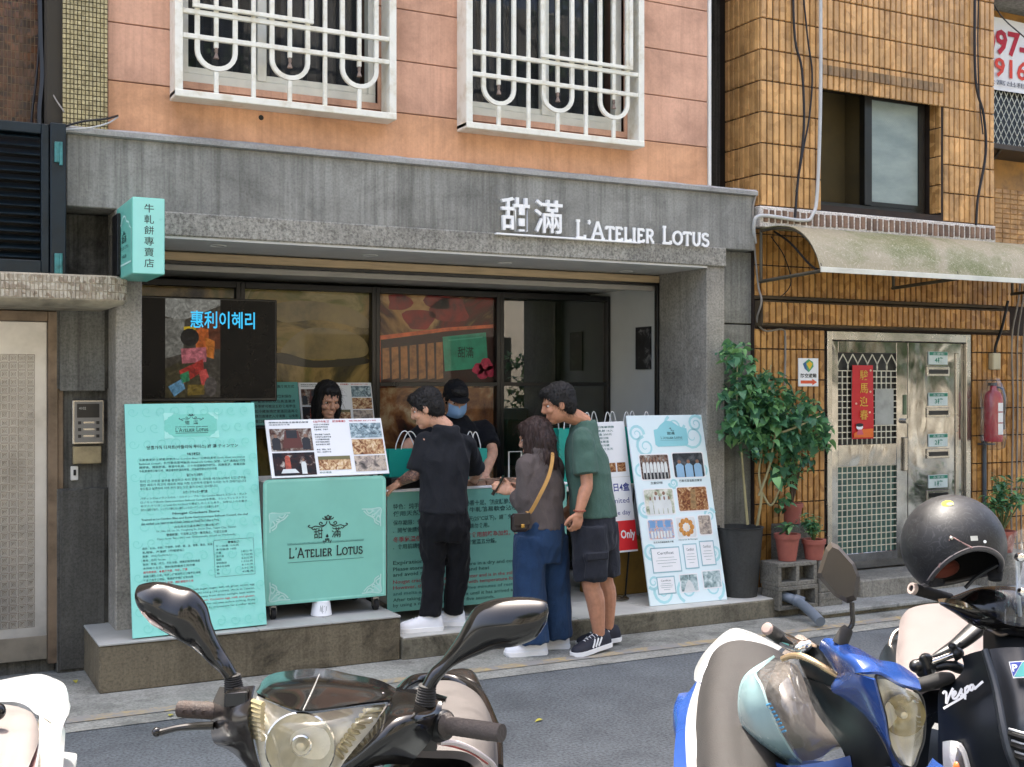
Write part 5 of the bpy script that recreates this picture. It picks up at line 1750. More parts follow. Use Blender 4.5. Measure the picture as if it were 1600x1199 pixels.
# poster on the inner wall
b = MB(); q0 = on_x(995, 512, 5.203); q1 = on_x(1018, 577, 5.203)
b.box(5.19, 5.2035, min(q0[1], q1[1]), max(q0[1], q1[1]), q1[2], q0[2], .001)
PO = b.build('wall_poster', photo_mat('pic_night', ['#0d0d0e', '#141416', '#25262a', '#9c9b98'], 9, .6, .4, 23), None)
tag(PO, 'dark small poster on the pale inner side wall of the shop', 'poster')

# ---- blade sign
SG = thing('blade_sign', 'teal box sign with vertical characters projecting over the left pillar', 'sign', (1.16, 6.9, 2.2))
sx0, sx1, sy0, sz0, sz1 = 1.079, 1.245, 6.37, 2.222, 2.622
M_signf = mat('sign_face', '#9adfd2', .35, var=.03); M_signs = mat('sign_side', '#6fbfae', .4, var=.03)
b = MB(); b.box(sx0, sx1, sy0, 6.865, sz0, sz1, .005); b.build('box', M_signs, SG)
P = Panel((sx0 + .004, sy0, sz1 - .004), (sx1 - .004, sy0, sz1 - .004), (sx0 + .004, sy0, sz0 + .004))
P.rect(0, 0, 1, 1, M_signf, SG, -.0008, 'front_panel')
for k, ch in enumerate('牛軋餅專賣店'):
    P.text(ch, .36, .67, .075 + k * .146, .19 + k * .146, M_inkb, SG, .002, name='character', res=4)
P = Panel((sx0, 6.86, sz1), (sx0, sy0, sz1), (sx0, 6.86, sz0))
P.strokes([[(.05, .83), (.05, .40), (.16, .36), (.2, .3), (.34, .27), (.42, .2), (.5, .18), (.58, .2), (.66, .27), (.8, .3), (.84, .36), (.95, .40), (.95, .83), (.05, .83)]], mat('sign_outline', '#c9efe6', .4), SG, .010)
scroll_logo(P, .5, .42, .12, .06, M_ink, SG, .004)
P.text('甜滿', .35, .65, .45, .54, M_ink, SG, .01)
caps_text(P, "L'Atelier Lotus", .2, .8, .585, .63, M_ink, SG, .12)
P.text('牛軋餅', .36, .64, .70, .75, M_ink, SG, .01)
bx('mount', M_darkmetal, SG, 1.06, 1.078, 6.72, 6.9, 2.24, 2.58, .003)

# ---- intercom, meter box and switch
IC = thing('intercom', 'silver framed intercom panel with dark screen in a wall niche', 'intercom', (.95, 7.19, 1.4))
def wy(px, py, y=7.17):
    q = on_y(px, py, y); return q[0], q[2]
(ax, az), (cx_, cz_) = wy(113, 625), wy(163, 694)
b = MB(); b.box(ax, cx_, 7.165, 7.199, cz_, az, .005); b.build('housing', M_steel, IC)
P = Panel((ax, 7.165, az), (cx_, 7.165, az), (ax, 7.165, cz_))
P.rect(.06, .04, .94, .95, mat('intercom_face', '#7d7c78', .4, .4), IC, 0, 'face')
P.rect(.14, .09, .84, .40, M_black, IC, .0006, 'screen')
P.text('4102', .2, .42, .16, .22, mat('lcd', '#9a9a94', .5), IC, .02, .0012)
for j in range(3):
    for a in (.17, .74):
        P.rect(a, .48 + j * .15, a + .10, .55 + j * .15, M_black, IC, .0006, 'button')
    P.rect(.34, .49 + j * .15, .68, .53 + j * .15, M_steel, IC, .0006, 'name_plate')
(ax, az), (cx_, cz_) = wy(114, 698), wy(158, 724)
o = bx('junction_box', mat('beige_box', '#a0926f', .5, .2, var=.2, scale=20), None, ax, cx_, 7.155, 7.199, cz_, az, .004); tag(o, 'small beige metal box directly below the silver intercom', 'box')
(ax, az), (cx_, cz_) = wy(111, 729), wy(123, 751)
DBL = thing('door_bell', 'white doorbell switch on the wall below the beige box', 'doorbell', (ax, 7.19, cz_))
bx('bell_plate', M_white, DBL, ax, cx_, 7.185, 7.199, cz_, az, .004); bx('bell_button', M_darkmetal, DBL, ax + (cx_ - ax) * .35, ax + (cx_ - ax) * .7, 7.178, 7.186, cz_ + (az - cz_) * .35, cz_ + (az - cz_) * .75, .002)

# ================================================================== in front of the right building
YR = 6.95
# red couplet
z1, z0 = on_y(1348, 571, 6.97)[2], on_y(1348, 686, 6.97)[2]
x0, x1 = on_y(1331, 620, 6.97)[0], on_y(1364, 620, 6.97)[0]
CP = thing('couplet_banner', 'red new year couplet with four gold characters hung on the lattice door', 'banner', (x0, 6.97, z0))
b = MB(); b.grid([[(x0 + (x1 - x0) * i / 3, 6.968 + .004 * math.sin(i * 1.2 + j), z0 + (z1 - z0) * j / 4) for i in range(4)] for j in range(5)], 4, .0015); b.build('sheet', mat('couplet_red', '#c4121b', .45, var=.05), CP)
P = Panel((x0, 6.9605, z1), (x1, 6.9605, z1), (x0, 6.9605, z0))
for k, ch in enumerate('駿馬迎春'):
    P.text(ch, .33, .72, .065 + k * .18, .20 + k * .18, mat('gold_ink', '#d9a537', .4), CP, .01, name='character', res=3)
P.poly([(.05, .98), (.05, .92), (.4, .87), (.97, .86), (.97, .98)], mat('couplet_orange', '#dd6a1e', .5), CP)
P.poly([(.32 + .16 * math.cos(q), .84 + .035 * math.sin(q)) for q in np.arange(12) * .5236], M_paper, CP, .0005)
P.poly([(.32 + .18 * math.cos(q), .81 + .025 * math.sin(q)) for q in np.arange(12) * .5236], M_inkb, CP, .0009)
P.poly([(.18, .94), (.25, .87), (.42, .87), (.5, .94)], mat('couplet_pink', '#c6566a', .5), CP, .0009)
for a, c in ((.16, .52), (.83, .36), (.84, .07), (.8, .64)):
    P.poly([(a + .05 * math.cos(q), c + .015 * math.sin(q)) for q in np.arange(8) * .785], mat('couplet_spot', '#e8b9a0', .5), CP)
x0, x1 = on_y(1367, 640, 6.98)[0], on_y(1396, 640, 6.98)[0]; z1, z0 = on_y(1380, 608, 6.98)[2], on_y(1380, 664, 6.98)[2]
o = bx('paper_sheet', mat('grey_paper', '#a3a59c', .7, var=.15, scale=12), None, x0, x1, 6.978, 6.981, z0, z1, .0005); tag(o, 'blank grey paper sheet taped on the lattice beside the red couplet', 'paper')
# small shelter sign
x0, x1 = on_y(1247, 580, YR)[0], on_y(1278, 580, YR)[0]; z1, z0 = on_y(1262, 560, YR)[2], on_y(1262, 604, YR)[2]
SN = thing('shelter_sign', 'small white shelter sign with shield emblem and orange arrow on the tiles', 'sign', (x0, YR, z0))
bx('plate', M_paper, SN, x0, x1, 6.944, 6.954, z0, z1, .002)
P = Panel((x0, 6.944, z1), (x1, 6.944, z1), (x0, 6.944, z0))
P.poly([(.2, .2), (.5, .03), (.72, .14), (.74, .3), (.5, .5), (.3, .38)], mat('emblem_green', '#4f9a68', .5), SN)
P.poly([(.38, .2), (.55, .1), (.7, .2), (.55, .4)], mat('emblem_yellow', '#d8b52a', .5), SN, .0005)
P.poly([(.22, .2), (.36, .12), (.4, .36), (.5, .49), (.3, .38)], mat('emblem_blue', '#2f5a8f', .5), SN, .0005)
P.text('防空避難', .1, .9, .54, .69, M_inkb, SN, .02)
P.poly([(.1, .79), (.68, .79), (.68, .73), (.92, .85), (.68, .96), (.68, .9), (.1, .9)], mat('arrow_orange', '#e0562c', .5), SN)
# fire extinguisher in a clear bag
q = on_y(1549, 640, 6.86)
FX = thing('fire_extinguisher', 'red fire extinguisher wrapped in a clear plastic bag on the tiled wall', 'extinguisher', (q[0], 6.86, 1.1))
zc = on_y(1549, 690, 6.86)[2]
b = MB(); b.lathe([(.02, 0), (.07, .0), (.074, .015), (.074, .36), (.06, .40), (.03, .425), (.026, .46), (.001, .46)], (q[0], 6.84, zc), 24); b.build('cylinder', mat('extinguisher_red', '#a81f2e', .3, var=.08), FX)
b = MB(); b.box(q[0] - .05, q[0] + .03, 6.825, 6.855, zc + .46, zc + .485, .004); b.tube([(q[0] + .01, 6.82, zc + .45), (q[0] + .075, 6.80, zc + .42), (q[0] + .085, 6.80, zc + .25), (q[0] + .08, 6.80, zc + .1)], .009, 6, smooth=4); b.build('valve', M_black, FX)
for (a, c, mm) in ((.25, .32, M_paper), (.16, .24, M_paper), (.06, .15, M_paper)):
    b = MB(); b.loft([[(q[0] + .0748 * math.sin(t_), 6.84 - .0748 * math.cos(t_), zc + zz) for t_ in np.linspace(-.35, .75, 8)] for zz in (a, c)], False, False); b.build('sticker', mm, FX)
b = MB()
random.seed(5)
b.loft([[(q[0] + (r + random.uniform(-.012, .012)) * math.cos(t_), 6.84 + (r * .95 + random.uniform(-.012, .012)) * math.sin(t_), zc + z) for t_ in np.arange(18) * 6.283 / 18] for r, z in ((.03, -.07), (.09, -.05), (.105, .05), (.10, .2), (.105, .35), (.09, .45), (.05, .52), (.02, .53))], False)
b.build('plastic_bag', glass_thin('bag_plastic', (.95, .95, .93), .12, .8, .05, (.75, .75, .72), .6), FX, 80)
b = MB(); b.cyl((q[0], 6.93, .06), (q[0], 6.93, zc), .017, n=10); b.box(q[0] - .06, q[0] + .06, 6.87, 6.95, zc - .03, zc - .018); b.build('post', mat('grey_post', '#4e565c', .5, .3), FX)
q = on_y(1554, 565, 6.93)
o = bx('socket_box', mat('beige_plastic', '#bdb393', .5), None, q[0] - .05, q[0] + .045, 6.90, 6.955, q[2] - .07, q[2] + .07, .008); tag(o, 'beige electrical socket box just above the fire extinguisher', 'box')


def cable(pts, r, m, name, label, cat='cable', n=6, sm=5):
    b = MB(); b.tube([on_y(*p) if len(p) == 3 and p[0] > 20 else p for p in pts], r, n, smooth=sm)
    return tag(b.build(name, m, None), label, cat)


M_cable = mat('black_cable', '#17171a', .6, var=.2)
M_pipe = mat('white_conduit', '#b9bab6', .45, var=.1)
M_greyc = mat('grey_conduit', '#8c867c', .5, var=.15)
cable([(1282, -60, 6.86), (1282, 150, 6.86), (1277, 300, 6.86), (1270, 335, 6.85), (1255, 345, 6.85), (1190, 337, 6.85), (1178, 352, 6.87), (1180, 380, 6.93)], .0135, M_pipe, 'conduit_pipe', 'white conduit pipe running down beside the black framed window', 'pipe', 10)
cable([(1238, -40, 6.875), (1242, 60, 6.875), (1253, 110, 6.87), (1256, 200, 6.87), (1246, 290, 6.87), (1242, 345, 6.86)], .0095, M_cable, 'hanging_cable', 'thick black cable down the tiles left of the conduit, joining the sill')
cable([(1252, -40, 6.872), (1262, 60, 6.872), (1269, 115, 6.87), (1265, 180, 6.87), (1254, 240, 6.865), (1244, 300, 6.86)], .007, M_cable, 'hanging_cable', 'thinner black cable bowing towards the white conduit pipe')
cable([(1523, -40, 6.87), (1524, 120, 6.87), (1537, 180, 6.86), (1540, 240, 6.86), (1528, 310, 6.86), (1525, 352, 6.86)], .011, M_cable, 'hanging_cable', 'thick black cable at the right end of the tiled front')
cable([(1530, -40, 6.872), (1528, 60, 6.872), (1530, 150, 6.87), (1536, 210, 6.855)], .006, M_cable, 'hanging_cable', 'short thin black cable beside the thick one near the banner')
cable([(1535, -30, 6.85), (1562, 22, 7.0), (1600, 58, 7.2), (1660, 110, 7.3)], .006, M_cable, 'overhead_cable', 'black cable slanting across the white phone number banner')
cable([(1182, 300, 6.88), (1176, 340, 6.9), (1184, 440, 6.94), (1190, 470, 6.86), (1183, 500, 6.93), (1195, 517, 6.94), (1222, 515, 6.94), (1227, 530, 6.94), (1226, 610, 6.94)], .0075, M_greyc, 'wall_wire', 'grey wire looping down the tiles towards the potted shrub')
cable([(1210, 362, 6.88), (1235, 380, 6.7), (1262, 410, 6.5), (1279, 424, 6.3)], .008, M_cable, 'awning_cable', 'dark cable slack under the left end of the awning')
cable([(1205, 370, 6.93), (1225, 400, 6.93), (1236, 440, 6.93), (1222, 462, 6.93), (1200, 468, 6.93)], .004, M_cable, 'awning_cable', 'thin wire loop on the tiles under the awning corner')
cable([(1272, 615, 6.93), (1273, 640, 6.93), (1279, 630, 6.93), (1281, 650, 6.93), (1276, 700, 6.93)], .004, M_cable, 'wall_wire', 'thin dark wire hanging below the small white sign')
for k, (px, lab) in enumerate(((1583, 'nearest'), (1590, 'middle'), (1597, 'outermost'))):
    cable([(px + 18, 380, 6.95), (px + 8, 470, 6.93), (px - 2 + k * 2, 530, 6.92), (px, 640, 6.92), (px - 3 + k, 800, 6.92), (px, 860, 6.92)], .008 - .001 * k, M_greyc, 'service_pipe', '%s pale pipe of the three running down at the right edge' % lab, 'pipe')
cable([(1575, 470, 6.80), (1566, 510, 6.86), (1556, 540, 6.92), (1554, 556, 6.92)], .012, M_darkmetal, 'service_pipe', 'short dark bent pipe entering the socket box from above', 'pipe')
# cables at the far left on the brown tiles
for k, (px, rr, mm, lab) in enumerate(((64, .022, M_black, 'thick black pipe on the brown mosaic wall'), (70, .008, M_greyc, 'pale cable tied along the black pipe on brown mosaic'), (59, .007, M_cable, 'dark loose cable left of the black pipe on brown mosaic'))):
    cable([(px, -40, 7.05), (px + 2, 60, 7.05), (px + 4 - 3 * k, 120, 7.05), (px - 4 * k, 170, 7.05), (px - 5 * k, 195, 7.05)], rr, mm, 'wall_cable', lab)
cable([(72, 120, 7.0), (84, 150, 6.9), (98, 172, 6.86), (100, 176, 6.86)], .004, M_greyc, 'wall_cable', 'fine grey wire crossing to the cream tiled pier')
cable([(100, 198, 6.87), (130, 190, 6.84), (165, 186, 6.85), (184, 181, 6.93)], .006, M_cable, 'stub_cable', 'black cable stub entering the orange wall over the ledge')
cable([(103, 203, 6.87), (140, 200, 6.83), (168, 193, 6.85), (184, 183, 6.93)], .005, M_pipe, 'stub_cable', 'white cable stub entering the orange wall over the ledge')

# ---- pots and plants
M_potd = concrete('dark_pot', '#3b3c3a', '#23231f', .4, .2, .7, .3, .1)
M_potr = mat('terracotta', '#9c584a', .7, var=.14, scale=8, bump=.1)
M_soil = mat('soil', '#2c2218', .95, var=.4, scale=40, bump=.5)
M_leaf = []
for k, c in enumerate(('#47724f', '#578659', '#709c60', '#3c664b')):
    m = bpy.data.materials.new('leaf'); t = NT(m)
    oi = t.new('ShaderNodeObjectInfo').outputs['Random']
    cc = t.mix(oi, col(c), tuple(x * 1.5 for x in col(c)))
    bs = t.bsdf(cc, .42, 0, .5)
    tl_ = t.new('ShaderNodeBsdfTranslucent'); tl_.inputs['Color'].default_value = (*[min(1, x * 1.6) for x in col(c)], 1)
    mx_ = t.new('ShaderNodeMixShader'); mx_.inputs[0].default_value = .25
    t.link(bs.outputs[0], mx_.inputs[1]); t.link(tl_.outputs[0], mx_.inputs[2]); t.link(mx_.outputs[0], t.out.inputs['Surface'])
    M_leaf.append(m)
M_stem = mat('pale_stem', '#a39a70', .6, var=.15, scale=10)
M_stemg = mat('green_stem', '#5b6a3c', .6, var=.2, scale=10)


def leaf_mesh(L, W, m, lobes=False, droop=.25):
    """a pointed blade along +Y with a midrib fold and a drooping tip"""
    b = MB()
    n = 5
    rows = []
    for i in range(n + 1):
        t_ = i / n
        w = W * .5 * (math.sin(math.pi * min(1, t_ ** .62 * 1.0)) if 0 < t_ < 1 else 0.02)
        y, z = L * t_, -droop * L * t_ * t_
        if lobes and i == 1:
            w *= 1.15; y -= L * .12
        rows.append([(-w, y, z + w * .35), (0, y + (L * .1 if lobes and i == 1 else 0), z), (w, y, z + w * .35)])
    for i in range(n):
        b.add(rows[i] + rows[i + 1], [(0, 1, 4, 3), (1, 2, 5, 4)])
    me = b.mesh('leaf', m, 60)
    return me


def pot(name, label, x, y, z, rb, rt, h, m, rim=.02, group=None):
    P_ = thing(name, label, 'potted plant', (x, y, z), group)
    b = MB(); b.lathe([(rb, 0), (rt, h - rim * 1.6), (rt + (.008 if rim > .01 else 0), h - rim * 1.6), (rt + .01, h), (rt - .012, h), (rt - .016, h - .03), (rt - .03, h - .035)], (x, y, z + .001), 28, caps=False); b.lathe([(.001, 0), (rb, .0)], (x, y, z + .001), 28, caps=False)
    b.build('pot', m, P_)
    b = MB(); b.lathe([(rt - .012, h - .034), (rt * .5, h - .022), (.001, h - .02)], (x, y, z), 20, caps=False); b.build('soil', M_soil, P_)
    return P_


def place_leaf(me, parent, p, yaw, pitch, roll, s):
    o = put('leaf', me, parent, p)
    o.rotation_euler = (pitch, roll, yaw)
    o.scale = (s, s, s)
    return o


# tall shrub: stems spread to a wide crown
q = on_z(1178, 936, .136)
PXx, PYy = q[0], q[1] + .16
TP = pot('potted_shrub', 'tall leafy shrub with pale bare stems in a dark tapered planter by the pillar', PXx, PYy, .136, .125, .165, .49, M_potd, .004)
random.seed(42)
def rp(px, py, dy=0.):
    return on_y(px, py, PYy + dy)
stems = [[rp(1168, 820), rp(1163, 760, .02), rp(1158, 700, .0), rp(1152, 640, -.03), rp(1152, 560, 0)],
         [rp(1183, 822), rp(1190, 775, -.03), rp(1186, 740), rp(1192, 690, .04), rp(1198, 620, .06), rp(1205, 570, .05)],
         [rp(1186, 775, -.02), rp(1202, 730, -.06), rp(1212, 680, -.1), rp(1236, 640, -.06)],
         [rp(1190, 770, 0.), rp(1204, 790, -.05), rp(1216, 770, -.1), rp(1225, 745, -.12)],
         [rp(1192, 690, .04), rp(1180, 650, -.06), rp(1170, 610, -.1)], [rp(1212, 680, -.1), rp(1250, 665, -.16), rp(1282, 650, -.14)]]
for s_ in stems:
    b = MB(); b.tube(s_, np.linspace(.011, .004, len(s_)), 7, smooth=5); b.build('stem', M_stem, TP)
shrub_leaves = [leaf_mesh(.092, .072, m_, True, .35) for m_ in M_leaf]
cl = [(1152, 560, 26, 30, 26), (1158, 615, 34, 30, 30), (1195, 610, 40, 32, 38), (1180, 650, 46, 36, 44), (1232, 640, 44, 34, 46), (1150, 672, 30, 22, 20), (1258, 665, 36, 34, 32), (1210, 690, 40, 26, 26), (1285, 680, 18, 26, 14), (1225, 745, 18, 18, 10), (1225, 785, 12, 14, 4)]
for px, py, rx, ry, n_ in cl:
    for k in range(n_):
        a, r_ = random.random() * 6.283, math.sqrt(random.random())
        p_ = rp(px + rx * r_ * math.cos(a), py + ry * r_ * math.sin(a), random.uniform(-.2, .16))
        place_leaf(shrub_leaves[random.choice((0, 0, 1, 1, 2, 3))], TP, p_, random.uniform(0, 6.283), random.uniform(-.9, .25), random.uniform(-.5, .5), random.uniform(.55, 1.1))

more = MB()
for px, py, rx, ry, n_ in cl + [(1238, 715, 38, 28, 22), (1165, 655, 34, 40, 20), (1205, 660, 40, 40, 24), (1180, 700, 34, 20, 10), (1250, 690, 36, 30, 16)]:
    for k in range(int(n_ * 3)):
        a, r_ = random.random() * 6.283, math.sqrt(random.random())
        p_ = rp(px + rx * r_ * math.cos(a), py + ry * r_ * math.sin(a), random.uniform(-.18, .2))
        Mx = Matrix.Translation(p_) @ Euler((random.uniform(-.9, .25), random.uniform(-.5, .5), random.uniform(0, 6.283))).to_matrix().to_4x4() @ Matrix.Scale(random.uniform(.45, .85), 4)
        lm = shrub_leaves[0]
        more.add([Mx @ v.co for v in lm.vertices], [tuple(q.vertices) for q in lm.polygons], random.randrange(4))
tag(more.build('foliage', M_leaf, TP, 60), kind='stuff')

# concrete blocks with pots on them
BLK = concrete('block_concrete', '#77746a', '#3e3d36', .6, .2, .9, .7, .5)
def block(x, y, z, w, d, h, label, holes):
    K = thing('concrete_block', label, 'concrete block', (x, y, z))
    f = MB()
    if not holes:
        f.box(x, x + w, y, y + d, z, z + h, .006); f.box(x + .01, x + w - .01, y - .004, y + .02, z + h * .55, z + h * .62)
    else:
        t_ = .03
        f.box(x, x + w, y, y + d, z, z + t_, .004); f.box(x, x + w, y, y + d, z + h - t_, z + h, .004)
        for k in range(holes + 1):
            xx = x + (w - t_) * k / holes
            f.box(xx, xx + t_, y, y + d, z + t_, z + h - t_, .003)
        f.box(x + t_, x + w - t_, y + d * .6, y + d * .62, z + t_, z + h - t_)
    f.build('block_body', BLK, K)
    return K
bx0 = on_y(1214, 900, 6.52)[0]
block(bx0, 6.50, .055, .36, .19, .165, 'hollow concrete block lying at the bottom behind the dark planter', 2)
block(bx0 + .362, 6.48, .055, .21, .2, .10, 'solid low concrete block at the bottom right of the stack', 0)
block(bx0 + .364, 6.485, .156, .20, .2, .10, 'solid concrete block in the middle of the stack by the steel door', 0)
block(bx0 - .0, 6.505, .221, .355, .2, .165, 'hollow concrete block on top carrying terracotta pots', 2)
block(bx0 + .368, 6.49, .257, .20, .2, .125, 'solid concrete block topmost under the small terracotta pot', 0)
zt_ = .387
def px_pot(px, y): return on_y(px, 850, y)[0]
R1 = pot('potted_plant', 'wide terracotta pot with sprigs on the hollow block behind the planter', px_pot(1230, 6.6), 6.6, zt_, .062, .085, .19, M_potr)
R2 = pot('potted_plant', 'terracotta pot holding bushy low greenery beside the steel door', px_pot(1273, 6.56), 6.57, .384, .06, .078, .145, M_potr)
R3 = pot('potted_plant', 'upper terracotta pot with wiry twigs standing behind the wider pot', px_pot(1238, 6.79), 6.79, .62, .055, .07, .15, M_potr)
block(px_pot(1238, 6.79) - .12, 6.69, .055, .24, .2, .56, 'upright grey block behind the pots lifting the upper terracotta pot', 0)
small = [leaf_mesh(.045, .02, m_, False, .3) for m_ in M_leaf]
midl = [leaf_mesh(.07, .035, m_, False, .4) for m_ in M_leaf]
def bushy(parent, c, rx, rz, n_, meshes, ns, base, m_stem=M_stemg, ry=None):
    tips = []
    for k in range(ns):
        a, r_ = random.random() * 6.283, random.random()
        tip = np.array([c[0] + rx * r_ * math.cos(a), c[1] + (ry or rx) * r_ * math.sin(a) * .8, c[2] + rz * random.uniform(-.3, 1)])
        mid = (np.array(base) + tip) / 2 + np.array([random.uniform(-.02, .02), 0, .03])
        b = MB(); b.tube([base, mid, tip], [.0045, .0035, .002], 5, smooth=3); b.build('stem', m_stem, parent)
        tips.append((mid, tip))
    for k in range(n_):
        m0, t0 = random.choice(tips)
        f = random.random() ** .7
        p_ = m0 + (t0 - m0) * f + np.random.default_rng(k + 5).normal(0, .012, 3)
        place_leaf(random.choice(meshes), parent, p_, random.uniform(0, 6.283), random.uniform(-.5, .6), random.uniform(-.4, .4), random.uniform(.6, 1.2))
xq = px_pot(1273, 6.56)
bushy(R2, (xq, 6.57, .61), .13, .11, 200, small, 22, (xq, 6.57, .51))
xq = px_pot(1238, 6.79)
bushy(R3, (xq + .05, 6.76, 1.0), .19, .24, 180, small, 12, (xq, 6.79, .76), mat('twig', '#4d3b28', .7))
xq = px_pot(1230, 6.6)
bushy(R1, (xq - .05, 6.55, .62), .07, .04, 24, midl, 7, (xq, 6.6, .57))
# right-hand plants
q = on_y(1566, 848, 6.62)
R4 = pot('potted_plant', 'terracotta pot with spreading greenery at the right edge behind the scooters', q[0], 6.62, .3, .075, .10, .17, M_potr)
block(q[0] - .3, 6.5, .05, .55, .24, .25, 'long grey block carrying the terracotta pot at the right edge', 0)
bushy(R4, (q[0] - .06, 6.6, .76), .40, .17, 240, midl, 34, (q[0], 6.62, .46), ry=.15)
# drain elbow
DP = thing('drain_pipe', 'grey plastic drain elbow lying on the ground by the blocks', 'pipe', (5.75, 6.45, .05))
a, c_ = on_z(1246, 940, .12), on_z(1282, 972, .05)
b = MB(); b.tube([a + np.array([-.05, .1, .03]), a, (a + c_) / 2 + np.array([0, 0, .01]), c_], .035, 14, smooth=5); b.build('pipe_body', mat('grey_pvc', '#6c7680', .4, var=.12), DP)
b = MB(); b.tube([a + np.array([-.01, .02, .008]), a + np.array([.03, -.03, -.008])], .042, 14); b.build('collar', MATS['grey_pvc'], DP)
# fallen leaves
random.seed(17)
lf = leaf_mesh(.05, .028, mat('fallen_leaf', '#a8a13c', .6), False, .1)
for px, py, z, lab in ((117, 1063, .012, 'by the left end of the plinth'), (700, 1133, .006, 'behind the large mirrors of the black scooter'), (265, 1119, .012, 'near the brake lever of the black scooter'), (848, 1124, .006, 'on open asphalt between the black and blue scooters'), (1470, 1000, .06, 'on the flagstones before the steel door')):
    o = put('fallen_leaf', lf, None, on_z(px, py, z)); o.rotation_euler = (0, 0, random.random() * 6); tag(o, 'small yellow green fallen leaf ' + lab, 'leaf', 'fallen leaves on the road')
# ================================================================== people
def V3(*a): return np.array(a, float)
def unit(v):
    v = np.asarray(v, float); return v / (np.linalg.norm(v) + 1e-12)


def remesh(b, voxel, smooth=2, fac=.5):
    """Fuse everything in b into one continuous skin."""
    me = bpy.data.meshes.new('skin'); me.from_pydata(b.v, [], b.f)
    bm = bmesh.new(); bm.from_mesh(me); bmesh.ops.recalc_face_normals(bm, faces=bm.faces[:]); bm.to_mesh(me); bm.free()
    o = bpy.data.objects.new('skin', me); COL.objects.link(o)
    r = o.modifiers.new('r', 'REMESH'); r.mode = 'VOXEL'; r.voxel_size = voxel; r.use_smooth_shade = True
    if smooth:
        s = o.modifiers.new('s', 'SMOOTH'); s.factor = fac; s.iterations = smooth
    dg = bpy.context.evaluated_depsgraph_get()
    out = bpy.data.meshes.new_from_object(o.evaluated_get(dg))
    bpy.data.objects.remove(o); bpy.data.meshes.remove(me)
    return out


def get_co(me):
    co = np.empty(len(me.vertices) * 3); me.vertices.foreach_get('co', co); return co.reshape(-1, 3)


def get_no(me):
    n = np.empty(len(me.vertices) * 3); me.vertices.foreach_get('normal', n); return n.reshape(-1, 3)


def folds(me, amp, fr, seed=0., mask=None):
    """Cloth creases: ridged noise pushed along the normals; fr gives the frequency along x, y, z."""
    co, no = get_co(me), get_no(me)
    d = np.empty(len(co))
    for i, p in enumerate(co):
        q = Vector((p[0] * fr[0] + seed, p[1] * fr[1] - seed, p[2] * fr[2] + seed * .5))
        a = mnoise.noise(q)
        c = mnoise.noise(q * 2.3)
        d[i] = (1 - 2.6 * abs(a)) * .8 + c * .5
    if mask is not None:
        d *= mask(co)
    me.vertices.foreach_set('co', (co + no * (d * amp)[:, None]).ravel()); me.update()


def finish(me, name, mats, parent=None, loc=None, base=None):
    me.materials.clear()
    for m in (mats if isinstance(mats, list) else [mats]):
        me.materials.append(m)
    me.polygons.foreach_set('use_smooth', [True] * len(me.polygons))
    if base is not None:
        me.transform(Matrix.Translation([-x for x in base])); return put(name, me, None, base)
    return put(name, me, parent)


def ring(c, s, f, rx, ry, n=20, p=2.1):
    out = []
    for q in np.arange(n) * 2 * math.pi / n:
        a, b_ = math.cos(q), math.sin(q)
        out.append(c + s * rx * math.copysign(abs(a) ** (2 / p), a) + f * ry * math.copysign(abs(b_) ** (2 / p), b_))
    return out


def head(b, c, f, u, k=1.):
    f = unit(f); s = unit(np.cross(f, u)); u = np.cross(s, f)
    R = np.column_stack([s, f, u])
    E = lambda off, r: b.ellipsoid(c + R @ (np.array(off) * k), np.array(r) * k, 16, 11, R)
    E((0, -.008, .022), (.074, .094, .088))
    E((0, .022, -.045), (.058, .068, .078))
    E((0, .058, -.098), (.03, .03, .024))
    E((0, .076, .018), (.048, .02, .012))
    E((0, .085, -.072), (.022, .012, .011))
    for sg in (-1, 1):
        E((sg * .043, .062, -.03), (.02, .026, .022))
        E((sg * .076, -.008, -.015), (.009, .02, .03))
    b.tube([c + R @ (np.array((0, .088, .01)) * k), c + R @ (np.array((0, .104, -.03)) * k), c + R @ (np.array((0, .094, -.042)) * k)], [.009 * k, .014 * k, .012 * k], 8)
    return R


def hand(b, w, d, pn, side, curl=.5, k=1., spread=.12, thumb=1.):
    """w wrist, d towards the fingers, pn normal out of the palm's back, side towards the thumb"""
    d, pn = unit(d), unit(pn); side = unit(side - d * np.dot(side, d)); pn = unit(np.cross(d, side)) * np.sign(np.dot(np.cross(d, side), pn) or 1)
    c = w + d * .05 * k
    b.ellipsoid(c, (.05 * k, .04 * k, .017 * k), 12, 8, np.column_stack([d, side, pn]))
    b.tube([w - d * .02 * k, w + d * .03 * k], [.025 * k, .027 * k], 10)
    for i, (off, L) in enumerate(((.028, .072), (.0095, .08), (-.0095, .075), (-.027, .058))):
        p = w + d * (.088 - .006 * abs(i - 1)) * k + side * off * k
        dd = unit(d + side * spread * (1.5 - i) * .5)
        pts, rr = [p - dd * .03 * k], [.0105 * k]
        a = 0
        for j, f_ in enumerate((.45, .32, .23)):
            pts.append(p); rr.append((.0098 - .0009 * j) * k)
            a += curl * (.55 if j == 0 else .75)
            p = p + (dd * math.cos(a) - pn * math.sin(a)) * L * f_ * k
        pts.append(p); rr.append(.0062 * k)
        b.tube(pts, rr, 8)
    p0 = w + d * .022 * k + side * .022 * k
    dd = unit(d * .65 + side * .75 * thumb - pn * .25)
    p1 = p0 + dd * .042 * k; p2 = p1 + unit(dd * .7 + d * .6 - pn * .2 * curl) * .03 * k; p3 = p2 + unit(d + dd * .2 - pn * .4 * curl) * .024 * k
    b.tube([p0 - dd * .01, p1, p2, p3], [.0145 * k, .0125 * k, .0105 * k, .0075 * k], 8)


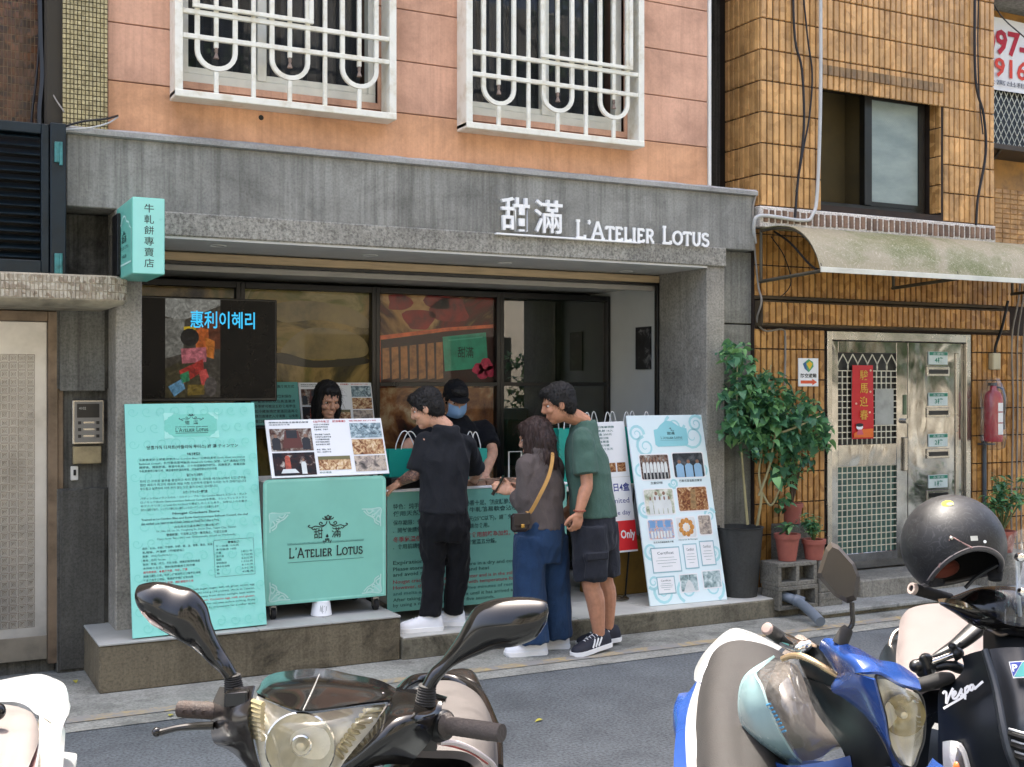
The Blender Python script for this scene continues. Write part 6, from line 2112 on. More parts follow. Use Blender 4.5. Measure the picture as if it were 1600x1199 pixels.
def shoe(parent, heel, d, L, upper_m, sole_m, W=.1, name='shoe', lift=0., stripes=None, collar=.09):
    d = unit(d); s = V3(d[1], -d[0], 0); u = V3(0, 0, 1)
    up = MB()
    st = [(0, .62, .055), (.04, .8, .08), (.16, .86, collar), (.3, .84, collar - .004), (.42, .84, .078), (.58, .95, .064), (.74, 1., .053), (.88, .88, .044), (.97, .55, .032), (1., .2, .022)]
    rings = []
    for t_, w, h in st:
        c = heel + d * L * t_ + u * (.018 + lift * (1 - t_))
        hw = W * .5 * w
        rings.append([c + s * hw * math.cos(RAD(a)) * (1 if a in (0, 180) else 1.03) + u * h * math.sin(RAD(a)) ** .8 for a in range(0, 181, 15)])
    up.loft([r for r in rings])
    S = up.build(name, upper_m, parent, 60)
    so = MB()
    out = []
    for t_, w, h in st:
        out.append((heel + d * L * (t_ * 1.03 - .015), W * .5 * w * 1.1 + .002, lift * (1 - t_)))
    so.loft([[c + s * w + u * (z + (.0 if 0 < i < 9 else .008)), c - s * w + u * (z + (.0 if 0 < i < 9 else .008)), c - s * w * 1.0 + u * (z + .026), c + s * w * 1.0 + u * (z + .026)] for i, (c, w, z) in enumerate(out)])
    so.build('sole', sole_m, S, 50)
    la = MB()
    for k in range(5):
        t_ = .38 + k * .075
        h = .018 + np.interp(t_, [x[0] for x in st], [x[2] for x in st]) + lift * (1 - t_)
        c = heel + d * L * t_
        la.tube([c + s * .026 + u * (h - .012), c + u * (h + .003), c - s * .026 + u * (h - .012)], .0032, 5)
    la.build('lace', sole_m, S)
    if stripes:
        sb = MB()
        for sg in (-1, 1):
            for k in range(3):
                t0, t1 = .42 + k * .09, .30 + k * .09
                P_ = []
                for t_, hh in ((t0, .014), ((t0 + t1) / 2, .036), (t1, .058)):
                    w = np.interp(t_, [x[0] for x in st], [x[1] for x in st]) * W * .5
                    hm = np.interp(t_, [x[0] for x in st], [x[2] for x in st])
                    a = math.asin(min(.98, (hh / hm)) ** 1.25)
                    P_.append(heel + d * L * t_ + s * sg * (w * math.cos(a) + .0045) + u * (.02 + hh + lift * (1 - t_)))
                ribbon(sb, P_, .014, s * sg)
        sb.build('stripe', stripes, S, smooth=False)
    return S


def eyes(parent, c, R, k=1.):
    for sg in (-1, 1):
        b = MB(); b.ellipsoid(c + R @ (np.array((sg * .031, .066, -.002)) * k), (.012 * k, .012 * k, .007 * k), 12, 8, R); e = b.build('eye', M_eyew, parent)
        b = MB(); b.ellipsoid(c + R @ (np.array((sg * .031, .0755, -.002)) * k), (.006 * k, .004 * k, .006 * k), 10, 6, R); b.build('iris', M_inkb, e)


def hair_short(parent, c, R, m, k=1., fringe=0.):
    b = MB()
    E = lambda off, r: b.ellipsoid(c + R @ (np.array(off) * k), np.array(r) * k, 16, 11, R)
    E((0, -.018, .045), (.081, .098, .083)); E((0, -.045, .0), (.078, .068, .085)); E((0, -.06, -.045), (.06, .04, .045))
    for sg in (-1, 1):
        E((sg * .068, -.005, .025), (.014, .05, .045))
    E((0, .05, .078), (.058, .042, .034))
    me = remesh(b, .006, 2)
    folds(me, .0085, (120, 120, 55), 3.)
    return finish(me, 'hair', m, parent)


def skinmat(name, c):
    m = bpy.data.materials.new(name); t = NT(m)
    n = t.noise(t.coords('world'), 28, 4, .6)
    cc = t.ramp(n, [(.3, tuple(x * .82 for x in col(c))), (.55, col(c)), (.75, tuple(min(1, x * 1.12) for x in col(c)))])
    b = t.bsdf(cc, .48, 0, .4, 0, t.noise(t.coords('world'), 240, 2), .15, .002)
    b.inputs['Subsurface Weight'].default_value = .12
    b.inputs['Subsurface Radius'].default_value = (.01, .004, .002)
    return m


M_skin1 = skinmat('skin_light', '#d2a184')
M_skin2 = skinmat('skin_tan', '#bf8a6c')
M_eyew = mat('eye_white', '#d8d4cc', .2, var=.02)
m = bpy.data.materials.new('tattooed_skin'); t = NT(m)
wv = t.new('ShaderNodeTexVoronoi', feature='DISTANCE_TO_EDGE'); wv.inputs['Scale'].default_value = 34; t.link(t.coords('world'), wv.inputs['Vector'])
t.bsdf(t.mix(t.ramp(t.noise(t.coords('world'), 45, 5, .7, 1.5), [(.42, 0.), (.58, .75)]), t.mix(t.ramp(wv.outputs['Distance'], [(.02, .8), (.12, 0.)]), '#b88c74', '#4b403f'), '#57494a'), .5)
M_tattoo = m
M_hair = mat('black_hair', '#14110e', .7, var=.3, scale=60, stretch=(1, 1, .2))
M_hairbr = mat('brown_hair', '#35231d', .62, var=.35, scale=60, stretch=(1, 1, .15))


def fabric(name, c, rough=.9, var=.12, weave=420):
    m = bpy.data.materials.new(name); t = NT(m)
    p = t.coords('world')
    a = t.noise(p, 7, 5, .6)
    wv = t.noise(t.coords('world', (1, 1, 1)), weave, 2, .6)
    cr = t.noise(t.coords('world', (1, 1, .6)), 16, 3, .55, 1.2)
    c_ = col(c)
    cc = t.ramp(a, [(.3, tuple(x * (1 - var) for x in c_)), (.7, tuple(min(1, x * (1 + var)) for x in c_))])
    cc = t.mix(1., cc, t.ramp(wv, [(.3, .8), (.7, 1.15)]), 'MULTIPLY')
    b = t.bsdf(cc, rough, 0, .2, 0, cr, .55, .012)
    b.inputs['Sheen Weight'].default_value = .06
    MATS[name] = m
    return m


F_black = fabric('black_tee', '#202226'); F_blackp = fabric('black_trousers', '#121316'); F_green = fabric('green_tee', '#496459', .9, .12)
F_short = fabric('charcoal_shorts', '#2b2d33'); F_brown = fabric('taupe_top', '#5c5451'); F_jean = fabric('blue_jeans', '#253c5a', .85, .22, 300); F_polo = fabric('black_polo', '#15161a')
M_sneak = mat('white_sneaker', '#e4e6e8', .5, var=.05); M_sneakb = mat('dark_sneaker', '#1b1d28', .7, var=.15, scale=40); M_sole = mat('white_sole', '#e9e9e6', .55, var=.05)


def person(J, label, skin, voxel=.0055, base=None, arm=(.047, .037, .028), leg=(.078, .052, .036), hands=(), head_f=None, head_u=(0, 0, 1), group=None):
    b = MB()
    R = head(b, J['head'], head_f, V3(*head_u))
    nb = (J['sl'] + J['sr']) / 2
    b.tube([nb + V3(0, 0, -.03), nb + V3(0, 0, .08), J['head'] - V3(0, 0, .06) - unit(V3(*head_f)) * .02, J['head']], [.06, .054, .052, .05], 12, smooth=3)
    s = unit(J['sr'] - J['sl']); hip = (J['hl'] + J['hr']) / 2
    f = unit(np.cross(V3(0, 0, 1), s)) * 1.
    k = np.linalg.norm(J['sr'] - J['sl']) / .34
    P = [(hip - V3(0, 0, .06), .10, .08), (hip + V3(0, 0, .02), .145, .10), (hip * .6 + nb * .4, .125, .088), (hip * .25 + nb * .75, .155 * k, .10), (nb - V3(0, 0, .02), .15 * k, .075), (nb + V3(0, 0, .03), .10, .065), (nb + V3(0, 0, .08), .058, .052)]
    Q = crom(np.array([[*p, a, c] for p, a, c in P]), 4)
    b.loft([ring(q[:3], s, f, q[3], q[4]) for q in Q])
    for a in 'lr':
        sh, el, wr = J['s' + a], J['e' + a], J['w' + a]
        b.tube([sh, sh * .6 + el * .4, el, el * .7 + wr * .3, wr], [arm[0] * 1.05, arm[0], arm[1], arm[1] * 1.08, arm[2]], 12, smooth=3)
        hp, kn, an = J['h' + a], J['k' + a], J['a' + a]
        b.tube([hp, hp * .5 + kn * .5, kn, kn * .68 + an * .32 + (-f) * .012, an + V3(0, 0, .0)], [leg[0] * 1.05, leg[0] * .88, leg[1], leg[1] * 1.04, leg[2]], 12, smooth=3)
        b.tube([an, an + V3(0, 0, -.045) , an + unit(J['f' + a]) * .12 + V3(0, 0, -.05)], [leg[2], .032, .022], 8, smooth=2)
    for (w, d, pn, sd, curl) in hands:
        hand(b, w, d, pn, sd, curl)
    me = remesh(b, voxel, 2, .4)
    o = finish(me, 'person', skin, None, None, base)
    tag(o, label, 'person', group)
    eyes(o, J['head'], R)
    return o, R, s, f


def torso_cloth(J, s, f, hem, k=1., w=(.175, .165, .19, .185), d=(.125, .118, .13, .10), neck=(.075, .068)):
    b = MB()
    nb = (J['sl'] + J['sr']) / 2
    st = [(hem, w[0], d[0]), (hem * .65 + nb * .35, w[1], d[1]), (hem * .3 + nb * .7, w[2], d[2]), (nb - V3(0, 0, .05), w[3], d[3] * 1.05), (nb + V3(0, 0, .0), w[3] * .86, d[3] * .88), (nb + V3(0, 0, .045) - f * .005, w[3] * .58, .085), (nb + V3(0, 0, .078) - f * .012, neck[0] * 1.12, neck[1] * 1.02), (nb + V3(0, 0, .086) - f * .01, neck[0] * 1.02, neck[1] * .98)]
    Q = crom(np.array([[*p, a, c] for p, a, c in st]), 5)
    b.loft([ring(q[:3], s, f, q[3] * k, q[4] * k, 24, 2.0) for q in Q])
    return b


def PJ(px, py, y): return on_y(px, py, y)


def sleeve(b, J, a, fr, rr, n=16):
    """a sleeve that grows out of the shoulder; fr runs 0..1 from shoulder to elbow and 1..2 on to the wrist"""
    nb = (J['sl'] + J['sr']) / 2
    sh, e, w = J['s' + a], J['e' + a], J['w' + a]
    pts = [sh * .45 + nb * .55 + V3(0, 0, -.015)] + [sh + (e - sh) * q if q <= 1 else e + (w - e) * (q - 1) for q in fr]
    b.tube(pts, [rr[0] * .8] + list(rr), n, smooth=3)


def strands(hair, m, parent, n, L, seed, w=.0016):
    """loose hairs lying over the mass and lifting off it, so the outline is not smooth"""
    rg_ = np.random.default_rng(seed)
    co, no = get_co(hair.data), get_no(hair.data)
    b = MB()
    for i in rg_.choice(len(co), n):
        p, nn = co[i], no[i]
        t_ = V3(0, 0, -1) + rg_.normal(0, .45, 3)
        t_ = unit(t_ - nn * np.dot(t_, nn))
        l_ = L * rg_.uniform(.5, 1.2)
        P_ = [p - nn * .003, p + t_ * l_ * .4 + nn * rg_.uniform(.001, .005), p + t_ * l_ * .8 + nn * rg_.uniform(.0, .007), p + t_ * l_ - nn * .002 + rg_.normal(0, .004, 3)]
        ribbon(b, P_, np.array([w, w, w * .8, w * .3]), nn)
    tag(b.build('hair_strands', m, parent, 80), kind='stuff')


# ---- customer in the black T-shirt
J = dict(head=PJ(666, 637, 6.84), sl=PJ(664, 686, 6.80), sr=PJ(727, 688, 6.76), el=PJ(650, 740, 6.80), wl=PJ(627, 760, 6.98), er=PJ(743, 738, 6.90), wr=PJ(740, 752, 7.02),
         hl=PJ(678, 812, 6.72), hr=PJ(712, 812, 6.69), kl=PJ(677, 890, 6.74), kr=PJ(715, 890, 6.72), al=PJ(672, 963, 6.68), ar=PJ(708, 958, 6.76), fl=V3(-.95, .15, 0), fr=V3(-.9, .4, 0))
J['wl'][2] = max(J['wl'][2], 1.03)
J['al'][2] = J['ar'][2] = .215
A, R, s, f = person(J, 'person in black T-shirt and black trousers with a tattooed forearm leaning on the counter', M_skin1, base=(J['hl'][0], 6.7, .13), head_f=(-.75, .55, -.35), leg=(.066, .043, .03),
                    hands=[(J['wl'], V3(-.55, .1, -.35), V3(0, -.35, .9), V3(-.3, .9, 0), .35), (J['wr'], V3(.0, .9, -.25), V3(0, 0, 1), V3(-1, 0, 0), .5)])
A.data.materials.append(M_tattoo)
co = get_co(A.data) + np.array(A.location)
el, wr = J['el'], J['wl']
ax = wr - el; Lx = np.linalg.norm(ax)
tt = ((co - el) @ ax) / Lx ** 2
dd = np.linalg.norm(co - el - np.outer(np.clip(tt, 0, 1), ax), axis=1)
inm = (dd < .06) & (tt > -.35) & (tt < .85)
mi = [1 if inm[p.vertices[0]] else 0 for p in A.data.polygons]
A.data.polygons.foreach_set('material_index', mi)
strands(hair_short(A, J['head'], R, M_hair), M_hair, A, 900, .045, 1)
hem = PJ(693, 801, 6.71)
b = torso_cloth(J, s, f, hem, 1., (.150, .148, .162, .156), (.12, .115, .115, .098))
for a in 'lr':
    sleeve(b, J, a, (.04, .35, .92), (.052, .058, .063))
me = remesh(b, .0075, 3); folds(me, .0095, (11, 11, 6), 1.3); finish(me, 't_shirt', F_black, A)
b = MB()
b.loft([ring(PJ(694, 792, 6.71), s, f, .145, .11), ring(PJ(695, 822, 6.70), s, f, .152, .12), ring(PJ(696, 845, 6.70), s, f, .13, .10)])
for a, dx in (('l', 0), ('r', 0)):
    b.tube([J['h' + a], J['h' + a] * .5 + J['k' + a] * .5, J['k' + a], J['k' + a] * .4 + J['a' + a] * .6, J['a' + a] + V3(0, 0, .005)], [.092, .085, .07, .066, .062], 16, smooth=4)
me = remesh(b, .0075, 3); folds(me, .009, (13, 13, 8), 4.1); finish(me, 'trousers', F_blackp, A)
b = MB(); b.box(*(PJ(663, 803, 6.60)[0] + np.array([-.004, .004])), 6.592, 6.598, 1.0, 1.03) if False else None
qh = on_z(690, 990, .137)
for a in 'lr':
    an = J['a' + a]; dd_ = unit(J['f' + a])
    shoe(A, V3(an[0] - dd_[0] * .075, an[1] - dd_[1] * .075, .137), J['f' + a], .275, M_sneak, M_sole)
w_ = J['wl'] - (J['wl'] - J['el']) * .10
b = MB(); b.tube([w_ + .034 * (V3(0, 1, 0) * math.cos(q) + unit(np.cross(J['wl'] - J['el'], V3(0, 1, 0))) * math.sin(q)) for q in np.arange(0, 6.6, .5)], .005, 6); b.build('bracelet', mat('red_band', '#8d3230', .6), A)

# ---- woman in the taupe top
J = dict(head=PJ(836, 684, 6.40), sl=PJ(822, 722, 6.33), sr=PJ(866, 722, 6.40), el=PJ(822, 786, 6.34), wl=PJ(801, 768, 6.48), er=PJ(864, 780, 6.60), wr=PJ(815, 765, 6.66),
         hl=PJ(830, 838, 6.33), hr=PJ(862, 838, 6.37), kl=PJ(826, 915, 6.34), kr=PJ(865, 915, 6.40), al=PJ(832, 1000, 6.33), ar=PJ(868, 997, 6.42), fl=V3(-.95, .2, 0), fr=V3(-.9, .4, 0))
J['al'][2] = J['ar'][2] = .085
B_, R, s, f = person(J, 'person with long brown hair in taupe top and wide blue jeans holding a phone', M_skin1, base=(J['hl'][0], 6.35, 0), head_f=(-.62, .75, -.2), arm=(.04, .033, .024), leg=(.075, .05, .035),
                     hands=[(J['wl'], V3(-.75, .35, .25), V3(.3, -.5, -.6), V3(0, .3, .9), .9), (J['wr'], V3(-.8, -.1, .15), V3(0, .3, .5), V3(0, -.3, .9), .7)])
b = MB()
c = J['head']
E = lambda off, r: b.ellipsoid(c + R @ np.array(off), np.array(r), 16, 11, R)
E((0, -.018, .04), (.087, .1, .088)); E((0, -.05, -.03), (.088, .075, .12)); E((0, -.055, -.12), (.085, .06, .13)); E((-.062, .0, -.05), (.03, .06, .12)); E((.062, -.0, -.05), (.03, .06, .12)); E((-.055, .03, -.16), (.035, .035, .10)); E((0, .045, .075), (.06, .045, .035))
me = remesh(b, .006, 2); folds(me, .009, (70, 70, 9), 2.); strands(finish(me, 'hair', M_hairbr, B_), M_hairbr, B_, 1300, .10, 3)
hem = PJ(845, 826, 6.35)
b = torso_cloth(J, s, f, hem, .95, (.165, .16, .165, .15), (.13, .125, .12, .095))
for a in 'lr':
    sleeve(b, J, a, (.05, .5, 1.0, 1.62), (.056, .062, .066, .06))
me = remesh(b, .0075, 3); folds(me, .008, (12, 12, 7), 7.7); finish(me, 'top', F_brown, B_)
b = MB()
b.loft([ring(PJ(846, 815, 6.35), s, f, .148, .115), ring(PJ(846, 850, 6.35), s, f, .162, .125), ring(PJ(847, 878, 6.35), s, f, .14, .105)])
for a in 'lr':
    b.tube([J['h' + a], J['h' + a] * .5 + J['k' + a] * .5, J['k' + a], J['k' + a] * .4 + J['a' + a] * .6, J['a' + a] + V3(0, 0, -.005)], [.1, .1, .098, .10, .105], 18, smooth=4)
me = remesh(b, .0075, 3); folds(me, .009, (12, 12, 4), 9.1); finish(me, 'jeans', F_jean, B_)
for a in 'lr':
    an = J['a' + a]; dr = unit(J['f' + a])
    shoe(B_, V3(an[0] - dr[0] * .085, an[1] - dr[1] * .085, .005), dr, .26, M_sneak, M_sole)
q = J['wl'] + unit(V3(-.75, .35, .25)) * .075
PHN = thing('phone', 'dark mobile phone held up by the person in the taupe top', 'phone', q)
b = MB(); b.obox(q + V3(-.01, .02, .015), unit(V3(.5, -.15, .85)), unit(V3(.3, .9, 0)), unit(np.cross(unit(V3(.5, -.15, .85)), unit(V3(.3, .9, 0)))), .07, .035, .004); b.build('phone_body', M_black, PHN)
# shoulder bag with strap
HB = thing('shoulder_bag', 'small brown shoulder bag with a tan strap worn across the taupe top', 'bag', PJ(812, 812, 6.22))
c = PJ(812, 815, 6.235)
b = MB(); b.box(c[0] - .055, c[0] + .055, c[1] - .026, c[1] + .028, c[2] - .062, c[2] + .048, .016); b.build('bag_body', mat('brown_leather', '#291e1a', .4, var=.25, scale=15), HB)
b = MB(); b.box(c[0] - .056, c[0] + .056, c[1] - .034, c[1] - .0265, c[2] - .022, c[2] + .052, .003); b.build('flap', MATS['brown_leather'], HB)
b = MB(); b.box(c[0] - .012, c[0] + .012, c[1] - .043, c[1] - .0365, c[2] - .035, c[2] - .012, .003); b.build('clasp', mat('brass', '#b08a4a', .3, 1.), HB)
M_tan = mat('tan_strap', '#b98d4d', .6, var=.12)
yb = lambda y: y
pts = [c + V3(.05, -.0, .055), PJ(829, 800, 6.205), PJ(843, 775, 6.185), PJ(857, 745, 6.20), PJ(863, 718, 6.235), PJ(862, 702, 6.31), PJ(857, 694, 6.38), PJ(848, 700, 6.46)]
b = MB(); P_ = crom(pts, 6)
rr = []
T = np.gradient(P_, axis=0)
for i in range(len(P_)):
    tdir = unit(T[i]); nn = unit(np.array([.2, -1, .3 + i / len(P_)])); sd = unit(np.cross(tdir, nn)); nn = np.cross(sd, tdir)
    rr.append([P_[i] + sd * .011 + nn * .003, P_[i] - sd * .011 + nn * .003, P_[i] - sd * .011 - nn * .003, P_[i] + sd * .011 - nn * .003])
b.loft(rr); b.build('strap', M_tan, HB)

# ---- man in the green T-shirt
J = dict(head=PJ(872, 630, 6.34), sl=PJ(910, 682, 6.20), sr=PJ(912, 676, 6.50), el=PJ(917, 756, 6.14), wl=PJ(905, 800, 6.13), er=PJ(905, 750, 6.56), wr=PJ(892, 790, 6.55),
         hl=PJ(921, 822, 6.20), hr=PJ(938, 818, 6.36), kl=PJ(923, 912, 6.19), kr=PJ(944, 905, 6.34), al=PJ(936, 998, 6.20), ar=PJ(950, 988, 6.36), fl=V3(-1, -.2, 0), fr=V3(-1, .1, 0))
J['al'][2] = J['ar'][2] = .11
C_, R, s, f = person(J, 'person in green T-shirt and dark cargo shorts bending towards the counter', M_skin2, base=(J['hl'][0], 6.28, 0), head_f=(-.9, .35, -.25), leg=(.082, .056, .036),
                     hands=[(J['wl'], V3(-.2, 0, -1), V3(.3, -.9, 0), V3(-1, -.1, 0), 1.1), (J['wr'], V3(-.3, .1, -1), V3(.3, .9, 0), V3(-1, 0, 0), .9)])
strands(hair_short(C_, J['head'], R, M_hair), M_hair, C_, 900, .045, 2)
s2 = unit(V3(.55, .83, 0)); f2 = unit(V3(-.83, .55, 0))
hem = PJ(928, 806, 6.28)
b = torso_cloth(J, s2, f2, hem, 1.0, (.175, .172, .185, .18), (.145, .14, .135, .105))
for a in 'lr':
    sleeve(b, J, a, (.04, .35, .80), (.064, .072, .076))
me = remesh(b, .0075, 3); folds(me, .007, (9, 9, 6), 12.3); finish(me, 't_shirt', F_green, C_)
b = MB()
b.loft([ring(PJ(928, 797, 6.28), s2, f2, .16, .125), ring(PJ(929, 826, 6.28), s2, f2, .168, .14), ring(PJ(930, 856, 6.28), s2, f2, .155, .125)])
for a in 'lr':
    h, k_ = J['h' + a], J['k' + a]
    b.tube([h, h * .5 + k_ * .5, h * .06 + k_ * .94], [.108, .108, .102], 18, smooth=4)
h, k_ = J['hl'], J['kl']; q = h * .35 + k_ * .65 + V3(-.02, -.098, 0)
b.box(q[0] - .075, q[0] + .075, q[1] - .012, q[1] + .03, q[2] - .085, q[2] + .075, .012)
me = remesh(b, .0075, 3); folds(me, .009, (11, 11, 8), 14.2); finish(me, 'shorts', F_short, C_)
b = MB(); b.box(q[0] - .08, q[0] + .08, q[1] - .024, q[1] - .006, q[2] + .035, q[2] + .085, .008); b.build('pocket_flap', F_short, C_)
for a in 'lr':
    an = J['a' + a]; d_ = unit(J['f' + a])
    shoe(C_, V3(an[0] - d_[0] * .075, an[1] - d_[1] * .075, .005), d_, .29, M_sneakb, M_sole, .105, lift=.03 if a == 'l' else .02, stripes=M_sole)
w_ = J['wl'] - (J['wl'] - J['el']) * .04
b = MB(); b.tube([w_ + .035 * (V3(1, 0, 0) * math.cos(q) + V3(0, 1, 0) * math.sin(q)) for q in np.arange(0, 6.6, .5)], .005, 6); b.build('bracelet', mat('cord_band', '#8d4a34', .6), C_)

# ---- seller with long black hair behind the cart
J = dict(head=PJ(512, 624, 7.72), sl=PJ(545, 680, 7.76), sr=PJ(479, 680, 7.76), el=PJ(556, 745, 7.70), wl=PJ(535, 775, 7.55), er=PJ(468, 745, 7.70), wr=PJ(490, 775, 7.55),
         hl=PJ(530, 812, 7.78), hr=PJ(494, 812, 7.78), kl=PJ(530, 885, 7.76), kr=PJ(494, 885, 7.76), al=V3(*PJ(530, 900, 7.78)[:2], .29), ar=V3(*PJ(494, 900, 7.78)[:2], .29), fl=V3(0, -1, 0), fr=V3(0, -1, 0))
D_, R, s, f = person(J, 'person with long black hair in dark top standing behind the teal cart', M_skin1, base=(J['hl'][0], 7.76, .2), head_f=(.05, -.95, -.3), voxel=.006)
b = MB(); c = J['head']
E((0, -.02, .04), (.084, .098, .086)); E((0, -.05, -.06), (.09, .065, .14)); E((-.068, .012, -.05), (.022, .045, .12)); E((.068, .012, -.05), (.022, .045, .12)); E((-.05, -.01, -.14), (.04, .05, .11)); E((.05, -.01, -.14), (.04, .05, .11)); E((0, .052, .075), (.06, .035, .03))
me = remesh(b, .006, 2); folds(me, .008, (70, 70, 9), 5.); strands(finish(me, 'hair', M_hair, D_), M_hair, D_, 900, .09, 4)
b = torso_cloth(J, s, f, PJ(512, 820, 7.78), .92)
for a in 'lr':
    sleeve(b, J, a, (.05, .5, 1.0, 1.8), (.056, .058, .054, .045))
me = remesh(b, .009, 3); folds(me, .007, (11, 11, 7), 17.); finish(me, 'shirt', F_polo, D_)
b = MB(); b.loft([ring(PJ(512, 812, 7.78), s, f, .15, .11), ring(PJ(512, 850, 7.78), s, f, .15, .11)])
for a in 'lr':
    b.tube([J['h' + a], J['k' + a], J['a' + a]], [.09, .07, .065], 14, smooth=4)
me = remesh(b, .01, 2); finish(me, 'trousers', F_blackp, D_)
for a in 'lr':
    shoe(D_, J['a' + a] + V3(0, .06, -.085), J['f' + a], .25, M_sneakb, M_sole)

# ---- seller with cap and mask behind the counter
J = dict(head=PJ(712, 622, 7.62), sl=PJ(756, 668, 7.68), sr=PJ(672, 668, 7.70), el=PJ(770, 705, 7.50), wl=PJ(758, 742, 7.28), er=PJ(634, 700, 7.52), wr=PJ(668, 742, 7.36),
         hl=PJ(735, 806, 7.86), hr=PJ(697, 806, 7.86), kl=PJ(735, 885, 7.84), kr=PJ(697, 885, 7.84), al=V3(*PJ(735, 900, 7.86)[:2], .22), ar=V3(*PJ(697, 900, 7.86)[:2], .22), fl=V3(0, -1, 0), fr=V3(0, -1, 0))
E_, R, s, f = person(J, 'person in black cap and blue face mask with black polo serving behind the counter', M_skin1, base=(J['hl'][0], 7.8, .13), head_f=(-.1, -.85, -.45), voxel=.0055,
                     hands=[(J['wl'], V3(-.05, -.5, -.6), V3(0, -.6, .5), V3(-1, 0, 0), .6), (J['wr'], V3(.25, -.5, -.6), V3(0, -.6, .5), V3(1, 0, 0), .6)])
hair_short(E_, J['head'], R, M_hair)
c = J['head']
b = MB(); b.ellipsoid(c + R @ V3(0, -.012, .05), (.087, .105, .08), 20, 12, R)
me = remesh(b, .006, 2); finish(me, 'cap', F_polo, E_)
b = MB(); b.grid([[c + R @ V3(x, .085 + .065 * (1 - (x / .075) ** 2) * q, .045 - .012 * q - .06 * (x ** 2) / .075 * 1.) for x in (-.07, -.035, 0, .035, .07)] for q in (0, .5, 1)], 4, .004); b.build('cap_peak', F_polo, E_)
b = MB(); b.grid([[c + R @ V3(.066 * a, .108 - .05 * a * a + bul, z) for a in (-1, -.6, 0, .6, 1)] for z, bul in ((-.012, -.004), (-.04, .012), (-.075, .012), (-.112, -.012))], 4, .002); b.build('face_mask', mat('mask_blue', '#7fa3c8', .8, var=.06), E_)
b = torso_cloth(J, s, f, PJ(716, 815, 7.86), 1.02)
for a in 'lr':
    sleeve(b, J, a, (.04, .35, .80), (.06, .066, .068))
b.tube([J['sl'] * .5 + J['sr'] * .5 + V3(0, 0, .03) + .07 * (s * math.cos(q) + f * math.sin(q)) for q in np.arange(0, 6.4, .4)], .014, 8)
me = remesh(b, .008, 3); folds(me, .007, (10, 10, 7), 19.); finish(me, 'polo_shirt', F_polo, E_)
b = MB(); b.loft([ring(PJ(716, 806, 7.86), s, f, .15, .11), ring(PJ(716, 850, 7.86), s, f, .15, .11)])
for a in 'lr':
    b.tube([J['h' + a], J['k' + a], J['a' + a]], [.09, .07, .065], 14, smooth=4)
me = remesh(b, .01, 2); finish(me, 'trousers', F_blackp, E_)
for a in 'lr':
    shoe(E_, J['a' + a] + V3(0, .06, -.085), J['f' + a], .27, M_sneakb, M_sole)
# ================================================================== scooters
def D(px, py, dep): return on_d(px, py, dep)
def DG(rows): return [[D(*q) for q in r] for r in rows]


def shell(b, st, p=1.75, n=22, sm=6, front=.62):
    """Closed streamlined body from stations (upper px, py, lower px, py, depth, thickness): an oval at each, joined smoothly."""
    Q = crom(np.array(st, float), sm)
    rings = []
    for ax, ay, bx_, by, dep, th in Q:
        A, B = D(ax, ay, dep), D(bx_, by, dep)
        c, h = (A + B) / 2, (A - B) / 2
        ring_ = []
        for q in np.arange(n) * 2 * math.pi / n:
            u, w = math.cos(q), math.sin(q)
            u = math.copysign(abs(u) ** (2 / p), u); w = math.copysign(abs(w) ** (2 / p), w)
            ring_.append(c + h * u - FWD * th * w * (front if w > 0 else 1 - front))
        rings.append(ring_)
    b.loft(rings)


M_gloss = mat('gloss_black_plastic', '#121110', .14, 0, var=.2, scale=3, coat=.25, spec=.4, rvar=.05)
M_gloss2 = mat('smoked_plastic', '#1d1a18', .18, 0, var=.2, scale=3, coat=.2, spec=.4, rvar=.05)
M_lens = glass_thin('lamp_lens', (.985, .98, .95), .02, .8, .05, (.7, .67, .58))
M_refl = mat('lamp_reflector', '#cfcabb', .3, .0, var=.06, scale=14, bump=.04, bscale=30, bdist=.004, coat=.2)
M_reflc = mat('lamp_bowl', '#b9b4a0', .2, .3, var=.06, scale=12)
M_bulb = mat('bulb_shield', '#b7b09c', .3, .8)
M_grip = mat('worn_grip', '#3a2e28', .75, var=.2, scale=60, bump=.5, bscale=220)
M_seat = mat('worn_seat', '#4f4a47', .7, var=.16, scale=9, bump=.25, bscale=260)
M_blueplastic = mat('blue_paint', '#22407c', .25, 0, var=.12, scale=4, coat=.35, rvar=.06)
M_whitep = mat('white_gloss_paint', '#9a9b9a', .2, 0, var=.03, coat=.6)
M_mirror = mat('mirror_glass', '#dfe2e4', .02, 1., var=.01)
M_satin = mat('satin_black', '#141618', .38, 0, var=.2, scale=8)
M_navy = mat('matt_navy', '#171c22', .34, .25, var=.15, scale=3, bump=.05, bscale=300)


def mirror_plate(root, pts, dep, off=.012):
    """reflecting glass set in the rider's side of a mirror shell"""
    b = MB()
    P_ = crom(np.array(pts, float), 5, True)
    c = P_.mean(0)
    V = [D(*(c + (q - c) * .86), dep) + FWD * off for q in P_]
    b.add(V, [tuple(range(len(V)))])
    b.build('mirror_glass', M_mirror, root, smooth=False)


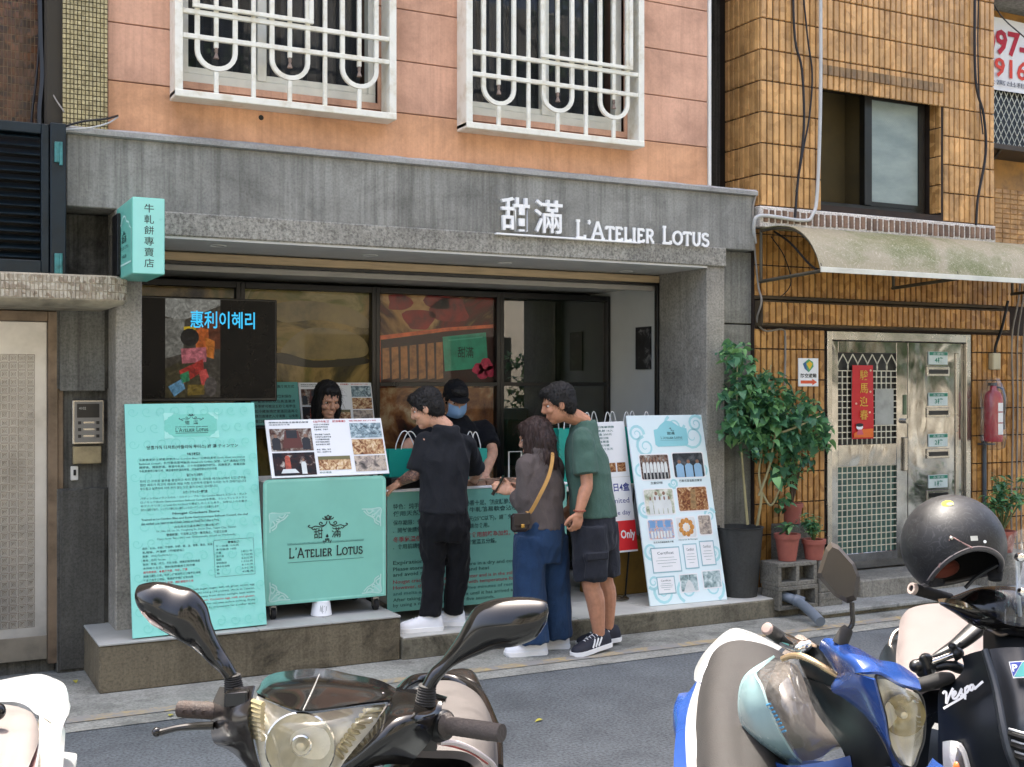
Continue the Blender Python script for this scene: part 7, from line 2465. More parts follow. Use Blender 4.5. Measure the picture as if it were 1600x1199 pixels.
def wheel(root, c, a_side, r=.215, w=.10):
    b = MB()
    prof = [(r * .60, -w * .42), (r * .78, -w * .5), (r * .93, -w * .44), (r, -w * .2), (r * 1.01, 0), (r, w * .2), (r * .93, w * .44), (r * .78, w * .5), (r * .60, w * .42), (r * .58, 0), (r * .60, -w * .42)]
    b.lathe(prof, c, 32, a_side, caps=False)
    W = b.build('wheel', M_rubber, root, 50)
    b = MB()
    b.lathe([(r * .60, -w * .38), (r * .52, -w * .3), (r * .5, 0), (r * .52, w * .3), (r * .60, w * .38)], c, 28, a_side, caps=False)
    b.cyl(c - a_side * w * .45, c + a_side * w * .45, .032, n=16)
    u = np.cross(a_side, UPV)
    for k in range(5):
        q = k * 6.283 / 5
        d = u * math.cos(q) + UPV * math.sin(q)
        b.tube([c + d * .025, c + d * r * .53], [.016, .012], 6)
    b.build('rim', M_steel, W)
    return W


def underbody(root, S, a, paint, top=.84, seat_h=.66):
    """Everything below the handlebar: wheels, shield, floor, tail body, exhaust, stand. S is the ground point under the headstock, a points to the tail."""
    a = unit(a); s = V3(a[1], -a[0], 0)
    P_ = lambda al, si, z: S + a * al + s * si + UPV * z
    wheel(root, P_(-.20, 0, .216), s)
    wheel(root, P_(1.02, 0, .216), s, w=.115)
    b = MB(); b.grid([[P_(-.20 + .255 * math.cos(RAD(q)) * k_, si, .216 + .255 * math.sin(RAD(q)) * k_) for si, k_ in ((-.075, .93), (-.05, 1.0), (0, 1.03), (.05, 1.0), (.075, .93))] for q in (15, 55, 95, 135, 170)], 4, .004); b.build('front_fender', paint, root)
    b = MB()
    for sg in (-1, 1):
        b.tube([P_(-.20, sg * .08, .216), P_(-.10, sg * .07, .5), P_(-.06, sg * .03, .62)], .018, 8)
    b.tube([P_(-.06, 0, .55), P_(.02, 0, top + .02)], .03, 10)
    b.build('fork', M_darkmetal, root)
    b = MB(); b.grid([[P_(-.06 + .10 * (si / .2) ** 2 + off, si * wd, z) for si in (-.2, -.13, 0, .13, .2)] for z, wd, off in ((.27, .9, .04), (.45, 1.05, -.02), (.65, .95, .0), (top, .8, .05))], 5, .012); b.build('leg_shield', paint, root)
    b = MB(); b.grid([[P_(.02 + .06 * (si / .2) ** 2, si, z) for si in (-.18, 0, .18)] for z in (.3, .55, top - .05)], 5, .01); b.build('inner_shield', M_satin, root)
    b = MB(); b.box(-.17, .17, .0, .46, .25, .31, .012)
    b.v = [tuple(P_(y + .03, x, z)) for x, y, z in b.v]; b.build('floorboard', M_satin, root)
    b = MB()
    sec = [(.46, .15, .26, .60), (.56, .175, .25, seat_h - .02), (.75, .185, .30, seat_h), (.95, .17, .40, seat_h + .01), (1.12, .12, .52, seat_h + .02), (1.22, .06, .60, seat_h + .01)]
    b.loft([[P_(al, wd * math.copysign(abs(math.cos(q)) ** .7, math.cos(q)), (z0 + z1) / 2 + (z1 - z0) / 2 * math.copysign(abs(math.sin(q)) ** .7, math.sin(q))) for q in np.arange(20) * 6.283 / 20] for al, wd, z0, z1 in crom(sec, 4)])
    b.build('tail_body', paint, root, 50)
    b = MB(); b.tube([P_(.62, .15, .20), P_(.8, .17, .22), P_(.86, .17, .24), P_(1.22, .18, .33)], [.018, .02, .05, .048], 14); b.build('exhaust', M_darkmetal, root)
    b = MB(); b.tube([P_(.55, -.14, .24), P_(.60, -.22, .02)], .011, 8); b.tube([P_(.58, -.22, .012), P_(.64, -.225, .012)], .018, 8); b.build('side_stand', M_darkmetal, root)


# ---------------------------------------------------------------- black scooter, nearest
BS = thing('motor_scooter', 'black glossy scooter with wide headlight and two large mirrors closest to the viewer', 'scooter', (*D(490, 1180, 2.28)[:2], 0))
tail_dir = unit(RGT * .2 + FWD * .97)
S_ = D(490, 1180, 2.28); S_[2] = 0
underbody(BS, S_, tail_dir, M_gloss, .80)
# mirrors
b = MB(); shell(b, [(213, 923, 213, 929, 2.34, .01), (218, 914, 215, 945, 2.34, .032), (245, 909, 227, 964, 2.33, .055), (275, 914, 250, 983, 2.33, .066), (302, 922, 275, 997, 2.32, .068), (322, 944, 300, 1012, 2.32, .058), (331, 975, 317, 1026, 2.31, .044), (345, 1008, 332, 1041, 2.31, .034), (360, 1032, 345, 1052, 2.30, .03), (370, 1050, 352, 1062, 2.30, .028)])
ML = b.build('mirror', M_gloss, BS, 60)
mirror_plate(ML, [(222, 920), (270, 920), (315, 945), (318, 1000), (260, 975), (222, 945)], 2.345)
b = MB(); b.grid(DG([[(221, 952, 2.318), (228, 960, 2.312), (240, 968, 2.308), (252, 977, 2.306)], [(223, 958, 2.30), (232, 968, 2.298), (244, 976, 2.298), (254, 982, 2.3)], [(226, 963, 2.322), (234, 974, 2.318), (245, 981, 2.314), (256, 985, 2.312)]]), 5, .003); b.build('reflector', mat('pale_reflector', '#cdb9b0', .2, coat=.5), ML)
b = MB(); shell(b, [(857, 951, 857, 958, 2.13, .01), (853, 940, 852, 976, 2.13, .032), (833, 934, 836, 998, 2.14, .055), (801, 933, 807, 1010, 2.15, .066), (770, 937, 776, 1014, 2.16, .066), (745, 947, 750, 1023, 2.17, .056), (730, 967, 725, 1033, 2.18, .046), (713, 998, 707, 1043, 2.19, .036), (690, 1030, 693, 1057, 2.20, .03), (672, 1047, 685, 1067, 2.20, .028), (659, 1070, 680, 1076, 2.20, .027)])
MR = b.build('mirror', M_gloss, BS, 60)
mirror_plate(MR, [(848, 945), (800, 940), (755, 952), (735, 980), (770, 1005), (830, 990)], 2.17)
for (x0, y0, x1, y1, dep, r0, r1) in ((363, 1054, 366, 1081, 2.30, .0145, .0185), (668, 1070, 664, 1102, 2.20, .0155, .0185)):
    b = MB()
    pts, rr = [], []
    for k in range(17):
        t_ = k / 16
        pts.append(D(x0 + (x1 - x0) * t_, y0 + (y1 - y0) * t_, dep)); rr.append(r0 + (r1 - r0) * t_ + (.0018 if k % 2 else -.0008))
    b.tube(pts, rr, 16); b.build('bellows', M_rubber, BS, 80)
# front cover
b = MB(); b.grid(DG([[(346, 1074, 2.36), (368, 1076, 2.28), (399, 1073, 2.25)], [(335, 1100, 2.36), (358, 1104, 2.26), (393, 1099, 2.22)], [(332, 1124, 2.36), (356, 1130, 2.25), (389, 1122, 2.20)], [(336, 1157, 2.36), (362, 1158, 2.25), (395, 1152, 2.20)], [(356, 1168, 2.36), (378, 1180, 2.27), (404, 1190, 2.21)], [(384, 1184, 2.36), (398, 1212, 2.28), (420, 1228, 2.22)]]), 8, -.004)
b.build('cowl', M_gloss2, BS, 60)
b = MB(); b.grid(DG([[(402, 1083, 2.40), (420, 1059, 2.42), (455, 1051, 2.42), (502, 1048, 2.41), (545, 1056, 2.40), (592, 1066, 2.38), (626, 1084, 2.34)], [(402, 1084, 2.30), (420, 1075, 2.28), (452, 1073, 2.25), (492, 1073, 2.23), (538, 1076, 2.24), (586, 1080, 2.26), (618, 1088, 2.28)], [(402, 1087, 2.24), (420, 1095, 2.20), (445, 1105, 2.16), (473, 1112, 2.12), (520, 1108, 2.14), (570, 1101, 2.17), (608, 1097, 2.20)]]), 8, -.004)
VS = b.build('visor_panel', M_gloss, BS, 60)
b = MB(); b.tube([D(502, 1047, 2.405), D(492, 1071, 2.226), D(474, 1110, 2.117)], .0018, 6, smooth=6); b.build('crease_line', mat('crease_silver', '#b9b9b6', .3, .7), VS)  # thin silver line laid along the crease
for px, py, dep in ((430, 1083, 2.255), (598, 1086, 2.25)):
    b = MB(); b.ellipsoid(D(px, py, dep), (.005, .005, .005), 10, 6); b.build('screw', M_chromep, VS)
b = MB(); b.grid(DG([[(606, 1098, 2.20), (620, 1083, 2.28), (650, 1088, 2.26), (692, 1098, 2.22)], [(591, 1130, 2.17), (614, 1116, 2.14), (650, 1116, 2.14), (685, 1121, 2.20)], [(567, 1160, 2.15), (602, 1146, 2.10), (642, 1142, 2.12), (671, 1153, 2.19)], [(535, 1199, 2.13), (578, 1180, 2.11), (618, 1172, 2.13), (649, 1180, 2.19)], [(510, 1240, 2.14), (560, 1205, 2.15), (600, 1192, 2.18), (640, 1192, 2.24)]]), 8, -.004)
b.build('cowl', M_gloss, BS, 40)
b = MB(); b.grid(DG([[(618, 1082, 2.30), (660, 1083, 2.34), (698, 1094, 2.30)], [(620, 1084, 2.28), (655, 1092, 2.25), (696, 1098, 2.22)]]), 5, -.006); b.build('cowl_top', M_gloss, BS)
# headlight
HR = [[(400, 1088, 2.225), (435, 1104, 2.15), (473, 1116, 2.10), (540, 1108, 2.13), (605, 1100, 2.205)], [(391, 1122, 2.21), (430, 1130, 2.12), (478, 1135, 2.07), (535, 1130, 2.09), (589, 1131, 2.175)], [(397, 1155, 2.205), (435, 1160, 2.11), (478, 1162, 2.06), (525, 1160, 2.08), (566, 1161, 2.155)], [(407, 1195, 2.205), (440, 1197, 2.12), (480, 1199, 2.07), (510, 1198, 2.09), (534, 1199, 2.135)], [(425, 1240, 2.21), (450, 1245, 2.14), (478, 1250, 2.11), (495, 1245, 2.12), (512, 1242, 2.145)]]
b = MB(); b.grid(DG(HR), 8); HL = b.build('headlight', M_lens, BS, 80)
b = MB(); b.grid([[D(x + (478 - x) * .02, y, dep + (.11 if j == 2 else .075) if 0 < j < 4 else dep + .012) for j, (x, y, dep) in enumerate(r)] for r in HR], 8); b.build('reflector', M_refl, HL, 80)
lc = D(469, 1168, 2.135)
b = MB(); b.lathe([(.062, .0), (.058, .012), (.045, .03), (.028, .042), (.012, .047), (.001, .048)], lc, 32, FWD, caps=False); b.build('bowl', M_reflc, HL, 80)
b = MB(); b.lathe([(.062, -.002), (.0645, 0), (.062, .002)], lc, 32, FWD, caps=False); b.lathe([(.017, -.004), (.0195, -.002), (.017, .0)], lc + FWD * .012, 24, FWD, caps=False); b.build('bowl_ring', M_chromep, HL)
b = MB(); b.lathe([(.001, -.012), (.008, -.010), (.012, 0), (.012, .03)], lc + FWD * .012, 16, FWD); b.build('bulb', M_bulb, HL)
for side in (0, 1):
    b = MB()
    for k in range(9):
        t_ = (k + .5) / 9
        if side == 0:
            p0, p1 = (396 - 6 * math.sin(t_ * 3), 1092 + 62 * t_, 2.222), (412 - 2 * math.sin(t_ * 3), 1098 + 60 * t_, 2.19)
        else:
            p0, p1 = (600 - 66 * t_, 1103 + 88 * t_, 2.205 - .05 * t_), (572 - 52 * t_, 1107 + 70 * t_, 2.17 - .03 * t_)
        b.tube([D(*p0), D(*p1)], [.0045, .0055], 6)
    b.build('indicator_ribs', mat('indicator_amber', '#cbbd92', .2, .5, coat=.5), HL)
# controls
b = MB(); b.box(-.5, .5, -.5, .5, -.5, .5, .06)
c_, ux, uz = D(371, 1090, 2.25), D(389, 1087, 2.24) - D(353, 1090, 2.26), D(353, 1079, 2.26) - D(353, 1101, 2.26)
b.v = [tuple(c_ + ux * x + uz * z + FWD * .03 * y) for x, y, z in b.v]; MC = b.build('brake_reservoir', M_gloss, BS)
b = MB()
b.add([tuple(c_ + ux * x + uz * z - FWD * .0155) for x, z in ((-.42, -.42), (.42, -.42), (.42, .42), (-.42, .42))], [(0, 1, 2, 3)]); b.build('reservoir_window', M_black, MC)
b = MB()
g0, g1 = D(348, 1112, 2.35), D(281, 1108, 2.38)
pts = [g0 + (g1 - g0) * t_ for t_ in np.linspace(0, 1, 30)]
b.tube(pts, [.0165 + (.0009 if 3 < k < 27 and k % 3 else 0) for k in range(30)], 18); GL = b.build('grip', M_grip, BS, 80)
b = MB()
for k in range(3):
    cc = g0 + (g1 - g0) * (.35 + .22 * k) - FWD * .0168
    b.tube([cc + RGT * .0085 * math.cos(q) + UPV * .005 * math.sin(q) for q in np.arange(0, 6.5, .45)], .0012, 5)
b.build('grip_pattern', M_grip, GL)
g0, g1 = D(696, 1133, 2.20), D(784, 1146, 2.13)
pts = [g0 + (g1 - g0) * t_ for t_ in np.linspace(0, 1, 34)]
b = MB(); b.tube(pts, [.023 if k < 2 else .0165 + (.0008 if 4 < k < 28 and k % 3 else 0) for k in range(34)], 18); b.build('grip', mat('worn_grip_dark', '#3c3633', .75, var=.2, scale=60, bump=.5, bscale=220), BS, 80)
b = MB(); b.tube([D(688, 1128, 2.22), D(690, 1136, 2.205), D(697, 1136, 2.197)], [.028, .03, .024], 18); b.build('grip_flange', M_satin, BS)
b = MB(); b.tube([D(334, 1134, 2.32), D(305, 1135, 2.32), D(276, 1138, 2.32), D(252, 1144, 2.32), D(246, 1144, 2.32)], [.008, .0075, .006, .0065, .0075], 10, smooth=4); b.ellipsoid(D(245, 1144, 2.32), (.0095, .0095, .0095)); b.build('brake_lever', M_gloss, BS)
b = MB(); b.obox(D(672, 1160, 2.22), RGT, FWD, UPV, .013, .015, .012); b.build('switch', M_satin, BS)
b = MB(); b.tube([D(686, 1160, 2.23), D(710, 1161, 2.28), D(735, 1170, 2.36), D(758, 1184, 2.44), D(772, 1198, 2.5), D(776, 1220, 2.55)], .0055, 8, smooth=5); b.build('cable', mat('grey_cable', '#b5aeae', .5), BS)
b = MB(); b.tube([D(686, 1163, 2.24), D(712, 1168, 2.30), D(738, 1178, 2.38), D(762, 1194, 2.48)], .002, 6, smooth=5); b.build('cable', mat('red_wire', '#8d3a34', .5), BS)
# seat and tail
b = MB(); b.grid(DG([[(640, 1100, 3.35), (668, 1079, 3.42), (705, 1075, 3.45), (738, 1092, 3.40), (756, 1122, 3.32)], [(590, 1130, 3.15), (640, 1095, 3.2), (700, 1090, 3.22), (745, 1108, 3.18), (763, 1150, 3.1)], [(540, 1165, 2.95), (610, 1120, 3.0), (690, 1110, 3.02), (748, 1130, 2.98), (766, 1190, 2.9)], [(520, 1220, 2.8), (590, 1150, 2.84), (685, 1140, 2.86), (748, 1160, 2.82), (764, 1240, 2.74)], [(510, 1280, 2.66), (580, 1195, 2.7), (680, 1185, 2.72), (742, 1200, 2.68), (758, 1290, 2.6)]]), 7, -.02)
SE = b.build('seat', M_seat, BS, 70)
b = MB(); b.tube([D(624, 1082, 3.3), D(636, 1070, 3.42), D(655, 1062, 3.5), D(700, 1061, 3.54), (D(732, 1072, 3.5)), D(750, 1088, 3.44), D(765, 1120, 3.34), D(776, 1152, 3.24), D(780, 1200, 3.1)], [.015, .017, .018, .018, .018, .018, .018, .016, .012], 12, smooth=6); b.build('grab_rail', M_gloss, BS, 70)
b = MB(); shell(b, [(694, 1052, 696, 1066, 3.6, .06), (712, 1046, 714, 1070, 3.62, .12), (738, 1049, 738, 1076, 3.6, .12), (755, 1078, 749, 1096, 3.54, .1), (770, 1118, 760, 1130, 3.44, .08), (782, 1160, 768, 1170, 3.32, .05)]); b.build('tail_cowl', M_gloss2, BS, 60)
b = MB(); b.box(-.5, .5, -.5, .5, -.5, .5, .1); c_ = D(702, 1077, 3.46); b.v = [tuple(c_ + RGT * .035 * x + FWD * .05 * y + UPV * .022 * z) for x, y, z in b.v]; b.build('seat_latch', M_chromep, BS)

# ---------------------------------------------------------------- blue and white scooter
US = thing('motor_scooter', 'blue scooter with cream headlight, white tail and worn grey seat', 'scooter', (*D(1370, 1120, 2.85)[:2], 0))
S_ = D(1395, 1150, 2.85); S_[2] = 0
underbody(US, S_, unit(-RGT * .24 + FWD * .97), M_blueplastic, .70, .58)
b = MB(); b.grid(DG([[(1283, 1012, 3.02), (1290, 999, 2.98), (1308, 1004, 2.92), (1340, 1017, 2.86), (1370, 1034, 2.84), (1400, 1040, 2.86), (1428, 1058, 2.88)], [(1298, 1030, 2.96), (1312, 1024, 2.86), (1335, 1030, 2.80), (1358, 1038, 2.78), (1382, 1050, 2.76), (1408, 1057, 2.78), (1433, 1066, 2.82)], [(1314, 1054, 2.92), (1328, 1050, 2.83), (1342, 1052, 2.77), (1354, 1054, 2.74), (1376, 1055, 2.72), (1404, 1071, 2.72), (1437, 1080, 2.77)]]), 7, -.006); b.build('cowl', M_blueplastic, US, 60)
b = MB(); b.grid(DG([[(1314, 1054, 2.92), (1328, 1050, 2.83), (1346, 1054, 2.76), (1368, 1061, 2.72)], [(1302, 1076, 2.94), (1326, 1072, 2.84), (1350, 1076, 2.76), (1376, 1092, 2.72)], [(1318, 1087, 2.92), (1338, 1092, 2.84), (1360, 1102, 2.77), (1384, 1122, 2.73)], [(1352, 1114, 2.88), (1366, 1128, 2.82), (1378, 1140, 2.77), (1391, 1160, 2.74)], [(1382, 1152, 2.86), (1391, 1170, 2.82), (1400, 1184, 2.79), (1408, 1194, 2.76)], [(1400, 1200, 2.84), (1406, 1212, 2.82), (1412, 1222, 2.80), (1420, 1230, 2.78)]]), 7, -.006); b.build('cowl', M_blueplastic, US, 60)
# dark inner side
b = MB(); b.grid(DG([[(1258, 1058, 3.1), (1285, 1066, 3.02), (1306, 1078, 2.96)], [(1276, 1110, 3.06), (1310, 1110, 3.0), (1338, 1100, 2.90)], [(1318, 1170, 3.0), (1345, 1150, 2.95), (1370, 1138, 2.88)], [(1335, 1230, 2.98), (1370, 1215, 2.92), (1404, 1204, 2.86)]]), 6, -.006); b.build('inner_cover', M_satin, US, 60)
b = MB(); b.grid(DG([[(1240, 1010, 3.16), (1262, 1000, 3.12), (1284, 1010, 3.04)], [(1252, 1034, 3.1), (1280, 1040, 3.02), (1304, 1050, 2.97)], [(1262, 1060, 3.1), (1288, 1070, 3.02), (1310, 1074, 2.96)]]), 6, -.006); b.build('dashboard', M_satin, US, 60)
# headlight
HR = [[(1368, 1062, 2.735), (1385, 1062, 2.70), (1408, 1074, 2.70), (1434, 1084, 2.76)], [(1377, 1092, 2.735), (1396, 1090, 2.68), (1420, 1095, 2.68), (1444, 1106, 2.76)], [(1385, 1122, 2.74), (1402, 1122, 2.68), (1424, 1124, 2.68), (1445, 1130, 2.76)], [(1392, 1162, 2.75), (1407, 1158, 2.70), (1425, 1156, 2.70), (1442, 1154, 2.77)], [(1408, 1194, 2.765), (1417, 1196, 2.735), (1424, 1198, 2.74), (1430, 1197, 2.78)]]
b = MB(); b.grid(DG(HR), 7); HL = b.build('headlight', M_lens, US, 80)
b = MB(); b.grid([[D(x, y, dep + (.10 if 0 < j < 3 and 0 < i < 4 else .01)) for j, (x, y, dep) in enumerate(r)] for i, r in enumerate(HR)], 7); b.build('reflector', M_refl, HL, 80)
lc = D(1413, 1118, 2.745)
b = MB(); b.lathe([(.05, 0), (.047, .012), (.036, .026), (.02, .034), (.001, .036)], lc, 28, FWD, caps=False); b.build('bowl', mat('amber_bowl', '#a0936a', .22, .3, var=.1), HL, 80)
b = MB(); b.lathe([(.001, -.012), (.008, -.01), (.011, 0), (.011, .03)], lc + FWD * .01, 16, FWD); b.build('bulb', M_bulb, HL)
edge = [(1368, 1061), (1376, 1054), (1404, 1069), (1433, 1081), (1444, 1104), (1444, 1152), (1436, 1178), (1427, 1199), (1407, 1194), (1391, 1164), (1384, 1120), (1376, 1092)]
b = MB(); P_ = crom(np.array([D(x, y, 2.735 + .0004 * (x - 1368)) for x, y in edge]), 4, True); b.tube(np.vstack([P_, P_[:1]]), .0032, 6); b.build('lamp_gasket', M_satin, HL)
# mirror
mo_ = [(1298, 847), (1290, 856), (1277, 896), (1280, 905), (1303, 931), (1324, 943), (1338, 938), (1344, 902), (1335, 880), (1310, 852)]
b = MB()
V = [D(x, y, 2.90) for x, y in mo_]; c_ = D(1313, 893, 2.865)
W_ = [D(1313 + (x - 1313) * .82, 893 + (y - 893) * .82, 2.872) for x, y in mo_]
Bk = [D(1313 + (x - 1313) * .97, 893 + (y - 893) * .97, 2.915) for x, y in mo_]
n = len(mo_)
b.add(Bk + V + W_ + [c_, D(1313, 893, 2.92)], [(i, (i + 1) % n, n + (i + 1) % n, n + i) for i in range(n)] + [(n + i, n + (i + 1) % n, 2 * n + (i + 1) % n, 2 * n + i) for i in range(n)] + [(2 * n + i, 2 * n + (i + 1) % n, 3 * n) for i in range(n)] + [((i + 1) % n, i, 3 * n + 1) for i in range(n)])
MM = b.build('mirror', mat('faded_black_plastic', '#39332c', .38, .1, var=.12, scale=6), US, 14)
mirror_plate(MM, mo_, 2.915, .008)
b = MB(); b.tube([D(1331, 942, 2.9), D(1332, 960, 2.9), D(1332, 974, 2.9), D(1325, 986, 2.9)], .0062, 10, smooth=4); b.build('mirror_stem', M_gloss2, US)
b = MB(); b.tube([D(1326, 981, 2.9), D(1322, 986, 2.9), D(1312, 1007, 2.9)], [.012, .0165, .019], 16); b.build('mirror_boot', M_rubber, US)
g0, g1 = D(1199, 983, 3.12), D(1236, 1008, 3.2)
b = MB(); pts = [g0 + (g1 - g0) * t_ for t_ in np.linspace(0, 1, 24)]
b.tube(pts, [.0175 + (.0008 if 2 < k < 20 and k % 3 else 0) for k in range(24)], 18); GR = b.build('grip', M_rubber, US, 80)
b = MB(); ax_ = unit(g0 - g1); b.lathe([(.001, .008), (.012, .007), (.0165, .003), (.0175, -.002)], g0, 20, ax_); b.build('grip_end', mat('grip_end', '#8d7a72', .5, var=.15), GR)
b = MB(); b.tube([D(1228, 1002, 3.15), D(1240, 1008, 3.1), D(1252, 1012, 3.06), D(1266, 1006, 3.06)], [.02, .02, .018, .012], 12, smooth=4); b.build('switch_housing', M_chromep, US, 60)
b = MB(); b.tube([D(1222, 1030, 3.04), D(1236, 1025, 3.02), D(1254, 1026, 2.99), D(1272, 1034, 2.96), D(1292, 1046, 2.94), D(1310, 1057, 2.93)], [.007, .008, .0085, .008, .008, .006], 10, smooth=4); b.build('brake_lever', mat('champagne_metal', '#b9a07c', .3, .8, var=.1), US)
b = MB(); b.grid(DG([[(1224, 1024, 3.1), (1246, 996, 3.14), (1262, 1002, 3.1)], [(1236, 1030, 3.06), (1256, 1010, 3.06), (1276, 1012, 3.04)]]), 6, -.006); b.build('handle_cover', mat('silver_cover', '#a79c94', .25, .6, var=.2), US, 60)
# seat, tail, side panels
b = MB(); b.grid(DG([[(1112, 1062, 3.8), (1130, 1024, 3.79), (1160, 1014, 3.79), (1204, 1026, 3.77), (1226, 1046, 3.85)], [(1104, 1100, 3.58), (1128, 1060, 3.60), (1165, 1052, 3.61), (1210, 1066, 3.57), (1235, 1100, 3.58)], [(1102, 1140, 3.42), (1124, 1110, 3.37), (1160, 1110, 3.37), (1206, 1120, 3.34), (1230, 1160, 3.33)], [(1104, 1190, 3.23), (1124, 1160, 3.17), (1158, 1160, 3.17), (1194, 1172, 3.13), (1212, 1210, 3.12)], [(1108, 1250, 2.98), (1130, 1222, 2.94), (1160, 1224, 2.93), (1190, 1236, 2.93), (1205, 1275, 2.93)]]), 7, -.03); b.build('seat', mat('shaded_worn_seat', '#292624', .75, var=.22, scale=11, bump=.35, bscale=240), US, 70)  # partial shade on the seat is put into this dark colour
b = MB(); b.grid(DG([[(1090, 1066, 3.92), (1093, 1046, 3.98), (1110, 1019, 4.05), (1142, 990, 4.12), (1166, 992, 4.12), (1192, 1003, 4.06), (1220, 1018, 3.98)], [(1096, 1070, 3.88), (1104, 1044, 3.92), (1120, 1022, 3.98), (1144, 1004, 4.02), (1166, 1002, 4.02), (1190, 1012, 3.98), (1214, 1024, 3.92)], [(1104, 1074, 3.88), (1114, 1048, 3.92), (1128, 1026, 3.98), (1146, 1015, 4.0), (1164, 1013, 4.0), (1184, 1019, 3.97), (1206, 1028, 3.92)]]), 6, -.015); b.build('tail_cowl', M_whitep, US, 60)
b = MB(); b.grid(DG([[(1089, 1070, 3.84), (1106, 1080, 3.78)], [(1078, 1105, 3.62), (1103, 1112, 3.56)], [(1073, 1140, 3.44), (1102, 1144, 3.38)], [(1076, 1200, 3.22), (1108, 1200, 3.16)], [(1086, 1260, 3.06), (1118, 1260, 3.0)]]), 5, -.01); b.build('side_panel', M_whitep, US, 60)
b = MB(); b.grid(DG([[(1088, 1068, 3.86), (1092, 1072, 3.83)], [(1066, 1102, 3.66), (1079, 1106, 3.62)], [(1059, 1140, 3.48), (1075, 1141, 3.43)], [(1054, 1200, 3.26), (1078, 1201, 3.22)], [(1060, 1262, 3.1), (1088, 1262, 3.06)]]), 5, -.006); b.build('side_strip', M_blueplastic, US, 60)
b = MB(); b.grid(DG([[(1092, 1072, 3.9), (1102, 1074, 3.88)], [(1106, 1050, 3.95), (1116, 1050, 3.93)]]), 4, -.02); b.build('tail_lamp', mat('lamp_bits', '#9aa0bb', .15, .6), US)
b = MB(); b.grid(DG([[(1190, 1178, 3.12), (1230, 1196, 3.02), (1290, 1190, 2.98), (1330, 1180, 2.95)], [(1180, 1240, 3.1), (1230, 1240, 3.0), (1290, 1240, 2.96), (1340, 1240, 2.93)]]), 5, -.01); b.build('front_panel', M_blueplastic, US, 60)
# pale helmet with clear visor resting on it
PH = thing('open_helmet', 'pale aqua helmet with scratched clear visor lying on the blue scooter', 'helmet', D(1225, 1110, 3.15))
b = MB(); b.grid(DG([[(1211, 1027, 3.16), (1190, 1044, 3.10), (1180, 1052, 3.04)], [(1166, 1058, 3.2), (1174, 1066, 3.08), (1192, 1072, 2.98)], [(1156, 1100, 3.2), (1172, 1104, 3.06), (1204, 1108, 2.94)], [(1164, 1136, 3.2), (1186, 1146, 3.05), (1222, 1146, 2.93)], [(1196, 1172, 3.18), (1216, 1176, 3.06), (1240, 1176, 2.96)], [(1247, 1198, 3.14), (1250, 1192, 3.08), (1254, 1190, 3.02)]]), 7, -.006); b.build('helmet_shell', mat('aqua_shell', '#97b5b6', .25, 0, var=.08, coat=.5), PH, 70)
b = MB(); b.grid(DG([[(1211, 1027, 3.14), (1222, 1030, 3.08), (1236, 1030, 3.05), (1248, 1030, 3.06)], [(1188, 1050, 3.02), (1212, 1056, 2.96), (1238, 1060, 2.95), (1262, 1062, 3.0)], [(1194, 1090, 2.95), (1222, 1096, 2.88), (1252, 1098, 2.88), (1280, 1098, 2.95)], [(1210, 1130, 2.92), (1240, 1134, 2.85), (1272, 1134, 2.86), (1302, 1132, 2.93)], [(1228, 1160, 2.94), (1260, 1162, 2.87), (1294, 1162, 2.88), (1327, 1157, 2.95)], [(1250, 1196, 3.0), (1264, 1194, 2.96), (1282, 1187, 2.95), (1300, 1175, 2.97)]]), 8); b.build('visor', glass_thin('scratched_visor', (.93, .92, .9), .04, .8, .1, (.5, .49, .47)), PH, 80)
b = MB(); b.grid(DG([[(1214, 1034, 3.2), (1236, 1036, 3.2), (1246, 1040, 3.2)], [(1196, 1090, 3.14), (1240, 1094, 3.14), (1276, 1104, 3.16)], [(1230, 1150, 3.1), (1270, 1156, 3.1), (1316, 1160, 3.12)], [(1252, 1190, 3.12), (1276, 1186, 3.12), (1296, 1176, 3.12)]]), 6); b.build('helmet_lining', mat('brown_lining', '#6a625b', .9, var=.12, scale=14), PH, 80)
b = MB()
for k in range(8):
    b.tube([D(1198 + k * 3.4, 1102 + k * 6, 2.945 - .002 * k), D(1204 + k * 3.4, 1100 + k * 6, 2.935 - .002 * k)], .0028, 5)
b.build('blue_lettering', mat('blue_print', '#2f8fc0', .4), PH)

# ---------------------------------------------------------------- black scooter at the right with a windscreen
VS_ = thing('motor_scooter', 'matt black scooter with clear windscreen and grey seat at the right edge', 'scooter', (*D(1560, 1120, 3.25)[:2], 0))
S_ = D(1572, 1100, 3.36); S_[2] = 0
underbody(VS_, S_, unit(RGT * .1 + FWD * .99), M_navy, .60, .66)
b = MB(); b.grid(DG([[(1503, 1026, 3.34), (1520, 1020, 3.30), (1536, 1016, 3.26)], [(1505, 1047, 3.34), (1525, 1046, 3.28), (1545, 1044, 3.23)], [(1486, 1068, 3.34), (1520, 1074, 3.26), (1553, 1074, 3.20)], [(1467, 1080, 3.36), (1515, 1105, 3.24), (1560, 1105, 3.17)], [(1466, 1140, 3.36), (1515, 1145, 3.22), (1567, 1140, 3.14)], [(1466, 1200, 3.36), (1520, 1200, 3.21), (1576, 1185, 3.12)], [(1468, 1290, 3.38), (1530, 1290, 3.21), (1590, 1280, 3.1)]]), 7, .012); LS = b.build('shield_panel', M_navy, VS_, 60)
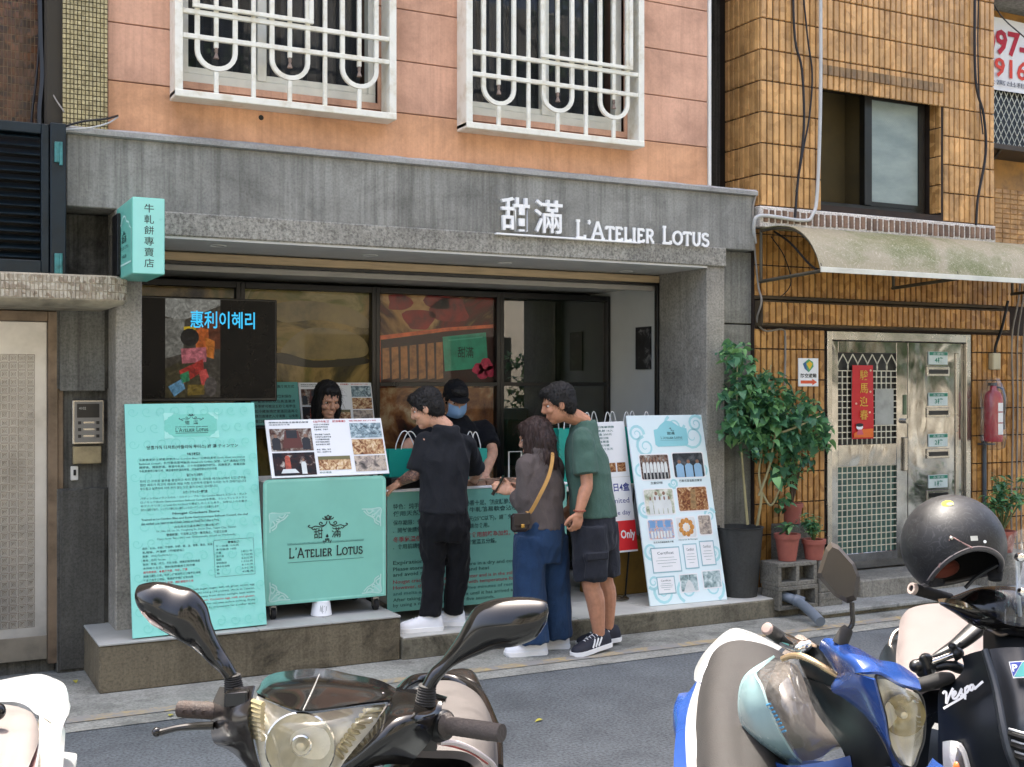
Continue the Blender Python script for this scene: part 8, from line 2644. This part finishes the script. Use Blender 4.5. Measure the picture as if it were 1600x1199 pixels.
b = MB(); b.grid(DG([[(1542, 1015, 3.25), (1570, 1012, 3.22), (1610, 1012, 3.2), (1650, 1016, 3.26)], [(1562, 1076, 3.17), (1590, 1076, 3.13), (1620, 1078, 3.12), (1655, 1080, 3.2)], [(1575, 1138, 3.1), (1600, 1140, 3.06), (1630, 1142, 3.06), (1658, 1144, 3.16)], [(1588, 1190, 3.07), (1610, 1194, 3.04), (1634, 1194, 3.04), (1656, 1190, 3.14)], [(1600, 1280, 3.06), (1615, 1284, 3.03), (1634, 1284, 3.03), (1650, 1280, 3.12)]]), 7, .012); HC = b.build('horn_cover', M_navy, VS_, 60)
b = MB(); b.tube([D(1539, 1016, 3.25), D(1557, 1074, 3.185), D(1569, 1135, 3.12), D(1580, 1178, 3.085), D(1596, 1215, 3.07)], [.010, .013, .016, .016, .014], 10, smooth=5); b.build('cover_edge', mat('charcoal_satin', '#2c3136', .4, .2), VS_)
b = MB(); b.grid(DG([[(1652, 1016, 3.27), (1690, 1030, 3.4)], [(1662, 1140, 3.18), (1735, 1140, 3.4)], [(1660, 1290, 3.14), (1735, 1290, 3.42)]]), 6, .012); b.build('shield_panel', M_navy, VS_, 60)
# grille slots
for k, (py0, py1) in enumerate(((1139, 1147), (1157, 1164), (1174, 1180))):
    b = MB(); b.tube([D(1577 + 4 * k, py0, 3.085 - .004 * k), D(1605, py1, 3.045), D(1640, py1 + 2, 3.04)], .0035, 8, smooth=3); b.build('grille_bar', mat('grille_rim', '#c9cccd', .3, .5), HC)
    b = MB(); b.tube([D(1578 + 4 * k, py0 + 7, 3.085 - .004 * k), D(1605, py1 + 7, 3.045), D(1640, py1 + 9, 3.04)], .009, 8, smooth=3); b.build('grille_slot', M_black, HC)
# badge
Pb = Panel(D(1577, 1035, 3.155), D(1606, 1033, 3.125), D(1581, 1061, 3.13), .004)
mw = mat('badge_white', '#e8eaec', .4)
Pb.poly([(0, 0), (1, 0), (1, 1), (.1, 1)], mw, VS_, .0, 'badge')
Pb.poly([(.06, .06), (.72, .06), (.12, .93)], mat('badge_blue', '#2b3f9a', .35), VS_, .001, 'badge')
Pb.poly([(.76, .06), (1, .06), (1, .94), (.16, .94)], mat('badge_teal', '#4aa6a0', .35), VS_, .001, 'badge')
Pb.text('P', .14, .44, .18, .62, mw, VS_, .03, .002)
# script name
Pv = Panel(D(1475, 1076, 3.285), D(1533, 1051, 3.215), D(1478, 1108, 3.27), .012)
L = [[(.02, .28), (.06, .2), (.11, .3), (.10, .55), (.09, .8), (.2, .45), (.3, .22)], [(.27, .62), (.36, .5), (.33, .4), (.27, .5), (.28, .7), (.36, .74), (.44, .62)], [(.44, .62), (.52, .42), (.5, .6), (.54, .72), (.46, .76)], [(.62, .42), (.58, .98)], [(.61, .5), (.68, .42), (.71, .52), (.66, .68), (.59, .68)], [(.84, .48), (.76, .44), (.73, .6), (.78, .68), (.84, .52), (.85, .68), (.92, .62), (1.08, .5)], [(.0, .98), (.5, .84), (.62, .8)]]
Pv.strokes([crom(q, 5).tolist() for q in L], mw, VS_, .006, 0, 'lettering', .002)
# turn signal
TSg = [[(1478, 1160, 3.31), (1492, 1158, 3.27), (1502, 1161, 3.245)], [(1478, 1180, 3.30), (1494, 1178, 3.255), (1511, 1178, 3.225)], [(1479, 1215, 3.30), (1500, 1215, 3.245), (1520, 1215, 3.21)], [(1482, 1255, 3.30), (1506, 1255, 3.245), (1526, 1250, 3.21)]]
b = MB(); b.grid(DG(TSg), 6, -.01); b.build('turn_signal', mat('signal_white', '#e4e4e2', .25, .2, coat=.5), VS_, 60)
b = MB(); b.grid([[D(x, y, dep - .012) for x, y, dep in r] for r in [[(1484, 1167, 3.29), (1492, 1166, 3.27), (1498, 1168, 3.25)], [(1484, 1185, 3.285), (1495, 1184, 3.255), (1505, 1184, 3.235)], [(1485, 1225, 3.285), (1500, 1225, 3.245), (1513, 1225, 3.22)]]], 6, -.003); b.build('signal_lens', mat('signal_grey', '#8a8682', .12, .5, var=.3, scale=40, coat=.5), VS_, 60)
b = MB(); b.ellipsoid(D(1496, 1200, 3.24), (.012, .012, .018)); b.build('signal_bulb', mat('signal_orange', '#d8713a', .3), VS_)
# headset, grip, levers
b = MB(); shell(b, [(1468, 938, 1470, 946, 3.46, .03), (1496, 930, 1490, 958, 3.42, .07), (1530, 918, 1520, 978, 3.38, .10), (1566, 916, 1556, 990, 3.36, .13), (1600, 920, 1594, 998, 3.36, .14), (1640, 928, 1634, 996, 3.38, .12), (1680, 946, 1676, 980, 3.44, .07)], 2.2); b.build('headset', M_gloss, VS_, 60)
b = MB(); b.grid(DG([[(1466, 939, 3.40), (1484, 938, 3.37), (1504, 943, 3.35), (1519, 951, 3.34)], [(1468, 943, 3.38), (1486, 946, 3.34), (1504, 951, 3.32), (1518, 953, 3.33)]]), 6, -.006); b.build('side_light', mat('champagne_chrome', '#cdbf9d', .15, .8, var=.2, scale=30), VS_)
g0, g1 = D(1426, 920, 3.42), D(1484, 936, 3.46)
b = MB(); b.tube([g0 + (g1 - g0) * t_ for t_ in np.linspace(0, 1, 24)], [.0165 + (.0007 if k % 3 else 0) for k in range(24)], 18); GR = b.build('grip', M_rubber, VS_, 80)
ax_ = unit(g0 - g1); b = MB(); b.lathe([(.010, .001), (.010, .006), (.0165, .006), (.0175, .0), (.0175, -.006)], g0, 22, ax_, caps=False); b.build('grip_end', mat('grip_ring', '#c8b7ae', .4, .4), GR)
b = MB(); b.tube([D(1531, 974, 3.36), D(1548, 985, 3.33), D(1564, 992, 3.32), D(1581, 986, 3.31), D(1600, 984, 3.31)], .0065, 8, smooth=5); b.build('screen_rod', mat('dull_metal', '#6f665f', .4, .6, var=.2), VS_)
b = MB(); b.grid(DG([[(1536, 985, 3.42), (1570, 990, 3.34), (1620, 990, 3.32)], [(1536, 1018, 3.36), (1575, 1016, 3.28), (1630, 1018, 3.26)]]), 5, .01); b.build('neck_cover', M_satin, VS_, 60)
# seat and rail
b = MB(); b.grid(DG([[(1416, 978, 4.5), (1430, 961, 4.56), (1470, 955, 4.58), (1502, 964, 4.55), (1545, 985, 4.48)], [(1412, 1000, 4.3), (1430, 982, 4.36), (1475, 976, 4.38), (1515, 984, 4.35), (1560, 1010, 4.28)], [(1410, 1030, 4.1), (1428, 1010, 4.14), (1476, 1004, 4.16), (1520, 1012, 4.12), (1566, 1040, 4.05)], [(1412, 1062, 3.92), (1430, 1042, 3.95), (1478, 1038, 3.96), (1522, 1046, 3.92), (1560, 1075, 3.86)], [(1430, 1100, 3.8), (1446, 1082, 3.8), (1480, 1078, 3.8), (1516, 1084, 3.78), (1546, 1110, 3.74)]]), 7, -.03); b.build('seat', mat('pinkish_seat', '#6b625f', .7, var=.08, scale=9, bump=.25, bscale=260), VS_, 70)
b = MB(); b.tube([D(1418, 978, 4.5), D(1412, 982, 4.5), D(1398, 990, 4.5), D(1391, 1008, 4.46), D(1396, 1020, 4.44), D(1410, 1028, 4.42)], .0095, 10, smooth=5); b.build('grab_rail', mat('rail_metal', '#7d756f', .35, .7, var=.15), VS_)
# phone clamp and black arm in front of the seat
b = MB(); b.tube([D(1536, 972, 3.5), D(1520, 988, 3.48), D(1495, 1008, 3.46), D(1470, 1020, 3.45), D(1456, 1026, 3.45)], [.03, .032, .026, .014, .005], 12, flat=.6, smooth=4); b.build('brake_lever', M_satin, VS_, 60)
b = MB(); b.tube([D(1440, 1040, 3.42), D(1470, 1030, 3.42), D(1500, 1019, 3.42)], .0095, 12); b.build('clamp_bar', M_chromep, VS_)
b = MB()
for px, py, r in ((1432, 1041, .022), (1447, 1030, .02), (1449, 1046, .024), (1496, 1021, .02), (1488, 1010, .013), (1440, 1052, .016)):
    b.ellipsoid(D(px, py, 3.42), (r, r, r * .9), 10, 7)
b.tube([D(1441, 1024, 3.41), D(1450, 1045, 3.40), D(1452, 1058, 3.41)], .012, 8); b.tube([D(1455, 1046, 3.43), D(1480, 1040, 3.42), D(1497, 1044, 3.42), D(1506, 1048, 3.43)], [.012, .014, .017, .012], 10, smooth=3)
me = remesh(b, .004, 2); finish(me, 'clamp', M_satin, VS_)
b = MB(); b.tube([D(1430, 1072, 3.36), D(1450, 1068, 3.34), D(1470, 1062, 3.34), D(1484, 1060, 3.35)], [.028, .03, .03, .024], 12, flat=.7, smooth=3); FT = b.build('foot_rest', M_rubber, VS_, 60)
b = MB(); b.lathe([(.012, 0), (.012, .006), (.004, .006), (.001, .003)], D(1452, 1067, 3.34) - FWD * .02, 16, -FWD); b.build('bolt', M_satin, FT)
# windscreen
b = MB(); b.grid(DG([[(1576, 838, 3.34), (1600, 826, 3.28), (1640, 822, 3.26), (1690, 830, 3.34)], [(1560, 884, 3.32), (1590, 880, 3.22), (1640, 876, 3.2), (1702, 884, 3.32)], [(1555, 930, 3.3), (1586, 932, 3.19), (1640, 932, 3.17), (1706, 934, 3.3)], [(1557, 968, 3.3), (1582, 978, 3.2), (1640, 980, 3.18), (1700, 972, 3.3)]]), 8); WS = b.build('windscreen', glass_thin('screen_plastic', (.95, .96, .96), .02, 1.2, .05, (.8, .82, .85)), VS_, 80)
for px, py, dep in ((1593, 871, 3.22), (1597, 925, 3.185)):
    b = MB(); b.lathe([(.001, .012), (.009, .010), (.012, .003), (.012, -.006)], D(px, py, dep), 16, -FWD); b.build('screen_bolt', M_chromep, VS_)
b = MB(); b.tube([D(1590, 876, 3.25), D(1591, 925, 3.22), D(1594, 962, 3.25)], .006, 8, smooth=4); b.build('screen_bracket', mat('clear_bracket', '#8f979c', .2, .4), VS_)

# ---------------------------------------------------------------- black open-face helmet hung on the handlebar
HM = thing('open_helmet', 'scuffed black open face helmet with yellow sticker hung on the handlebar', 'helmet', D(1490, 860, 3.3))
hc = D(1489, 852, 3.34)
axh = unit(FWD * .22 + UPV * .97 - RGT * .04)
sh = unit(np.cross(axh, FWD)); sh = sh if np.dot(sh, RGT) > 0 else -sh
fh = np.cross(sh, axh); fh = fh if np.dot(fh, FWD) < 0 else -fh
def hp(th, az, r=1., ):
    R_ = (.141, .150, .142)
    k = 1.
    return hc + r * (sh * R_[0] * math.sin(th) * math.cos(az) * k + fh * R_[1] * math.sin(th) * math.sin(az) + axh * R_[2] * math.cos(th))
def thmax(az):
    # lower at the cheeks, higher over the brow
    return RAD(116 + 17 * math.cos(2 * az) + 1 * math.sin(az) - 7 * math.cos(az) + 40 * max(0., -math.sin(az)) ** 2)
nA, nT = 56, 18
b = MB(); b.loft([[hp(.02 + (thmax(a) - .02) * k / nT, a) for a in np.arange(nA) * 6.28318 / nA] for k in range(nT + 1)], False)
m = bpy.data.materials.new('scuffed_black'); t = NT(m)
p_ = t.coords('world')
sc_ = t.new('ShaderNodeTexNoise'); sc_.inputs['Scale'].default_value = 16; sc_.inputs['Detail'].default_value = 6; sc_.inputs['Distortion'].default_value = 3.
t.link(p_, sc_.inputs['Vector'])
scr_ = t.ramp(sc_.outputs['Fac'], [(.48, 0.), (.5, .35), (.52, 0.)])
t.bsdf(t.mix(scr_, t.mix(t.ramp(t.noise(p_, 9, 5), [(.35, 0.), (.7, 1.)]), '#151618', '#1f2022'), '#4d4f51'), t.ramp(t.noise(p_, 22, 5), [(.3, .42), (.7, .6)]), .0, .4, .0)
b.build('helmet_shell', m, HM, 60)
b = MB(); b.loft([[hp(.02 + (thmax(a) - .02) * k / nT, a, .93) for a in np.arange(nA) * 6.28318 / nA] for k in range(nT + 1)], False); b.build('lining', mat('black_lining', '#0e0e0f', .95), HM, 60)
b = MB(); P_ = np.array([hp(thmax(a), a, .967) for a in np.arange(nA + 1) * 6.28318 / nA]); b.tube(P_, .0068, 8, caps=False); b.build('rim_trim', mat('rim_rubber', '#3a393a', .5), HM, 60)
b = MB(); P_ = np.array([hp(thmax(a) - .045, a, 1.0) for a in np.arange(nA + 1) * 6.28318 / nA]); b.tube(P_, .0018, 6, caps=False); b.build('rim_piping', mat('pale_piping', '#8f8582', .5), HM, 60)
cpad = hc - axh * .035 + FWD * .02
b = MB(); b.ellipsoid(hc - axh * .02 + FWD * .075 - UPV * .055 - sh * .01, (.07, .03, .03)); b.build('cheek_pad', mat('rust_pad', '#5f2a1c', .9, var=.2), HM)
b = MB(); b.tube([hp(thmax(RAD(172)), RAD(172), .9), hp(thmax(RAD(150)), RAD(150), .80) - axh * .03, hc - axh * .10 - sh * .07 - fh * .02], [.02, .024, .015], 10, flat=.5, smooth=4); b.tube([hp(thmax(RAD(10)), RAD(10), .9), hp(thmax(RAD(20)), RAD(20), .82) - axh * .04], [.022, .018], 10, flat=.5); tag(b.build('ear_pad', mat('black_lining2', '#151517', .9), HM), kind='stuff')
b = MB(); b.tube([hp(thmax(RAD(30)), RAD(30), .9), hc + sh * .05 - axh * .09 + fh * .02, hc + sh * .02 - axh * .12 + fh * .0], .006, 6, smooth=4); b.build('chin_strap', M_satin, HM)
# brow tab with stud
azb = RAD(112)
tab = [hp(thmax(azb) - .40, azb, 1.006), hp(thmax(azb + .33) - .03, azb + .33, 1.008), hp(thmax(azb + .15) - .02, azb + .15, 1.012), hp(thmax(azb) - .02, azb, 1.014), hp(thmax(azb - .18) - .02, azb - .18, 1.012), hp(thmax(azb - .36) - .03, azb - .36, 1.008)]
b = MB(); b.add(tab, [(0, 1, 2), (0, 2, 3), (0, 3, 4), (0, 4, 5)]); b.build('brow_tab', M_satin, HM)
b = MB(); b.tube([tab[1], (tab[1] + tab[0]) / 2, tab[0], (tab[0] + tab[5]) / 2, tab[5]], .0028, 6); b.build('tab_piping', mat('pink_piping', '#8d706c', .5), HM)
b = MB(); b.ellipsoid(hp(thmax(azb) - .36, azb, 1.02), (.006, .006, .006)); b.build('stud', M_steel, HM)
def patch(th0, az0, rt, ra, m_, nm, n=18, r=1.004):
    b = MB(); P_ = [hp(th0 + rt * math.sin(q), az0 + ra * math.cos(q), r) for q in np.arange(n) * 6.28318 / n]
    b.add(P_ + [hp(th0, az0, r + .004)], [(i, (i + 1) % n, n) for i in range(n)]); b.build(nm, m_, HM)
patch(RAD(40), RAD(112), .10, .17, mat('yellow_sticker', '#a8a31a', .8, var=.25, scale=60), 'sticker')
patch(RAD(42), RAD(108), .055, .10, mat('yellow_worn', '#a8a468', .8), 'sticker', 14, 1.0075)
b = MB(); P_ = [hp(RAD(88) + a, RAD(88) + c, 1.004) for a, c in ((-.045, .07), (-.045, -.07), (.045, -.07), (.045, .07))]; b.add(P_, [(0, 1, 2, 3)]); b.build('sticker', mat('grey_sticker', '#b9bab2', .5, var=.1, scale=80), HM)
patch(RAD(92), RAD(76), .03, .035, M_paper, 'stud', 10)
patch(RAD(96), RAD(12), .03, .035, mat('stud_pale', '#b9b49c', .3, .5), 'stud', 10); patch(RAD(80), RAD(14), .03, .035, MATS['stud_pale'], 'stud', 10)

# ---------------------------------------------------------------- white scooter at the lower left
WS_ = thing('motor_scooter', 'white scooter with pinkish seat and maroon stripe cut off at the lower left', 'scooter', (*D(-60, 1300, 2.3)[:2], 0))
S_ = D(-545, 1300, 2.2); S_[2] = 0
underbody(WS_, S_, unit(RGT * .25 + FWD * .97), M_whitep, .66, .58)
b = MB(); b.grid(DG([[(-40, 1082, 3.3), (0, 1074, 3.36), (30, 1068, 3.4), (60, 1064, 3.42), (80, 1070, 3.4), (96, 1078, 3.36), (102, 1092, 3.28)], [(-40, 1095, 3.2), (0, 1090, 3.26), (30, 1088, 3.28), (60, 1090, 3.28), (82, 1096, 3.24), (96, 1104, 3.2), (103, 1120, 3.12)], [(-40, 1112, 3.14), (5, 1108, 3.18), (30, 1110, 3.2), (52, 1120, 3.18), (70, 1130, 3.12), (88, 1140, 3.06), (102, 1150, 3.0)]]), 7, -.02); b.build('tail_cowl', M_whitep, WS_, 60)
b = MB(); b.grid(DG([[(82, 1096, 3.2), (96, 1092, 3.22), (103, 1110, 3.16)], [(80, 1140, 3.02), (94, 1140, 3.02), (102, 1146, 2.98)], [(76, 1200, 2.82), (90, 1202, 2.82), (98, 1204, 2.78)], [(60, 1260, 2.66), (80, 1264, 2.66), (92, 1270, 2.62)]]), 6, -.015); b.build('grab_rail', M_whitep, WS_, 60)
b = MB(); b.grid(DG([[(60, 1126, 3.14), (84, 1140, 3.1)], [(62, 1160, 3.0), (84, 1164, 2.98)], [(62, 1205, 2.86), (84, 1210, 2.84)], [(50, 1270, 2.7), (74, 1275, 2.68)]]), 6, -.02); b.build('inner_panel', mat('cream_plastic', '#d8d4c6', .3, var=.1, coat=.3), WS_, 60)
b = MB(); b.grid(DG([[(-60, 1118, 3.1), (-10, 1113, 3.14), (20, 1115, 3.14), (40, 1122, 3.1), (46, 1130, 3.06)], [(-70, 1150, 2.95), (-15, 1136, 2.98), (20, 1138, 2.98), (44, 1146, 2.94), (50, 1160, 2.9)], [(-80, 1190, 2.8), (-20, 1172, 2.82), (14, 1176, 2.82), (36, 1184, 2.78), (44, 1205, 2.72)], [(-90, 1250, 2.62), (-30, 1230, 2.64), (0, 1236, 2.64), (20, 1246, 2.6), (28, 1275, 2.54)]]), 7, -.02); SE = b.build('seat', mat('pale_seat', '#6e6662', .65, var=.08, scale=9, bump=.2, bscale=260), WS_, 70)
b = MB(); b.grid(DG([[(45, 1125, 3.08), (50, 1130, 3.06)], [(50, 1148, 2.96), (58, 1150, 2.95)], [(48, 1175, 2.84), (58, 1178, 2.83)], [(38, 1210, 2.72), (52, 1214, 2.71)], [(24, 1270, 2.58), (40, 1274, 2.57)]]), 6, -.008); b.build('seat_stripe', mat('maroon_vinyl', '#5a3534', .6, var=.1, bump=.3, bscale=300), SE, 60)
b = MB(); b.tube([D(46, 1125, 3.07), D(57, 1148, 2.95), D(59, 1178, 2.825), D(53, 1214, 2.70), D(42, 1274, 2.56)], .004, 8, smooth=5); b.build('seat_piping', M_whitep, SE)
b = MB(); b.ellipsoid(D(-3, 1112, 2.9), (.019, .019, .021)); b.tube([D(-3, 1112, 2.9), D(-40, 1130, 2.9)], .009, 8); b.build('lever_knob', M_gloss, WS_)
